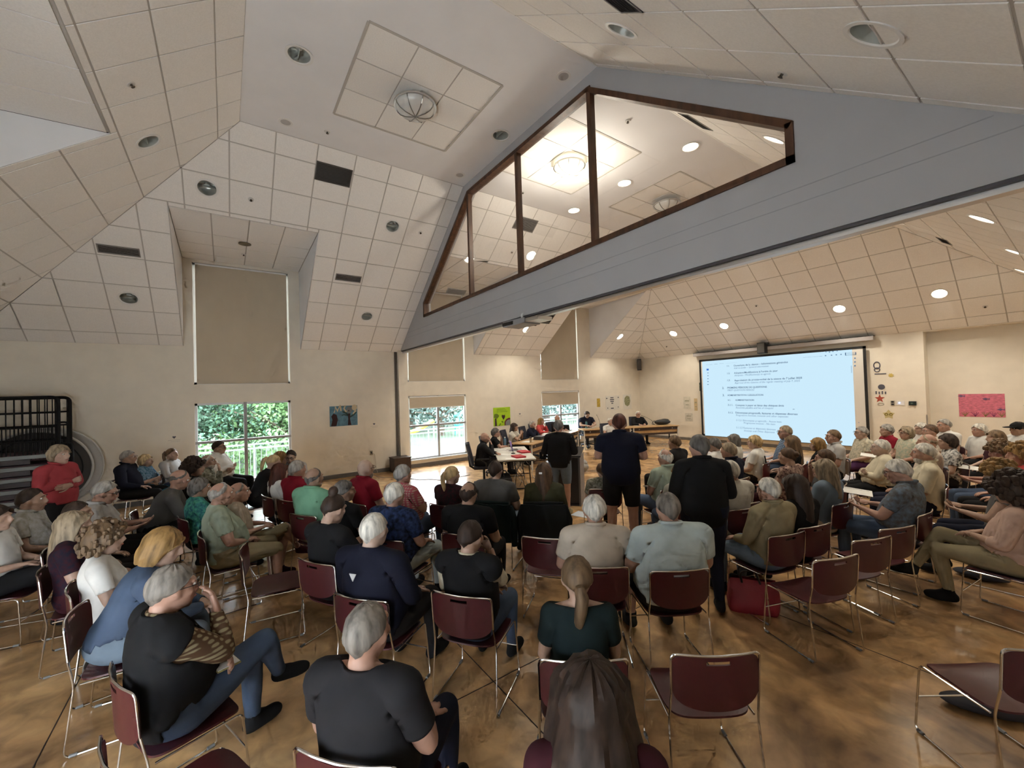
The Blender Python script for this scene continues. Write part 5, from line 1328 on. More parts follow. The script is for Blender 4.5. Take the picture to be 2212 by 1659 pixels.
# bright sheets caught between the chairs
rt = empty('round_table', (.20, -2.50, 1.02)); tag(rt, 'round folding table stood on edge against the wall behind the trolley', 'table'); rt.rotation_euler = (0, math.radians(8), 0)
MB().cyl((0, 0, 0), .76, .035, 48, (1, 0, 0)).build('table_top', mat('table_dark_underside', (.06, .055, .05), .6), rt); MB().tube([(.018, .76 * math.cos(2 * math.pi * k / 48), .76 * math.sin(2 * math.pi * k / 48)) for k in range(48)], .024, 8, True).build('table_rim', mat('rim_white', (.60, .60, .58), .5), rt)
MB().tube([(.045, .62 * math.cos(2 * math.pi * k / 40), .62 * math.sin(2 * math.pi * k / 40)) for k in range(40)], .012, 6, True).build('apron_ring', m_wire, rt)
rt2 = empty('round_table', (.09, -2.40, 1.02)); tag(rt2, 'second pale round table leaning behind the first', 'table'); rt2.rotation_euler = (0, math.radians(5), 0); MB().cyl((0, 0, 0), .80, .03, 48, (1, 0, 0)).build('table_top', mat('table_pale', (.50, .49, .47), .6), rt2); MB().tube([(.015, .8 * math.cos(2 * math.pi * k / 48), .8 * math.sin(2 * math.pi * k / 48)) for k in range(48)], .02, 8, True).build('table_rim', mat('rim_white', (.60, .60, .58), .5), rt2)

# ------------------------------------------------------------------ things on the floor
m_wal = mat('walnut_box', (.055, .03, .02), .5, var=.2, vscale=10)
o = empty('wooden_box', (.27, 4.70, 0), 0); tag(o, 'dark wooden box on the floor by the pilaster', 'box'); MB().box(-.2, .24, -.22, .28, 0, .42).build('box_body', m_wal, o, bevel=.01); MB().box(-.21, .25, -.23, .29, .40, .43).build('box_lid', m_wal, o)
o = empty('floor_speaker', (4.45, 5.62, 0), rf); tag(o, 'black equipment case on the floor under the folding table', 'case'); MB().box(-.35, .35, -.16, .16, 0.01, .36).build('case_body', m_black, o, bevel=.015); MB().box(-.32, .32, -.166, -.16, .05, .32).build('case_grille', m_grille, o); MB().tube(arc((-.1, -.0, .36), (.1, 0, .36), (0, 0, .05)), .012, 6).build('case_handle', m_black, o)
# bundle of cables hanging under the folding table
o = empty('cable_bundle', (4.35, 6.15, 0)); tag(o, 'tangle of pale cables under the folding table', 'cables')
rng = random.Random(3)
for k in range(7):
    p = [(rng.uniform(-.12, .12), rng.uniform(-.12, .12), .69)]
    for t in range(5): p.append((p[-1][0] + rng.uniform(-.1, .1), p[-1][1] + rng.uniform(-.1, .1), .69 - .13 * (t + 1)))
    MB().tube(rounded(p, .06, 3), .007, 5).build('cable', [mat('cable_white', (.55, .55, .55), .5), m_black][k % 2], o)
def floor_cable(pts, label, m=None):
    P = [pix(u, v, .006) for u, v in pts]; c = P[0]; o = MB().tube(rounded([p - c for p in P], .25, 4), .006, 5).build('floor_cable', m or mat('cable_grey', (.22, .21, .22), .5)); o.location = c; tag(o, label, 'cable', 'cables on the floor')
floor_cable([(890, 1034), (905, 1037), (930, 1035), (960, 1038), (992, 1030), (1015, 1026)], 'thin cable crossing the bright floor below the first far window'); floor_cable([(804, 1024), (818, 1031), (845, 1031), (890, 1034)], 'cable running from the wall socket along the floor')
# bags
o = empty('tote_bag', pix(1628, 1318, 0), math.radians(35)); tag(o, 'red shopping bag with dark handles standing on the floor', 'bag')
m_red = mat('red_woven_bag', (.26, .018, .028), .55, bump=.3, bscale=60)
mb = MB(); n = 16
rows = [(0, .21, .10), (.02, .225, .115), (.12, .23, .12), (.22, .22, .085), (.29, .205, .045), (.31, .20, .03)]
vs = [(a * math.copysign(abs(math.cos(t)) ** .6, math.cos(t)) + .012 * math.sin(5 * t + z * 20), b * math.copysign(abs(math.sin(t)) ** .6, math.sin(t)) + .012 * math.sin(3 * t + z * 25), z) for z, a, b in rows for t in [2 * math.pi * k / n for k in range(n)]]
mb.add(vs, [(i * n + k, i * n + (k + 1) % n, (i + 1) * n + (k + 1) % n, (i + 1) * n + k) for i in range(5) for k in range(n)] + [tuple(range(n))[::-1]]); mb.build('bag_body', m_red, o, smooth=True)
for s in (-1, 1): MB().tube(rounded([(-.10, s * .04, .28), (-.12, s * .06, .40), (.02, s * .07, .42), (.06, s * .04, .28)], .05), .010, 6).build('handle', m_black, o)
def slouch_bag(u, v, sx_, sy_, sz_, rz, label, m, strap=True):
    o = empty('handbag', pix(u, v, 0), rz); tag(o, label, 'bag', 'bags left on the floor'); mb = MB(); mb.ball((0, 0, sz_ * .9), (sx_, sy_, sz_ * .9), 18, 12); mb.ball((sx_ * .3, 0, sz_ * 1.5), (sx_ * .5, sy_ * .7, sz_ * .45), 14, 8); mb.build('bag_body', m, o, smooth=True)
    if strap: MB().tube(rounded([(-sx_ * .7, 0, sz_), (-sx_ * 1.35, .04, sz_ * 1.2), (-sx_ * 1.4, .02, .02), (-sx_ * .9, -.05, .02)], .06), .009, 6).build('strap', mat('strap_pale', (.35, .34, .30), .5), o)
m_nyl = mat('black_leather', (.014, .013, .013), .45, bump=.3, bscale=25)
slouch_bag(232, 1455, .17, .11, .10, .9, 'black handbag with pale strap on the floor under a chair', m_nyl); slouch_bag(345, 1600, .20, .15, .14, .3, 'dark bundle under the chair of the man in the black vest', mat('navy_cloth', (.018, .019, .03), .7, bump=.4, bscale=20), False)
slouch_bag(2140, 1540, .26, .10, .05, .55, 'dark jacket lying under the empty chair at the picture edge', mat('dark_jacket', (.016, .014, .02), .7, bump=.4, bscale=20), False)
slouch_bag(2120, 1250, .22, .12, .05, .1, 'dark blue bag under the chair of the woman in beige', mat('navy_cloth', (.018, .019, .03), .7, bump=.4, bscale=20), False)
# ------------------------------------------------------------------ outside the windows
m_grass = mat('lawn_green', (.075, .115, .070), .9, var=.25, vscale=.6, bump=.4, bscale=20)
o = struct(MB().box(-120, -1.9, -80, 90, -.75, -.7).build('ground_lawn', m_grass), label='green lawn outside the windows')
struct(MB().box(-1.9, -.16, -20, 30, -.25, -.1).build('ground_terrace', mat('terrace_concrete', (.34, .345, .34), .8, var=.08, vscale=2)), label='concrete terrace along the windows')
m_rail = mat('galvanised_rail', (.33, .38, .39), .5, .2)
_bal = MB().tube([(0, 0, .08), (0, 0, .93)], .008, 6).mesh('baluster', m_rail); _post = MB().box(-.025, .025, -.025, .025, -.1, 1.0).mesh('post', m_rail)
for i, (y0, y1) in enumerate(((-4.5, 2.6), (4.0, 9.0), (9.0, 16.0))):
    r = empty('terrace_railing', (-1.7, y0, -.1)); tag(r, ('grey balustrade outside the near window', 'grey balustrade outside the window beside the pilaster', 'grey balustrade outside the window behind the council')[i], 'railing', 'terrace balustrades'); L = y1 - y0
    for z in (.06, .94): MB().box(-.02, .02, 0, L, z, z + .045).build('rail', m_rail, r)
    MB().box(-.03, .03, 0, L, 1.06, 1.10).build('rail', m_rail, r)
    n = int(L / .13)
    for k in range(n): inst('baluster', _bal, r, (0, (k + .5) * L / n, .05))
    for k in range(int(L / 1.25) + 1): inst('post', _post, r, (0, k * L / int(L / 1.25), .08))
def leafmat(nm, c): return mat(nm, c, .8, var=.45, vscale=1.3)
m_bark = mat('bark', (.10, .075, .055), .9, var=.3, vscale=12)
def tree(x, y, h, r, seed, mleaf, label, bare=False, n=2600, zf=.46):
    rng = np.random.RandomState(seed); o = empty('tree', (x, y, -.7)); tag(o, label, 'tree', 'trees beyond the lawn'); mb = MB(); mb.tube([(0, 0, 0), (.1, .05, h * .3), (0, .1, h * .62)], [r * .10, r * .075, r * .03], 8)
    for k in range(12 if bare else 7):
        a = rng.rand() * 6.28; z = h * (.22 + .35 * rng.rand()); l = r * (.7 + .5 * rng.rand()); mb.tube([(0, 0, z), (.5 * l * math.cos(a), .5 * l * math.sin(a), z + .3 * l), (l * math.cos(a), l * math.sin(a), z + (.5 if not bare else .35) * l)], [r * .04, r * .025, r * .008], 5)
    mb.build('trunk', m_bark, o)
    # crown: leaf clusters, clumped
    nb = 26; cen = rng.randn(nb, 3) * (.42, .42, .32); cen /= np.maximum(1, np.linalg.norm(cen, axis=1))[:, None]; cen = cen * (r, r, h * .36) + (0, 0, h * zf)
    pts = []
    for c in cen: q = rng.randn(n // nb, 3); q /= np.linalg.norm(q, axis=1)[:, None]; pts.append(c + q * (r * .42) * (.75 + .3 * rng.rand(len(q), 1)))
    pts = np.vstack(pts); s = (.6 + .8 * rng.rand(len(pts))) * (.075 if x > -12 else .13); u = rng.randn(len(pts), 3); u /= np.linalg.norm(u, axis=1)[:, None]; w = np.cross(u, rng.randn(len(pts), 3)); w /= np.linalg.norm(w, axis=1)[:, None]
    v = np.stack([pts - u * s[:, None], pts + w * s[:, None] * .6, pts + u * s[:, None], pts - w * s[:, None] * .6], 1).reshape(-1, 3); t = np.arange(len(pts))[:, None] * 4
    tri = np.vstack([t + [0, 1, 2], t + [0, 2, 3]]); c = inst('foliage', to_mesh('foliage', v, tri, mleaf, False), o); c['kind'] = 'stuff'
g1, g2, g3 = leafmat('leaf_blue_green', (.060, .135, .085)), leafmat('leaf_bright_green', (.105, .20, .075)), leafmat('leaf_grey_green', (.10, .155, .14))
for i, (x, y, h, r, m, lb) in enumerate([(-9.5, -2.6, 5.0, 2.6, g1, 'leafy tree at the far edge of the near window'), (-10.5, .2, 5.6, 2.7, g1, 'dark green tree in the first half of the near window'), (-8.5, 2.9, 5.0, 2.3, g2, 'bright green tree at the mullion of the near window'), (-11, 5.2, 5.4, 2.8, g2, 'bright green tree in the second half of the near window'), (-15.5, 1.5, 7, 4.5, g1, 'tall tree behind the near window trees'),
        (-19, 12.5, 6, 3.6, g3, 'grey-green tree in the window beside the pilaster'), (-14.5, 13.0, 4.0, 2.2, g3, 'low bare-branched tree in the window beside the pilaster'), (-21, 19, 7, 4.2, g1, 'tree behind the playground'), (-18, 25.5, 6, 3.6, g3, 'tree in the window behind the council'), (-20, 31.5, 7, 4.2, g1, 'darker tree in the window behind the council'), (-24, 7.5, 7, 4.6, g2, 'pale tree far across the lawn'), (-27, 38, 8, 5, g1, 'distant tree past the lawn'), (-27, 14.5, 8, 5, g1, 'broad tree closing the view past the playground'), (-28, 26, 8, 5.5, g3, 'broad tree closing the view behind the council window')]):
    tree(x, y, h, r, 10 + i, m, lb, 'bare' in lb, 500 if 'bare' in lb else 9000 if x > -12 else 5200)
# hedge behind the near railing
def shrub(x, y, r, seed, label):
    rng = np.random.RandomState(seed); o = empty('shrub', (x, y, -.7)); tag(o, label, 'shrub', 'shrubs along the terrace'); MB().tube([(0, 0, 0), (0, 0, r)], .04, 6).build('stem', m_bark, o); n = 700; q = rng.randn(n, 3); q /= np.linalg.norm(q, axis=1)[:, None]; pts = q * r * (.6 + .45 * rng.rand(n, 1)) + (0, 0, r); s = np.full(n, .09); u = rng.randn(n, 3); u /= np.linalg.norm(u, axis=1)[:, None]; w = np.cross(u, q)
    v = np.stack([pts - u * .09, pts + w * .06, pts + u * .09, pts - w * .06], 1).reshape(-1, 3); t = np.arange(n)[:, None] * 4; c = inst('foliage', to_mesh('foliage', v, np.vstack([t + [0, 1, 2], t + [0, 2, 3]]), g2, False), o); c['kind'] = 'stuff'
for i, y in enumerate((-2.6, -1.0, .5, 1.9)): shrub(-4.2 - .5 * (i % 2), y, .95, 50 + i, ('shrub by the balustrade, farthest along the near window', 'shrub by the balustrade behind the seated man in white', 'shrub by the balustrade near the mullion', 'shrub by the balustrade at the pilaster end')[i])
# playground slide and frame
o = empty('playground_slide', (-12, 10.4, -.7)); tag(o, 'yellow playground slide on the lawn', 'slide'); MB().tube([(0, -1.1, .55), (0, -.2, .75), (0, .9, 1.25)], [.13, .13, .13], 10).build('slide_chute', mat('slide_yellow', (.62, .45, .06), .5), o); MB().tube([(0, .9, 0), (0, .9, 1.25)], .05, 8).build('support_post', m_rail, o)
o = empty('playground_tower', (-13.5, 14.1, -.7)); tag(o, 'turquoise playground climbing tower', 'playground'); MB().box(-.4, .4, -.4, .4, .55, .75).build('deck', mat('turquoise_paint', (.06, .38, .36), .5), o)
for a in (-.35, .35):
    for b in (-.35, .35): MB().tube([(a, b, 0), (a, b, 1.4)], .04, 8).build('tower_post', mat('turquoise_paint', (.06, .38, .36), .5), o)
MB().prism([(-.45, -.45, 1.35), (.45, -.45, 1.35), (0, 0, 1.7)], (0, .9, 0)).build('tower_roof', mat('turquoise_paint', (.06, .38, .36), .5), o)
# ------------------------------------------------------------------ the audience and the council
HC = dict(white=(.56, .53, .47), grey=(.30, .28, .255), dgrey=(.13, .12, .11), blond=(.48, .35, .18), gold=(.24, .14, .05), lbrown=(.14, .088, .048), mgrey=(.19, .17, .148), brown=(.09, .05, .028), dbrown=(.035, .021, .015), auburn=(.075, .022, .014), ash=(.27, .21, .14))
SKIN = dict(l=(.47, .31, .235), t=(.38, .235, .165), r=(.45, .26, .19), p=(.52, .37, .29))
def hmat(n): return mat('hair_' + n, HC[n], .55, var=.45, vscale=30, stretch=(1, 1, .15), spec=.3)
def smat(n): return mat('skin_' + n, SKIN[n], .5, var=.06, vscale=18)
FAB = {
 'black': (.012, .012, .013), 'navy': (.012, .014, .028), 'dnavy': (.010, .011, .022), 'charcoal': (.020, .019, .021), 'grey': (.11, .107, .104), 'lgrey': (.46, .45, .44), 'white': (.70, .69, .66), 'offwhite': (.60, .57, .50), 'cream': (.62, .56, .42), 'beige': (.50, .43, .35), 'khaki': (.30, .25, .15), 'olive': (.10, .10, .055), 'dolive': (.055, .055, .03),
 'green': (.15, .30, .19), 'mint': (.20, .42, .28), 'sage': (.36, .43, .34), 'red': (.24, .014, .028), 'coral': (.36, .05, .06), 'salmon': (.62, .09, .09), 'pink': (.45, .10, .13), 'maroon': (.05, .012, .018), 'blue': (.035, .06, .16), 'denim': (.07, .10, .16), 'ldenim': (.16, .21, .27), 'lblue': (.48, .56, .57), 'skyblue': (.26, .36, .50), 'teal': (.03, .13, .19), 'turq': (.10, .45, .33), 'dteal': (.014, .024, .026), 'brown': (.10, .055, .03), 'stone': (.34, .33, .27), 'purple': (.10, .04, .12), 'blush': (.52, .36, .29)}
def fab(n):
    """cloth by name; 'a/b' mottles two cloth colours into a print, 'a#b' weaves them into checks"""
    key = 'cloth_' + n.replace('/', '_on_').replace('#', '_check_')
    if key in _M: return _M[key]
    if '#' in n:
        a, b = n.split('#'); m = mat(key, FAB[a], .85, spec=.15); nt = m.node_tree; bs = nt.nodes['Principled BSDF']; tc = nt.nodes.new('ShaderNodeTexCoord'); ck = []
        for d in ('X', 'Z'):
            w = nt.nodes.new('ShaderNodeTexWave'); w.bands_direction = d; w.inputs['Scale'].default_value = 9 if d == 'X' else 11; w.inputs['Distortion'].default_value = .6; nt.links.new(tc.outputs['Object'], w.inputs['Vector']); ck.append(w)
        mth = nt.nodes.new('ShaderNodeMath'); mth.operation = 'MULTIPLY'; nt.links.new(ck[0].outputs['Fac'], mth.inputs[0]); nt.links.new(ck[1].outputs['Fac'], mth.inputs[1])
        r = nt.nodes.new('ShaderNodeValToRGB'); r.color_ramp.elements[0].color = (*FAB[a], 1); r.color_ramp.elements[1].color = (*FAB[b], 1); r.color_ramp.elements[0].position = .15; r.color_ramp.elements[1].position = .5
        nt.links.new(mth.outputs[0], r.inputs[0]); nt.links.new(r.outputs[0], bs.inputs['Base Color']); return m
    if '/' in n:
        a, b = n.split('/'); return mat(key, FAB[a], .85, var=.01, vscale=26, col2=FAB[b], spec=.15)
    return mat(key, FAB[n], .85, var=.10, vscale=7, spec=.15)

_eye_w = MB().ball((0, 0, 0), .0115, 10, 7).mesh('eyeball', mat('eye_white', (.70, .67, .63), .25), True)
_eye_i = MB().ball((0, .0065, 0), .0062, 8, 6).mesh('iris', mat('iris_brown', (.05, .03, .02), .2), True)
_gl = MB()
for s in (-1, 1): _gl.tube([(s * .034 + .021 * math.cos(2 * math.pi * k / 14), .101, .008 + .017 * math.sin(2 * math.pi * k / 14)) for k in range(14)], .0022, 5, True); _gl.tube([(s * .055, .100, .012), (s * .078, .06, .012), (s * .080, -.01, .006)], .0022, 5)
_gl.tube([(-.013, .102, .012), (0, .105, .014), (.013, .102, .012)], .0022, 5)
_glass_me = _gl.mesh('eyeglasses', mat('glasses_dark', (.03, .03, .03), .3), True)
_lips = MB().tube([(-.024, .0845, -.066), (-.010, .0985, -.0625), (.010, .0985, -.0625), (.024, .0845, -.066)], [.003, .0058, .0058, .003], 7).mesh('lips', mat('lips', (.42, .15, .12), .5), True)
_brow = {}
FOCUS = np.array([3.2, 8.5])
PLOG = []
_seed = [0]
def person(u, v, z, pose, label, short, hr, sk, top, bot, face=None, turn=0., nod=0., fat=.02, fem=0, mirror=0, glasses=0, eyes=0, beard=None, sleeve=.62, legs=1.93, collar=0, vest=None, shoes='black', chair_=1, neck=.035, wide=1.0, hem=-.02, cap=None, strap=None, clip_=0, tri=0):
    _seed[0] += 1; seed = _seed[0]
    D = get_pose(pose, 7000); vv = D['v'].copy(); tt = D['t']; hvv = D['hv'].copy(); htt = D['ht']
    vv = vv + D['n'] * (D['wfat'] * fat)[:, None]
    if D['fw'] is not None and fat > .02:    # belly goes forward
        b = np.where(D['torso'], np.exp(-((D['hP'] - .12) / .13) ** 2), 0) * np.clip(D['n'] @ D['fw'], 0, 1); vv = vv + D['fw'] * (_lap(b, D['e'], 6) * fat * 1.2)[:, None]
    piv = D['N'] + D['ax'] * .03; Rh = _rot('z', math.radians(turn)) @ _rot('x', math.radians(nod))
    w = D['whead'][:, None]; vv = vv * (1 - w) + w * ((vv - piv) @ Rh.T + piv)
    Hc = Rh @ (D['Hc'] - piv) + piv; HR = Rh @ D['HR']
    sxw = (.95 if fem else 1.0) * wide * 1.07
    hw = np.clip(1 - D['whead'], 0, 1)
    vv[:, 0] *= 1 + (sxw - 1) * hw; hvv[:, 0] *= sxw
    if mirror: vv[:, 0] *= -1; hvv[:, 0] *= -1; tt = tt[:, ::-1]; htt = htt[:, ::-1]; Mx = np.diag([-1., 1, 1]); Hc = Mx @ Hc; HR = Mx @ HR @ Mx
    if chair_ == 1: z += .06
    topl = Hc + HR @ V(0, -.012, HEAD_TOP + (.012 if hr[0] not in ('none', 'fringe_ring', 'thin') else .0))
    s = min(max(z / topl[2], .86), 1.13); T = pix(u, v, s * topl[2])
    if face is None: fd = FOCUS - T[:2]
    elif isinstance(face, (int, float)): fd = FOCUS - T[:2]; a = math.radians(face); fd = np.array([fd[0] * math.cos(a) - fd[1] * math.sin(a), fd[0] * math.sin(a) + fd[1] * math.cos(a)])
    else: fd = np.array(face, float)
    rz = math.atan2(-fd[0], fd[1]); Rz = _rot('z', rz); loc = T - Rz @ (topl * s); loc[2] = 0
    PLOG.append((short, label, loc[:2].copy(), z, s, chair_))
    o = empty('person', loc, rz); o.scale = (s, s, s); tag(o, label, 'person', 'people at the meeting')
    n = vnormals(vv, tt); ms = smat(sk)
    bt = np.vstack([tt, htt + len(vv)]); inst('body', to_mesh('body', np.vstack([vv, hvv]), bt, ms), o)
    def garment(name, f, m, off, amp, sd=0):
        gv, gt, (gn, wh) = clip(vv, tt, f, (n, D['whead']))
        if not len(gt): return
        k = off + fold(gv, seed * 7 + sd, amp); ov = gv + gn * np.maximum(k, .004)[:, None]
        ov, gt = lip(ov, gt, gv + gn * .001); inst(name, to_mesh(name, ov, gt, m), o)
    arm, leg, foot, tp, hP, hn = D['arm'], D['leg'], D['foot'], D['tp'], D['hP'], D['hn']
    def f_top(sl, hm, nk): return np.maximum(np.maximum(np.where(arm, (tp - sl) * .28, -.1), np.where(leg | foot, .06, np.where(arm, -.1, hm - hP))), hn - nk)
    f_bot = np.maximum(np.where(leg, (tp - legs) * .45, np.where(foot, .05 if legs < 1.97 else .05, -.1)), np.where(leg | foot, -.1, np.where(D['torso'], hP - .085, .06)))
    garment('shorts' if legs < 1.2 else 'trousers', f_bot, fab(bot), .010, .005, 1)
    garment('shirt' if not fem else 'top', f_top(sleeve, hem, neck), fab(top), .015, .006, 2)
    if vest: garment('vest', f_top(.05 if vest[0] != 'J' else 1.9, hem - .02, neck - .012), fab(vest.lstrip('J')), .027, .006, 3)
    garment('shoes', np.where(foot, -.05, np.where(leg, (1.90 - tp) * .45, .05)), fab(shoes), .008, .001, 4)
    if collar:
        mb = MB(); pts = []
        for k in range(16):
            a = 2 * math.pi * k / 16; pts.append(D['N'] + D['ax'] * (.046 - .026 * math.sin(a)) + V(1, 0, 0) * .076 * math.cos(a) + D['fw'] * (.076 * math.sin(a) + .006))
        if mirror: pts = [_xm(p) for p in pts]
        mb.tube(pts, .016, 7, True); mb.build('collar', fab(top), o, smooth=True)
    Mh = Matrix.Translation(Vector(Hc)) @ Matrix(HR.tolist()).to_4x4() @ Matrix.Scale(HSC, 4)
    if hr[0] != 'none':
        inst('hair', hair(hr[0], seed % 5, hmat(hr[1])), o, mw=Mh)
        if hr[0] in ('curly', 'bigcurly'): pass
    if cap: inst('cap', cap_mesh(cap), o, mw=Mh)
    if glasses: inst('eyeglasses', _glass_me, o, mw=Mh)
    if eyes:
        for q in (-1, 1):
            M2 = Mh @ Matrix.Translation((q * .032, .0765, .010)); e = inst('eye', _eye_w, o, mw=M2); inst('iris', _eye_i, e)
            key = (q, hr[1])
            if key not in _brow: _brow[key] = MB().tube([(q * .014, .0985, .030), (q * .032, .0985, .036), (q * .050, .082, .031)], [.003, .0042, .002], 6).mesh('eyebrow', hmat(hr[1] if hr[1] != 'white' else 'grey'), True)
            inst('eyebrow', _brow[key], o, mw=Mh)
        inst('mouth', _lips, o, mw=Mh)
    def torso_pt(x, h, sgn):
        a_, b_ = .172 * sxw + fat * .9, .116 + fat * .9; y = b_ * math.sqrt(max(0, 1 - (x / a_) ** 2)); p = D['P'] + D['ax'] * h * np.linalg.norm(D['N'] - D['P']) / .5 + V(1, 0, 0) * x + D['fw'] * (sgn * (y + .030)); return _xm(p) if mirror else p
    for (x0, x1) in (strap or ()):
        pts = [torso_pt(x0 + (x1 - x0) * t, .44 - .42 * t, -1) for t in np.linspace(0, 1, 7)]; MB().tube(pts, .012, 6).build('strap', fab('black'), o)
    if clip_: MB().box(-.018, .018, -.004, .004, -.01, .01).build('hair_clip', m_white, o).matrix_local = Mh @ Matrix.Translation((-.03, -.128, .02))
    if tri:
        c = torso_pt(0, .43, -1); mb = MB(); mb.prism([c + V(-.028, 0, .02), c + V(.028, 0, .02), c + V(0, 0, -.032)], -D['fw'] * .006); mb.build('white_triangle', mat('print_white', (.5, .5, .5), .7), o)
    if beard: inst('beard', beard_mesh(beard), o, mw=Mh)
    if chair_ == 1: chair(loc[0] + Rz[0, 1] * .0, loc[1], rz, 'burgundy stacking chair under the ' + short)
    return o, Rz, loc, s
_bm = {}
def beard_mesh(c):
    if c not in _bm:
        mb = MB(); mb.ball((0, .033, -.086), (.060, .060, .052), 14, 9); _bm[c] = mb.mesh('beard', hmat(c), True)
    return _bm[c]
def cap_mesh(c):
    if c not in _bm:
        mb = MB(); mb.ball((0, -.012, .035), (.092, .112, .085), 18, 10); mb.prism([(-.075, .07, .03), (.075, .07, .03), (.055, .18, .02), (0, .195, .018), (-.055, .18, .02)], (0, 0, .01)); _bm[c] = mb.mesh('cap', fab(c), True)
    return _bm[c]

R_ = np.array([.574, .819])
P = person
# --- beside the trolley and along the window wall
P(127, 962, 1.72, 'stand_cross', 'person in a coral jacket standing with folded arms beside the chair trolley', 'x', ('shortbob', 'ash'), 'l', 'coral', 'charcoal', face=(.55, .83), fem=1, sleeve=1.93, collar=1, eyes=1, chair_=0, fat=.03)
P(276, 973, 1.30, 'lap', 'grey-haired man in a dark navy jacket seated by the wall near the round tables', 'man in dark navy jacket by the wall', ('short', 'grey'), 't', 'dnavy', 'black', face=(.25, 1), sleeve=1.93, collar=1, glasses=1, eyes=1, fat=.05, wide=1.08)
P(314, 982, 1.17, 'cross', 'blond woman in a bright blue print top, arms folded, by the wall', 'blond woman in blue print', ('shortbob', 'blond'), 'l', 'teal/skyblue', 'teal', face=(.3, 1), fem=1, sleeve=.9, eyes=1, fat=.04)
P(370, 968, 1.24, 'cross', 'woman with hair tied back in a grey cardigan, nearest the wall', 'woman in grey cardigan at the wall', ('ponytail', 'lbrown'), 'l', 'lgrey', 'denim', face=(.5, .9), fem=1, sleeve=1.9, eyes=1, fat=.03)
P(472, 952, 1.36, 'cross', 'man in a white shirt with folded arms in front of the window', 'man in white shirt before the window', ('short', 'dbrown'), 't', 'white', 'black', face=(.45, .9), sleeve=1.9, collar=1, glasses=1, eyes=1, fat=.05)
P(448, 981, 1.24, 'kneechin', 'white-haired man in olive resting his chin on his hand', 'white-haired man in olive', ('balding', 'white'), 'l', 'olive/stone', 'khaki', face=(.2, 1), eyes=1, sleeve=1.9, fat=.03, beard='white')
P(418, 992, 1.30, 'lap', 'woman with tousled dark brown hair behind the bald man in the hooded top', 'woman with tousled brown hair', ('curly', 'dbrown'), 'l', 'black', 'black', face=(.1, 1), fem=1, sleeve=1.9, eyes=1)
P(395, 1015, 1.26, 'lean', 'bald man in a grey hooded top bent forward', 'bald man in grey hooded top', ('fringe_ring', 'dgrey'), 'r', 'grey', 'charcoal', face=(.0, 1), sleeve=1.93, eyes=1, fat=.03)
P(430, 1033, 1.22, 'lap', 'dark-haired woman in a turquoise top behind the man in green-grey', 'woman in turquoise top', ('wavy', 'dgrey'), 't', 'turq/teal', 'black', fem=1, eyes=1, fat=.03)
P(476, 1041, 1.30, 'clasp', 'grey-haired man in a pale green-grey tee shirt with an outstretched leg', 'man in pale green-grey tee', ('balding', 'grey'), 'r', 'sage', 'khaki', face=(-.12, 1), eyes=1, fat=.06, wide=1.08, legs=1.05)
P(514, 1043, 1.20, 'kneecross', 'bald man with crossed bare legs beside the man in green-grey', 'bald man with crossed bare legs', ('fringe_ring', 'grey'), 'r', 'beige', 'khaki', face=(.0, 1), eyes=1, legs=1.0, shoes='maroon')
P(235, 1039, 1.28, 'read', 'grey-haired man in a pale blue shirt looking down at his lap', 'grey-haired man in pale blue shirt', ('short', 'grey'), 'r', 'lgrey', 'black', face=(.05, 1), eyes=1, collar=1, glasses=1, fat=.03)
P(66, 1055, 1.28, 'lap', 'dark-haired man in a pale patterned shirt at the picture edge', 'dark-haired man in pale patterned shirt', ('short', 'dbrown'), 't', 'lgrey/stone', 'ldenim', face=(.1, 1), eyes=1, collar=1, fat=.03)
P(165, 1083, 1.20, 'lap', 'dark-haired person mostly hidden behind the woman with ash blond hair', 'dark-haired person behind ash blond hair', ('short', 'dbrown'), 't', 'black', 'black', face=(.1, 1))
P(157, 1105, 1.24, 'lap', 'woman with long ash blond hair in a dark flowered dress', 'woman in dark flowered dress', ('long', 'ash'), 'l', 'maroon/navy', 'maroon', face=(-.1, 1), fem=1, legs=1.3, fat=.03, shoes='offwhite')
P(223, 1132, 1.22, 'lap', 'woman with short wavy brown hair in a white top', 'woman with wavy brown hair in white', ('curly', 'lbrown'), 'l', 'white', 'blush', face=(-.15, 1), fem=1, eyes=1, fat=.03)
P(367, 1141, 1.24, 'lean', 'woman with golden bobbed hair in a denim blue jacket leaning forward', 'woman with golden bob in denim', ('bob', 'gold'), 'l', 'denim', 'ldenim', face=(.05, 1), fem=1, sleeve=1.93, fat=.03)
P(375, 1219, 1.27, 'kneechin', 'grey-haired man in a black vest over checked sleeves, legs crossed', 'man in the black vest', ('short', 'mgrey'), 'r', 'brown#khaki', 'denim', face=(-.35, 1), sleeve=1.93, vest='black', eyes=1, glasses=1, fat=.05, wide=1.1, nod=-6)
P(-12, 1092, 1.24, 'kneecross', 'person with bare legs cut off by the picture edge', 'person cut off by the picture edge', ('long', 'dbrown'), 'l', 'white', 'black', face=(.25, 1), fem=1, legs=.8, shoes='charcoal')
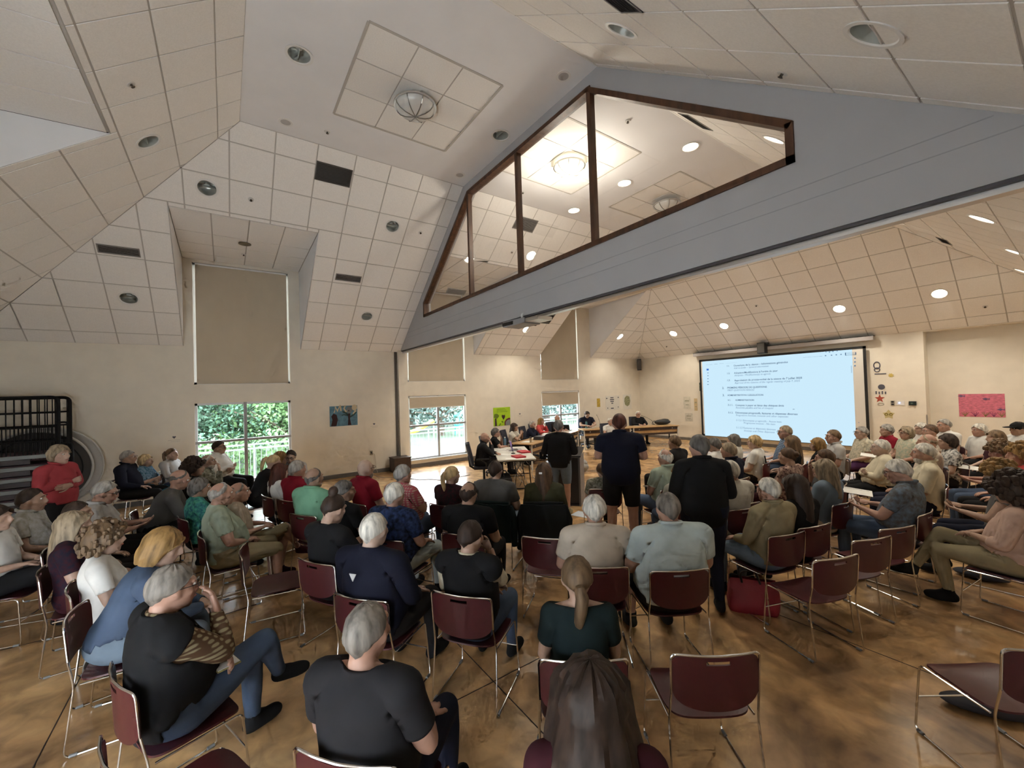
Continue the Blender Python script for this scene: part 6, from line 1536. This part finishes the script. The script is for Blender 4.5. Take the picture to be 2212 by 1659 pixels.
# --- middle rows this side of the partition
P(596, 982, 1.22, 'lean', 'blond woman with a long ponytail bent forward in front of the window edge', 'bent blond woman with ponytail', ('ponytail', 'blond'), 'l', 'charcoal', 'black', fem=1, sleeve=1.9)
P(605, 975, 1.22, 'lap', 'blond woman half hidden beyond the one with the ponytail', 'half hidden blond woman', ('bob', 'gold'), 'l', 'grey', 'denim', fem=1)
P(627, 973, 1.22, 'read', 'man with dark hair and glasses looking down below the window corner', 'dark-haired man with glasses below the window', ('short', 'dbrown'), 'p', 'lgrey', 'denim', face=(.95, -.3), eyes=1, glasses=1)
P(603, 1001, 1.22, 'lap', 'woman with long auburn hair and a white top', 'woman with long auburn hair', ('verylong', 'auburn'), 'l', 'white', 'denim', fem=1)
P(641, 994, 1.30, 'lap', 'grey-haired man in a red shirt next to the bald man in mint', 'grey-haired man in red shirt', ('short', 'grey'), 'r', 'red', 'denim', fat=.05, collar=1, face=8)
P(677, 1012, 1.30, 'lap', 'bald man in a mint green polo shirt seen from behind', 'bald man in mint polo', ('fringe_ring', 'dgrey'), 't', 'mint', 'khaki', fat=.07, wide=1.1, collar=1, face=5)
P(742, 1037, 1.25, 'lap', 'man with short grey-brown hair in a black top behind the woman with a topknot', 'man with grey-brown hair in black', ('short', 'dgrey'), 't', 'black', 'black', turn=-25, fat=.02)
P(788, 993, 1.32, 'lap', 'bald bearded man in a red polo shirt sitting apart', 'bald man in red polo', ('none', 'grey'), 'p', 'red', 'denim', face=-6, glasses=1, fat=.03, collar=1, beard='grey')
P(869, 1003, 1.30, 'cross', 'grey-haired man in a pink checked shirt with folded arms', 'man in pink checked shirt', ('short', 'grey'), 'r', 'pink#blush', 'denim', face=-10, fat=.06, collar=1)
P(851, 1042, 1.29, 'lap', 'grey-haired man in a dark blue shirt with pale trousers', 'grey-haired man in dark blue shirt', ('short', 'white'), 'r', 'blue/navy', 'lblue', face=-4, fat=.05, wide=1.08)
P(727, 1066, 1.30, 'read', 'woman with a dark topknot in a black top', 'woman with the topknot', ('topknot', 'dbrown'), 'l', 'black', 'black', fem=1, sleeve=1.9, neck=.02, fat=.05, face=-6)
P(806, 1106, 1.32, 'lap', 'white-haired man in a navy top with a small white triangle at the collar', 'man with white triangle on navy top', ('crop', 'white'), 'p', 'dnavy', 'charcoal', fat=.06, wide=1.10, sleeve=1.9, face=-4, tri=1)
P(975, 1006, 1.24, 'lap', 'blond woman with a low ponytail in a dark maroon top', 'blond woman in dark maroon', ('ponytail', 'blond'), 'l', 'maroon/black', 'black', fem=1, sleeve=.4, face=-10, turn=-14)
P(1011, 1040, 1.26, 'lap', 'balding dark-haired man in a black shirt', 'balding man in black shirt', ('balding', 'dbrown'), 't', 'black', 'black', fat=.05, wide=1.08, face=-4)
P(1069, 994, 1.30, 'lap', 'dark-haired man in a grey tee shirt with a jacket on his chair', 'dark-haired man in grey tee', ('crop', 'dbrown'), 'l', 'grey', 'ldenim', fat=.04, wide=1.05, face=-4)
P(1016, 1122, 1.24, 'chin', 'person with short dark hair in a black vest over a cream blouse', 'person in black vest over cream', ('tight', 'dbrown'), 'l', 'cream', 'denim', fem=1, sleeve=.95, vest='black', face=-8, turn=-12, fat=.03)
P(1174, 1000, 1.26, 'lap', 'woman with long brown hair and a hair clip in an olive shirt', 'woman with long brown hair in olive', ('long', 'brown'), 'l', 'dolive', 'black', fem=1, sleeve=1.0, fat=.03, clip_=1)
# --- standing
P(1206, 906, 1.72, 'stand_front', 'man in a black shirt and denim shorts speaking at the lectern', 'x', ('crop', 'dgrey'), 'r', 'black', 'ldenim', face=(-.66, .75), legs=.82, sleeve=1.9, fat=.04, chair_=0, shoes='khaki', hem=-.07)
P(1337, 892, 1.91, 'stand_cross', 'tall man in a navy shirt and dark shorts standing in the aisle', 'x', ('crop', 'auburn'), 'r', 'dnavy', 'black', face=(-.62, .78), legs=.80, fat=.05, wide=1.06, chair_=0, collar=1, hem=-.08)
P(1510, 937, 1.77, 'stand_front', 'man with cropped grey hair in black standing behind the seated man in pale blue', 'x', ('crop', 'dgrey'), 'r', 'black', 'navy', face=(-.75, .66), sleeve=1.9, fat=.07, wide=.95, chair_=0, collar=1, hem=-.08, turn=12)
# --- around the standing men
P(1283, 1068, 1.30, 'lap', 'white-haired man in a beige short-sleeved shirt seen from behind', 'white-haired man in beige shirt', ('short', 'white'), 'r', 'beige', 'charcoal', fat=.05, wide=1.08, collar=1)
P(1442, 1062, 1.33, 'lap', 'grey-haired man in a pale blue short-sleeved shirt seen from behind', 'man in pale blue short-sleeved shirt', ('crop', 'mgrey'), 'r', 'lblue', 'charcoal', fat=.08, wide=1.16, collar=1, face=4, legs=1.05)
P(1437, 969, 1.30, 'clasp', 'balding man in a pale green shirt holding a phone', 'balding man in pale green shirt', ('balding', 'white'), 'r', 'sage', 'denim', face=10, fat=.03, collar=1, turn=8)
P(1457, 940, 1.30, 'lap', 'man in a dark grey jacket beyond the man in pale green', 'man in dark grey jacket', ('short', 'lbrown'), 't', 'charcoal', 'black', face=14, sleeve=1.9, fat=.04)
P(1300, 1000, 1.10, 'lap', 'person in an olive print top hidden behind the tall standing man', 'person in olive print', ('short', 'brown'), 'l', 'olive/stone', 'black', fat=.04)
P(1470, 1001, 1.20, 'lap', 'person with golden hair peeking out behind the man in black', 'golden-haired person behind the man in black', ('bob', 'gold'), 'l', 'stone', 'denim', fem=1)
P(1576, 993, 1.30, 'lap', 'white-haired man in a white tee shirt beside the man in black', 'white-haired man in white tee', ('crop', 'white'), 'r', 'offwhite', 'beige', face=8, fat=.05, turn=10)
P(1574, 955, 1.30, 'cross', 'blond-grey man in a dark navy shirt behind the white tee shirt', 'man in dark navy shirt', ('short', 'ash'), 'r', 'navy', 'black', face=10, fat=.04, collar=1)
P(1543, 945, 1.28, 'lap', 'dark grey-haired woman in a white blouse in front of the screen corner', 'grey-haired woman in white blouse', ('short', 'dgrey'), 'l', 'white', 'charcoal', fem=1, face=10)
P(1585, 938, 1.20, 'lap', 'woman with a grey bob in white below the screen', 'woman with grey bob in white', ('bob', 'dgrey'), 'l', 'offwhite', 'beige', fem=1, face=8)
P(1630, 941, 1.24, 'clasp', 'woman with blond-grey hair in a white shirt with a dark shoulder strap', 'woman with the shoulder strap', ('wavy', 'blond'), 'l', 'white', 'charcoal', fem=1, face=10, fat=.03, strap=[(-.10, .12)])
# --- foreground
P(1245, 1200, 1.24, 'lap', 'woman with a loose blond ponytail in a dark teal top', 'woman with loose ponytail in teal', ('lowtail', 'lbrown'), 'l', 'dteal', 'black', fem=1, sleeve=.55, neck=.0, face=4, wide=.86)
P(1275, 1442, 1.22, 'lap', 'long-haired brunette right below the camera, seen from above', 'long-haired brunette below the camera', ('loose', 'dbrown'), 'l', 'maroon', 'black', fem=1, sleeve=1.9)
P(790, 1305, 1.28, 'lap', 'balding grey man in a charcoal tee shirt closest to the camera', 'balding man in charcoal tee', ('thin', 'mgrey'), 'r', 'charcoal', 'navy', fat=.05, wide=.98, neck=.02, face=-2)
# --- far audience
P(1696, 919, 1.34, 'lap', 'man with glasses in a blue checked shirt in front of the screen', 'man with glasses in blue check', ('short', 'ash'), 'r', 'denim#skyblue', 'denim', eyes=1, glasses=1, collar=1, face=22, fat=.04, turn=10)
P(1711, 941, 1.24, 'lap', 'woman with long light brown hair in front of the screen', 'woman with long light brown hair', ('verylong', 'lbrown'), 'l', 'black', 'black', fem=1, face=8)
P(1766, 946, 1.18, 'lap', 'woman with a golden bob in black in front of the screen', 'woman with golden bob in black', ('bob', 'gold'), 'l', 'black', 'black', fem=1, face=8)
P(1800, 928, 1.30, 'lap', 'brown-haired man in a light grey shirt in front of the screen', 'brown-haired man in light grey shirt', ('short', 'lbrown'), 'r', 'lgrey', 'charcoal', face=22, eyes=1, collar=1, fat=.03, turn=8)
P(1861, 921, 1.26, 'lap', 'woman with short grey hair and glasses in a cream flowered blouse by the screen edge', 'woman in cream flowered blouse', ('short', 'grey'), 'l', 'cream/stone', 'purple', fem=1, eyes=1, glasses=1, face=20, fat=.04)
P(1701, 966, 1.26, 'lap', 'woman with a brown bun in a flowered rust dress', 'woman in flowered rust dress', ('bun', 'brown'), 'l', 'blush/maroon', 'maroon', fem=1, sleeve=.35, face=6, fat=.04, neck=.0)
P(1781, 970, 1.24, 'chin', 'man with grey-brown hair in a dark top next to the flowered dress', 'man with grey-brown hair in a dark top', ('short', 'brown'), 'r', 'grey', 'black', face=14, fat=.03)
P(1781, 992, 1.25, 'lap', 'woman with straight grey bob in a denim jacket', 'woman with grey bob in denim', ('long', 'ash'), 'l', 'ldenim', 'beige', fem=1, sleeve=1.9, face=8, eyes=1)
P(1718, 1025, 1.24, 'lap', 'woman with long dark hair in a black top behind the empty chair', 'woman with long dark hair in black', ('long', 'dbrown'), 'l', 'black', 'black', fem=1, sleeve=1.9, face=8)
P(1660, 1030, 1.27, 'lap', 'white-haired man in a khaki jacket with hands in his lap', 'white-haired man in khaki jacket', ('crop', 'white'), 'r', 'khaki', 'ldenim', sleeve=1.93, collar=1, face=10, fat=.03)
P(1903, 949, 1.26, 'cross', 'white-haired woman in a cream knitted sweater', 'woman in cream knit sweater', ('short', 'white'), 'p', 'cream', 'black', fem=1, sleeve=1.93, face=16, eyes=1, fat=.06, wide=1.1)
P(1996, 957, 1.32, 'lap', 'white-bearded man in a cream shirt', 'white-bearded man in cream shirt', ('short', 'white'), 'r', 'cream', 'navy', eyes=1, beard='white', collar=1, sleeve=.95, face=14, fat=.07, wide=1.1)
P(1930, 992, 1.30, 'read', 'white-haired man in a blue-grey shirt holding white sheets', 'man holding white sheets', ('short', 'white'), 'r', 'ldenim/grey', 'denim', eyes=1, glasses=1, collar=1, face=10, fat=.05, wide=1.05)
P(1915, 917, 1.24, 'lap', 'person with tousled grey hair in a red and black top', 'person in red and black top', ('wavy', 'grey'), 'l', 'red', 'black', face=12, fem=1)
P(1958, 922, 1.24, 'lap', 'woman with blond-grey hair and glasses in a pale patterned top', 'woman with glasses in pale pattern', ('shortbob', 'ash'), 'r', 'cream/sage', 'black', fem=1, eyes=1, glasses=1, face=22)
P(1989, 914, 1.22, 'lap', 'white-haired person behind the man in braces', 'white-haired person behind the braces', ('wavy', 'white'), 'l', 'white', 'black', face=12)
P(2009, 917, 1.29, 'lap', 'person with brown-grey hair in front of the man in braces', 'brown-grey haired person near the braces', ('short', 'brown'), 'r', 'beige', 'black', face=14, eyes=1)
P(2039, 905, 1.33, 'lap', 'grey-haired man in a white shirt with dark braces', 'man with dark braces', ('short', 'grey'), 'r', 'white', 'charcoal', face=18, eyes=1, fat=.05, strap=[(-.11, .05), (.11, -.05)])
P(2004, 938, 1.30, 'lap', 'bald man with a sandy fringe of hair in the far rows', 'bald man with sandy fringe', ('fringe_ring', 'ash'), 'r', 'beige', 'charcoal', face=10, fat=.03)
P(2047, 938, 1.25, 'lap', 'woman with a dark brown bowl cut in a black and white print', 'woman with dark bowl cut', ('shortbob', 'dbrown'), 'l', 'white/charcoal', 'charcoal', fem=1, face=8)
P(2115, 916, 1.24, 'clasp', 'white-haired woman in a white blouse under the pink poster', 'woman in white under the pink poster', ('wavy', 'white'), 'r', 'white', 'black', fem=1, eyes=1, face=16, sleeve=1.0)
P(2151, 930, 1.24, 'lap', 'woman with sandy brown hair in the row below the pink poster', 'sandy-haired woman below the pink poster', ('bob', 'lbrown'), 'l', 'maroon', 'black', fem=1, face=10)
P(2199, 911, 1.30, 'lap', 'man in a dark cap and white shirt at the picture edge', 'man in dark cap', ('short', 'dbrown'), 't', 'white', 'charcoal', face=16, eyes=1, cap='black')
P(2153, 956, 1.25, 'read', 'woman with big light brown hair and a pink-red top reading a sheet', 'woman with big light brown hair', ('curly', 'lbrown'), 'r', 'coral', 'denim', fem=1, face=14)
P(2206, 961, 1.30, 'lap', 'person with reddish hair and a red top at the picture edge', 'red-haired person at the edge', ('curly', 'gold'), 'r', 'salmon', 'black', fem=1, face=14)
P(2148, 998, 1.26, 'read', 'woman with golden brown curls and bare arms', 'woman with golden brown curls', ('curly', 'gold'), 't', 'grey', 'navy', fem=1, face=10, sleeve=.3)
P(2180, 1028, 1.27, 'kneecross', 'woman with dark curly hair in a beige top with legs crossed', 'woman in beige with dark curls', ('bigcurly', 'dbrown'), 't', 'blush', 'khaki', fem=1, face=6, sleeve=1.3, fat=.05, nod=-8)
# --- council
GF_ = (.89, .455)
def council(u, v, z, pose, label, hr, sk, top, face, fade=0, chairlabel=None, **k):
    r = P(u, v, z, pose, label, 'x', hr, sk, top, 'charcoal', face=face, chair_=0, eyes=1, **k)
    office_chair(r[2][0], r[2][1], math.atan2(-face[0], face[1]), 'navy office chair behind the ' + chairlabel)
council(1046, 935, 1.28, 'tablechin', 'bald man in a dark shirt at the folding table, hand at his chin', ('none', 'grey'), 'r', 'charcoal', (.49, .87), sleeve=1.9, fat=.05, chairlabel='bald man at the folding table', collar=1)
council(1070, 925, 1.26, 'tablechin', 'grey-haired woman in black at the folding table', ('wavy', 'dgrey'), 'r', 'black', (.49, .87), fem=1, mirror=1, glasses=1, chairlabel='grey-haired woman in black')
council(1110, 914, 1.27, 'tablehands', 'woman with long dark brown hair in a white blouse with raised hands', ('long', 'dbrown'), 't', 'offwhite', (.80, .60), fem=1, chairlabel='woman in the white blouse')
council(1149, 909, 1.25, 'tablechin', 'grey-haired person with glasses in navy, hand at the mouth', ('short', 'grey'), 'r', 'navy', GF_, glasses=1, sleeve=1.9, chairlabel='person in navy with glasses')
council(1168, 903, 1.255, 'tablechin', 'blond woman in a coral blouse at the birch table', ('long', 'gold'), 'r', 'salmon', GF_, fem=1, sleeve=1.9, mirror=1, chairlabel='woman in coral')
council(1203, 897, 1.315, 'table', 'bald man in dark clothes half hidden behind the speaker', ('none', 'grey'), 'r', 'charcoal', (.95, .1), sleeve=1.9, chairlabel='half hidden bald man')
council(1269, 889, 1.38, 'table', 'young dark-haired man in a navy polo bent over his writing', ('short', 'dbrown'), 'l', 'navy', (.90, -.43), nod=-28, chairlabel='writing man in the navy polo', collar=1)
council(1318, 903, 1.26, 'table', 'person in a white shirt hidden behind the tall standing man', ('short', 'white'), 'r', 'white', (.90, -.43), chairlabel='hidden person in white')
council(1378, 888, 1.30, 'table', 'white-haired man in a black suit and pink shirt at the table nearest the screen', ('short', 'white'), 'r', 'blush', (.90, -.43), sleeve=1.93, vest='Jblack', collar=1, glasses=1, chairlabel='man in the black suit', fat=.03)
print('people', time.time() - T0)

# --- empty chairs
def echair(u, v, label, z=.83, d=None):
    p = pix(u, v, z); f = (FOCUS - p[:2]) if d is None else np.array(d, float); f = f / np.linalg.norm(f); c = p[:2] + f * .285; chair(c[0], c[1], math.atan2(-f[0], f[1]), label)
echair(1549, 1413, 'empty burgundy chair standing alone closest to the camera', d=(-.82, .58))
echair(1176, 1162, 'empty burgundy chair behind the woman with long brown hair', d=(-.62, .78))
echair(1812, 1204, 'first of three empty burgundy chairs beside the red bag', d=(-.93, .36)); echair(1889, 1163, 'middle one of three empty burgundy chairs in a row', d=(-.93, .36)); echair(1944, 1139, 'last of three empty burgundy chairs, beside the crossed legs', d=(-.93, .36))
chair(11.77, 4.19, math.atan2(.81, .59), 'empty burgundy chair cut by the picture edge, dark jacket beneath')
echair(522, 1188, 'empty burgundy chair with a bright seat beside the man in green-grey', d=(.12, 1))
echair(1610, 1087, 'empty burgundy chair beside the white-haired man in khaki')
echair(237, 1646, 'burgundy chair whose top edge shows at the picture bottom', d=(-.4, 1))
# white sheets and small things held by people
def held(u, v, z, w, h, rz, label): o = on_table('paper_sheet', u, v, z, label, 'paper', 'sheets held by the audience', rz); MB().box(-w / 2, w / 2, -h / 2, h / 2, 0, .004).build('sheet', m_paper, o); MB().box(-w / 2 + .02, w / 2 - .03, h / 2 - .04, h / 2 - .03, .004, .0045).build('printed_line', mat('paper_ink_grey', (.35, .35, .35), .8), o); o.rotation_euler = (.15, .1, rz)
held(1852, 1062, .80, .30, .21, .3, 'white sheets on the lap of the man in blue-grey'); held(2085, 1009, .80, .30, .21, .2, 'white sheet before the woman with big light brown hair'); held(1881, 984, .8, .3, .2, .2, 'white sheet beside the woman in cream knit'); 

# ------------------------------------------------------------------ jackets on chair backs, a phone, a booklet
def jacket(u, v, z, rz, m, label, logo=False):
    p = pix(u, v, z); o = empty('jacket', (p[0], p[1], 0), rz); tag(o, label, 'jacket', 'jackets hung over chair backs')
    def fn(a, b):
        y = -.30 - .045 * (1 - a * a) - .05 * (b * .2 + .1) - .012 * math.sin(7 * a + 2 * b) - .015 * (1 - b); return (a * .27 * (1 + .04 * math.sin(3 * b)), y, .62 + b * .235)
    shell(fn, 15, 11, .02).build('jacket_back', m, o, smooth=True)
    MB().tube([(-.24, -.29, .855), (0, -.345, .87), (.24, -.29, .855)], [.02, .028, .02], 8).build('jacket_collar', m, o, smooth=True)
    for s_ in (-1, 1): MB().tube([(s_ * .25, -.29, .82), (s_ * .30, -.29, .66), (s_ * .29, -.27, .46), (s_ * .30, -.28, .33)], [.045, .052, .045, .034], 9).build('sleeve', m, o, smooth=True)
    if logo: MB().box(-.06, .06, -.40, -.392, .745, .765).build('logo_print', mat('logo_grey', (.42, .42, .42), .7), o)
mj = mat('jacket_black', (.013, .015, .016), .8, spec=.15); mj2 = mat('jacket_dark_teal', (.010, .020, .022), .8, spec=.15)
for q, u_, v_, lb, lg, mm in ((0, 0, 0, 'dark jacket with a pale mark on the chair of the man in the grey tee', True, mj2), (1, 0, 0, 'black jacket over the chair of the woman with long brown hair', False, mj)):
    key = ('dark-haired man in grey tee', 'woman with long brown hair in olive')[q]
    pl = [p for p in PLOG if p[0] == key][0]; f = FOCUS - pl[2]; a_ = -4 if q == 0 else 0; a_ = math.radians(a_); f = np.array([f[0] * math.cos(a_) - f[1] * math.sin(a_), f[0] * math.sin(a_) + f[1] * math.cos(a_)]); rz_ = math.atan2(-f[0], f[1])
    o_n = len(bpy.data.objects); jacket(1000, 1000, .5, rz_, mm, lb, lg); jo = [o for o in bpy.data.objects if o.get('label') == lb][0]; jo.location = (pl[2][0], pl[2][1], 0)
def lap_thing(key, dx, dy, z, nm, label, cat, parts):
    pl = [p for p in PLOG if p[0] == key][0]; ob = [o for o in bpy.data.objects if o.get('label') == pl[1]][0]; rz_ = ob.rotation_euler[2]; R = _rot('z', rz_); p = R @ V(dx, dy, 0) + np.array([pl[2][0], pl[2][1], z]); o = empty(nm, p, rz_); tag(o, label, cat); parts(o)
lap_thing('balding man in pale green shirt', -.02, .33, .72, 'phone', 'black phone in the hands of the man in pale green', 'phone', lambda o: (MB().box(-.037, .037, -.075, .075, 0, .009).build('phone_body', m_black, o, bevel=.002), MB().box(-.033, .033, -.07, .07, .009, .0098).build('phone_screen', mat('phone_glass', (.03, .04, .05), .1), o)))
lap_thing('man in the black vest', .10, .16, .70, 'booklet', 'yellow printed booklet in the lap of the man in the black vest', 'booklet', lambda o: (MB().box(-.09, .09, -.06, .06, 0, .008).build('booklet_cover', mat('booklet_yellow', (.36, .32, .12), .6, var=.3, vscale=40), o), MB().box(-.085, .085, -.056, .056, .008, .012).build('booklet_pages', m_paper, o)))
print('done', time.time() - T0)
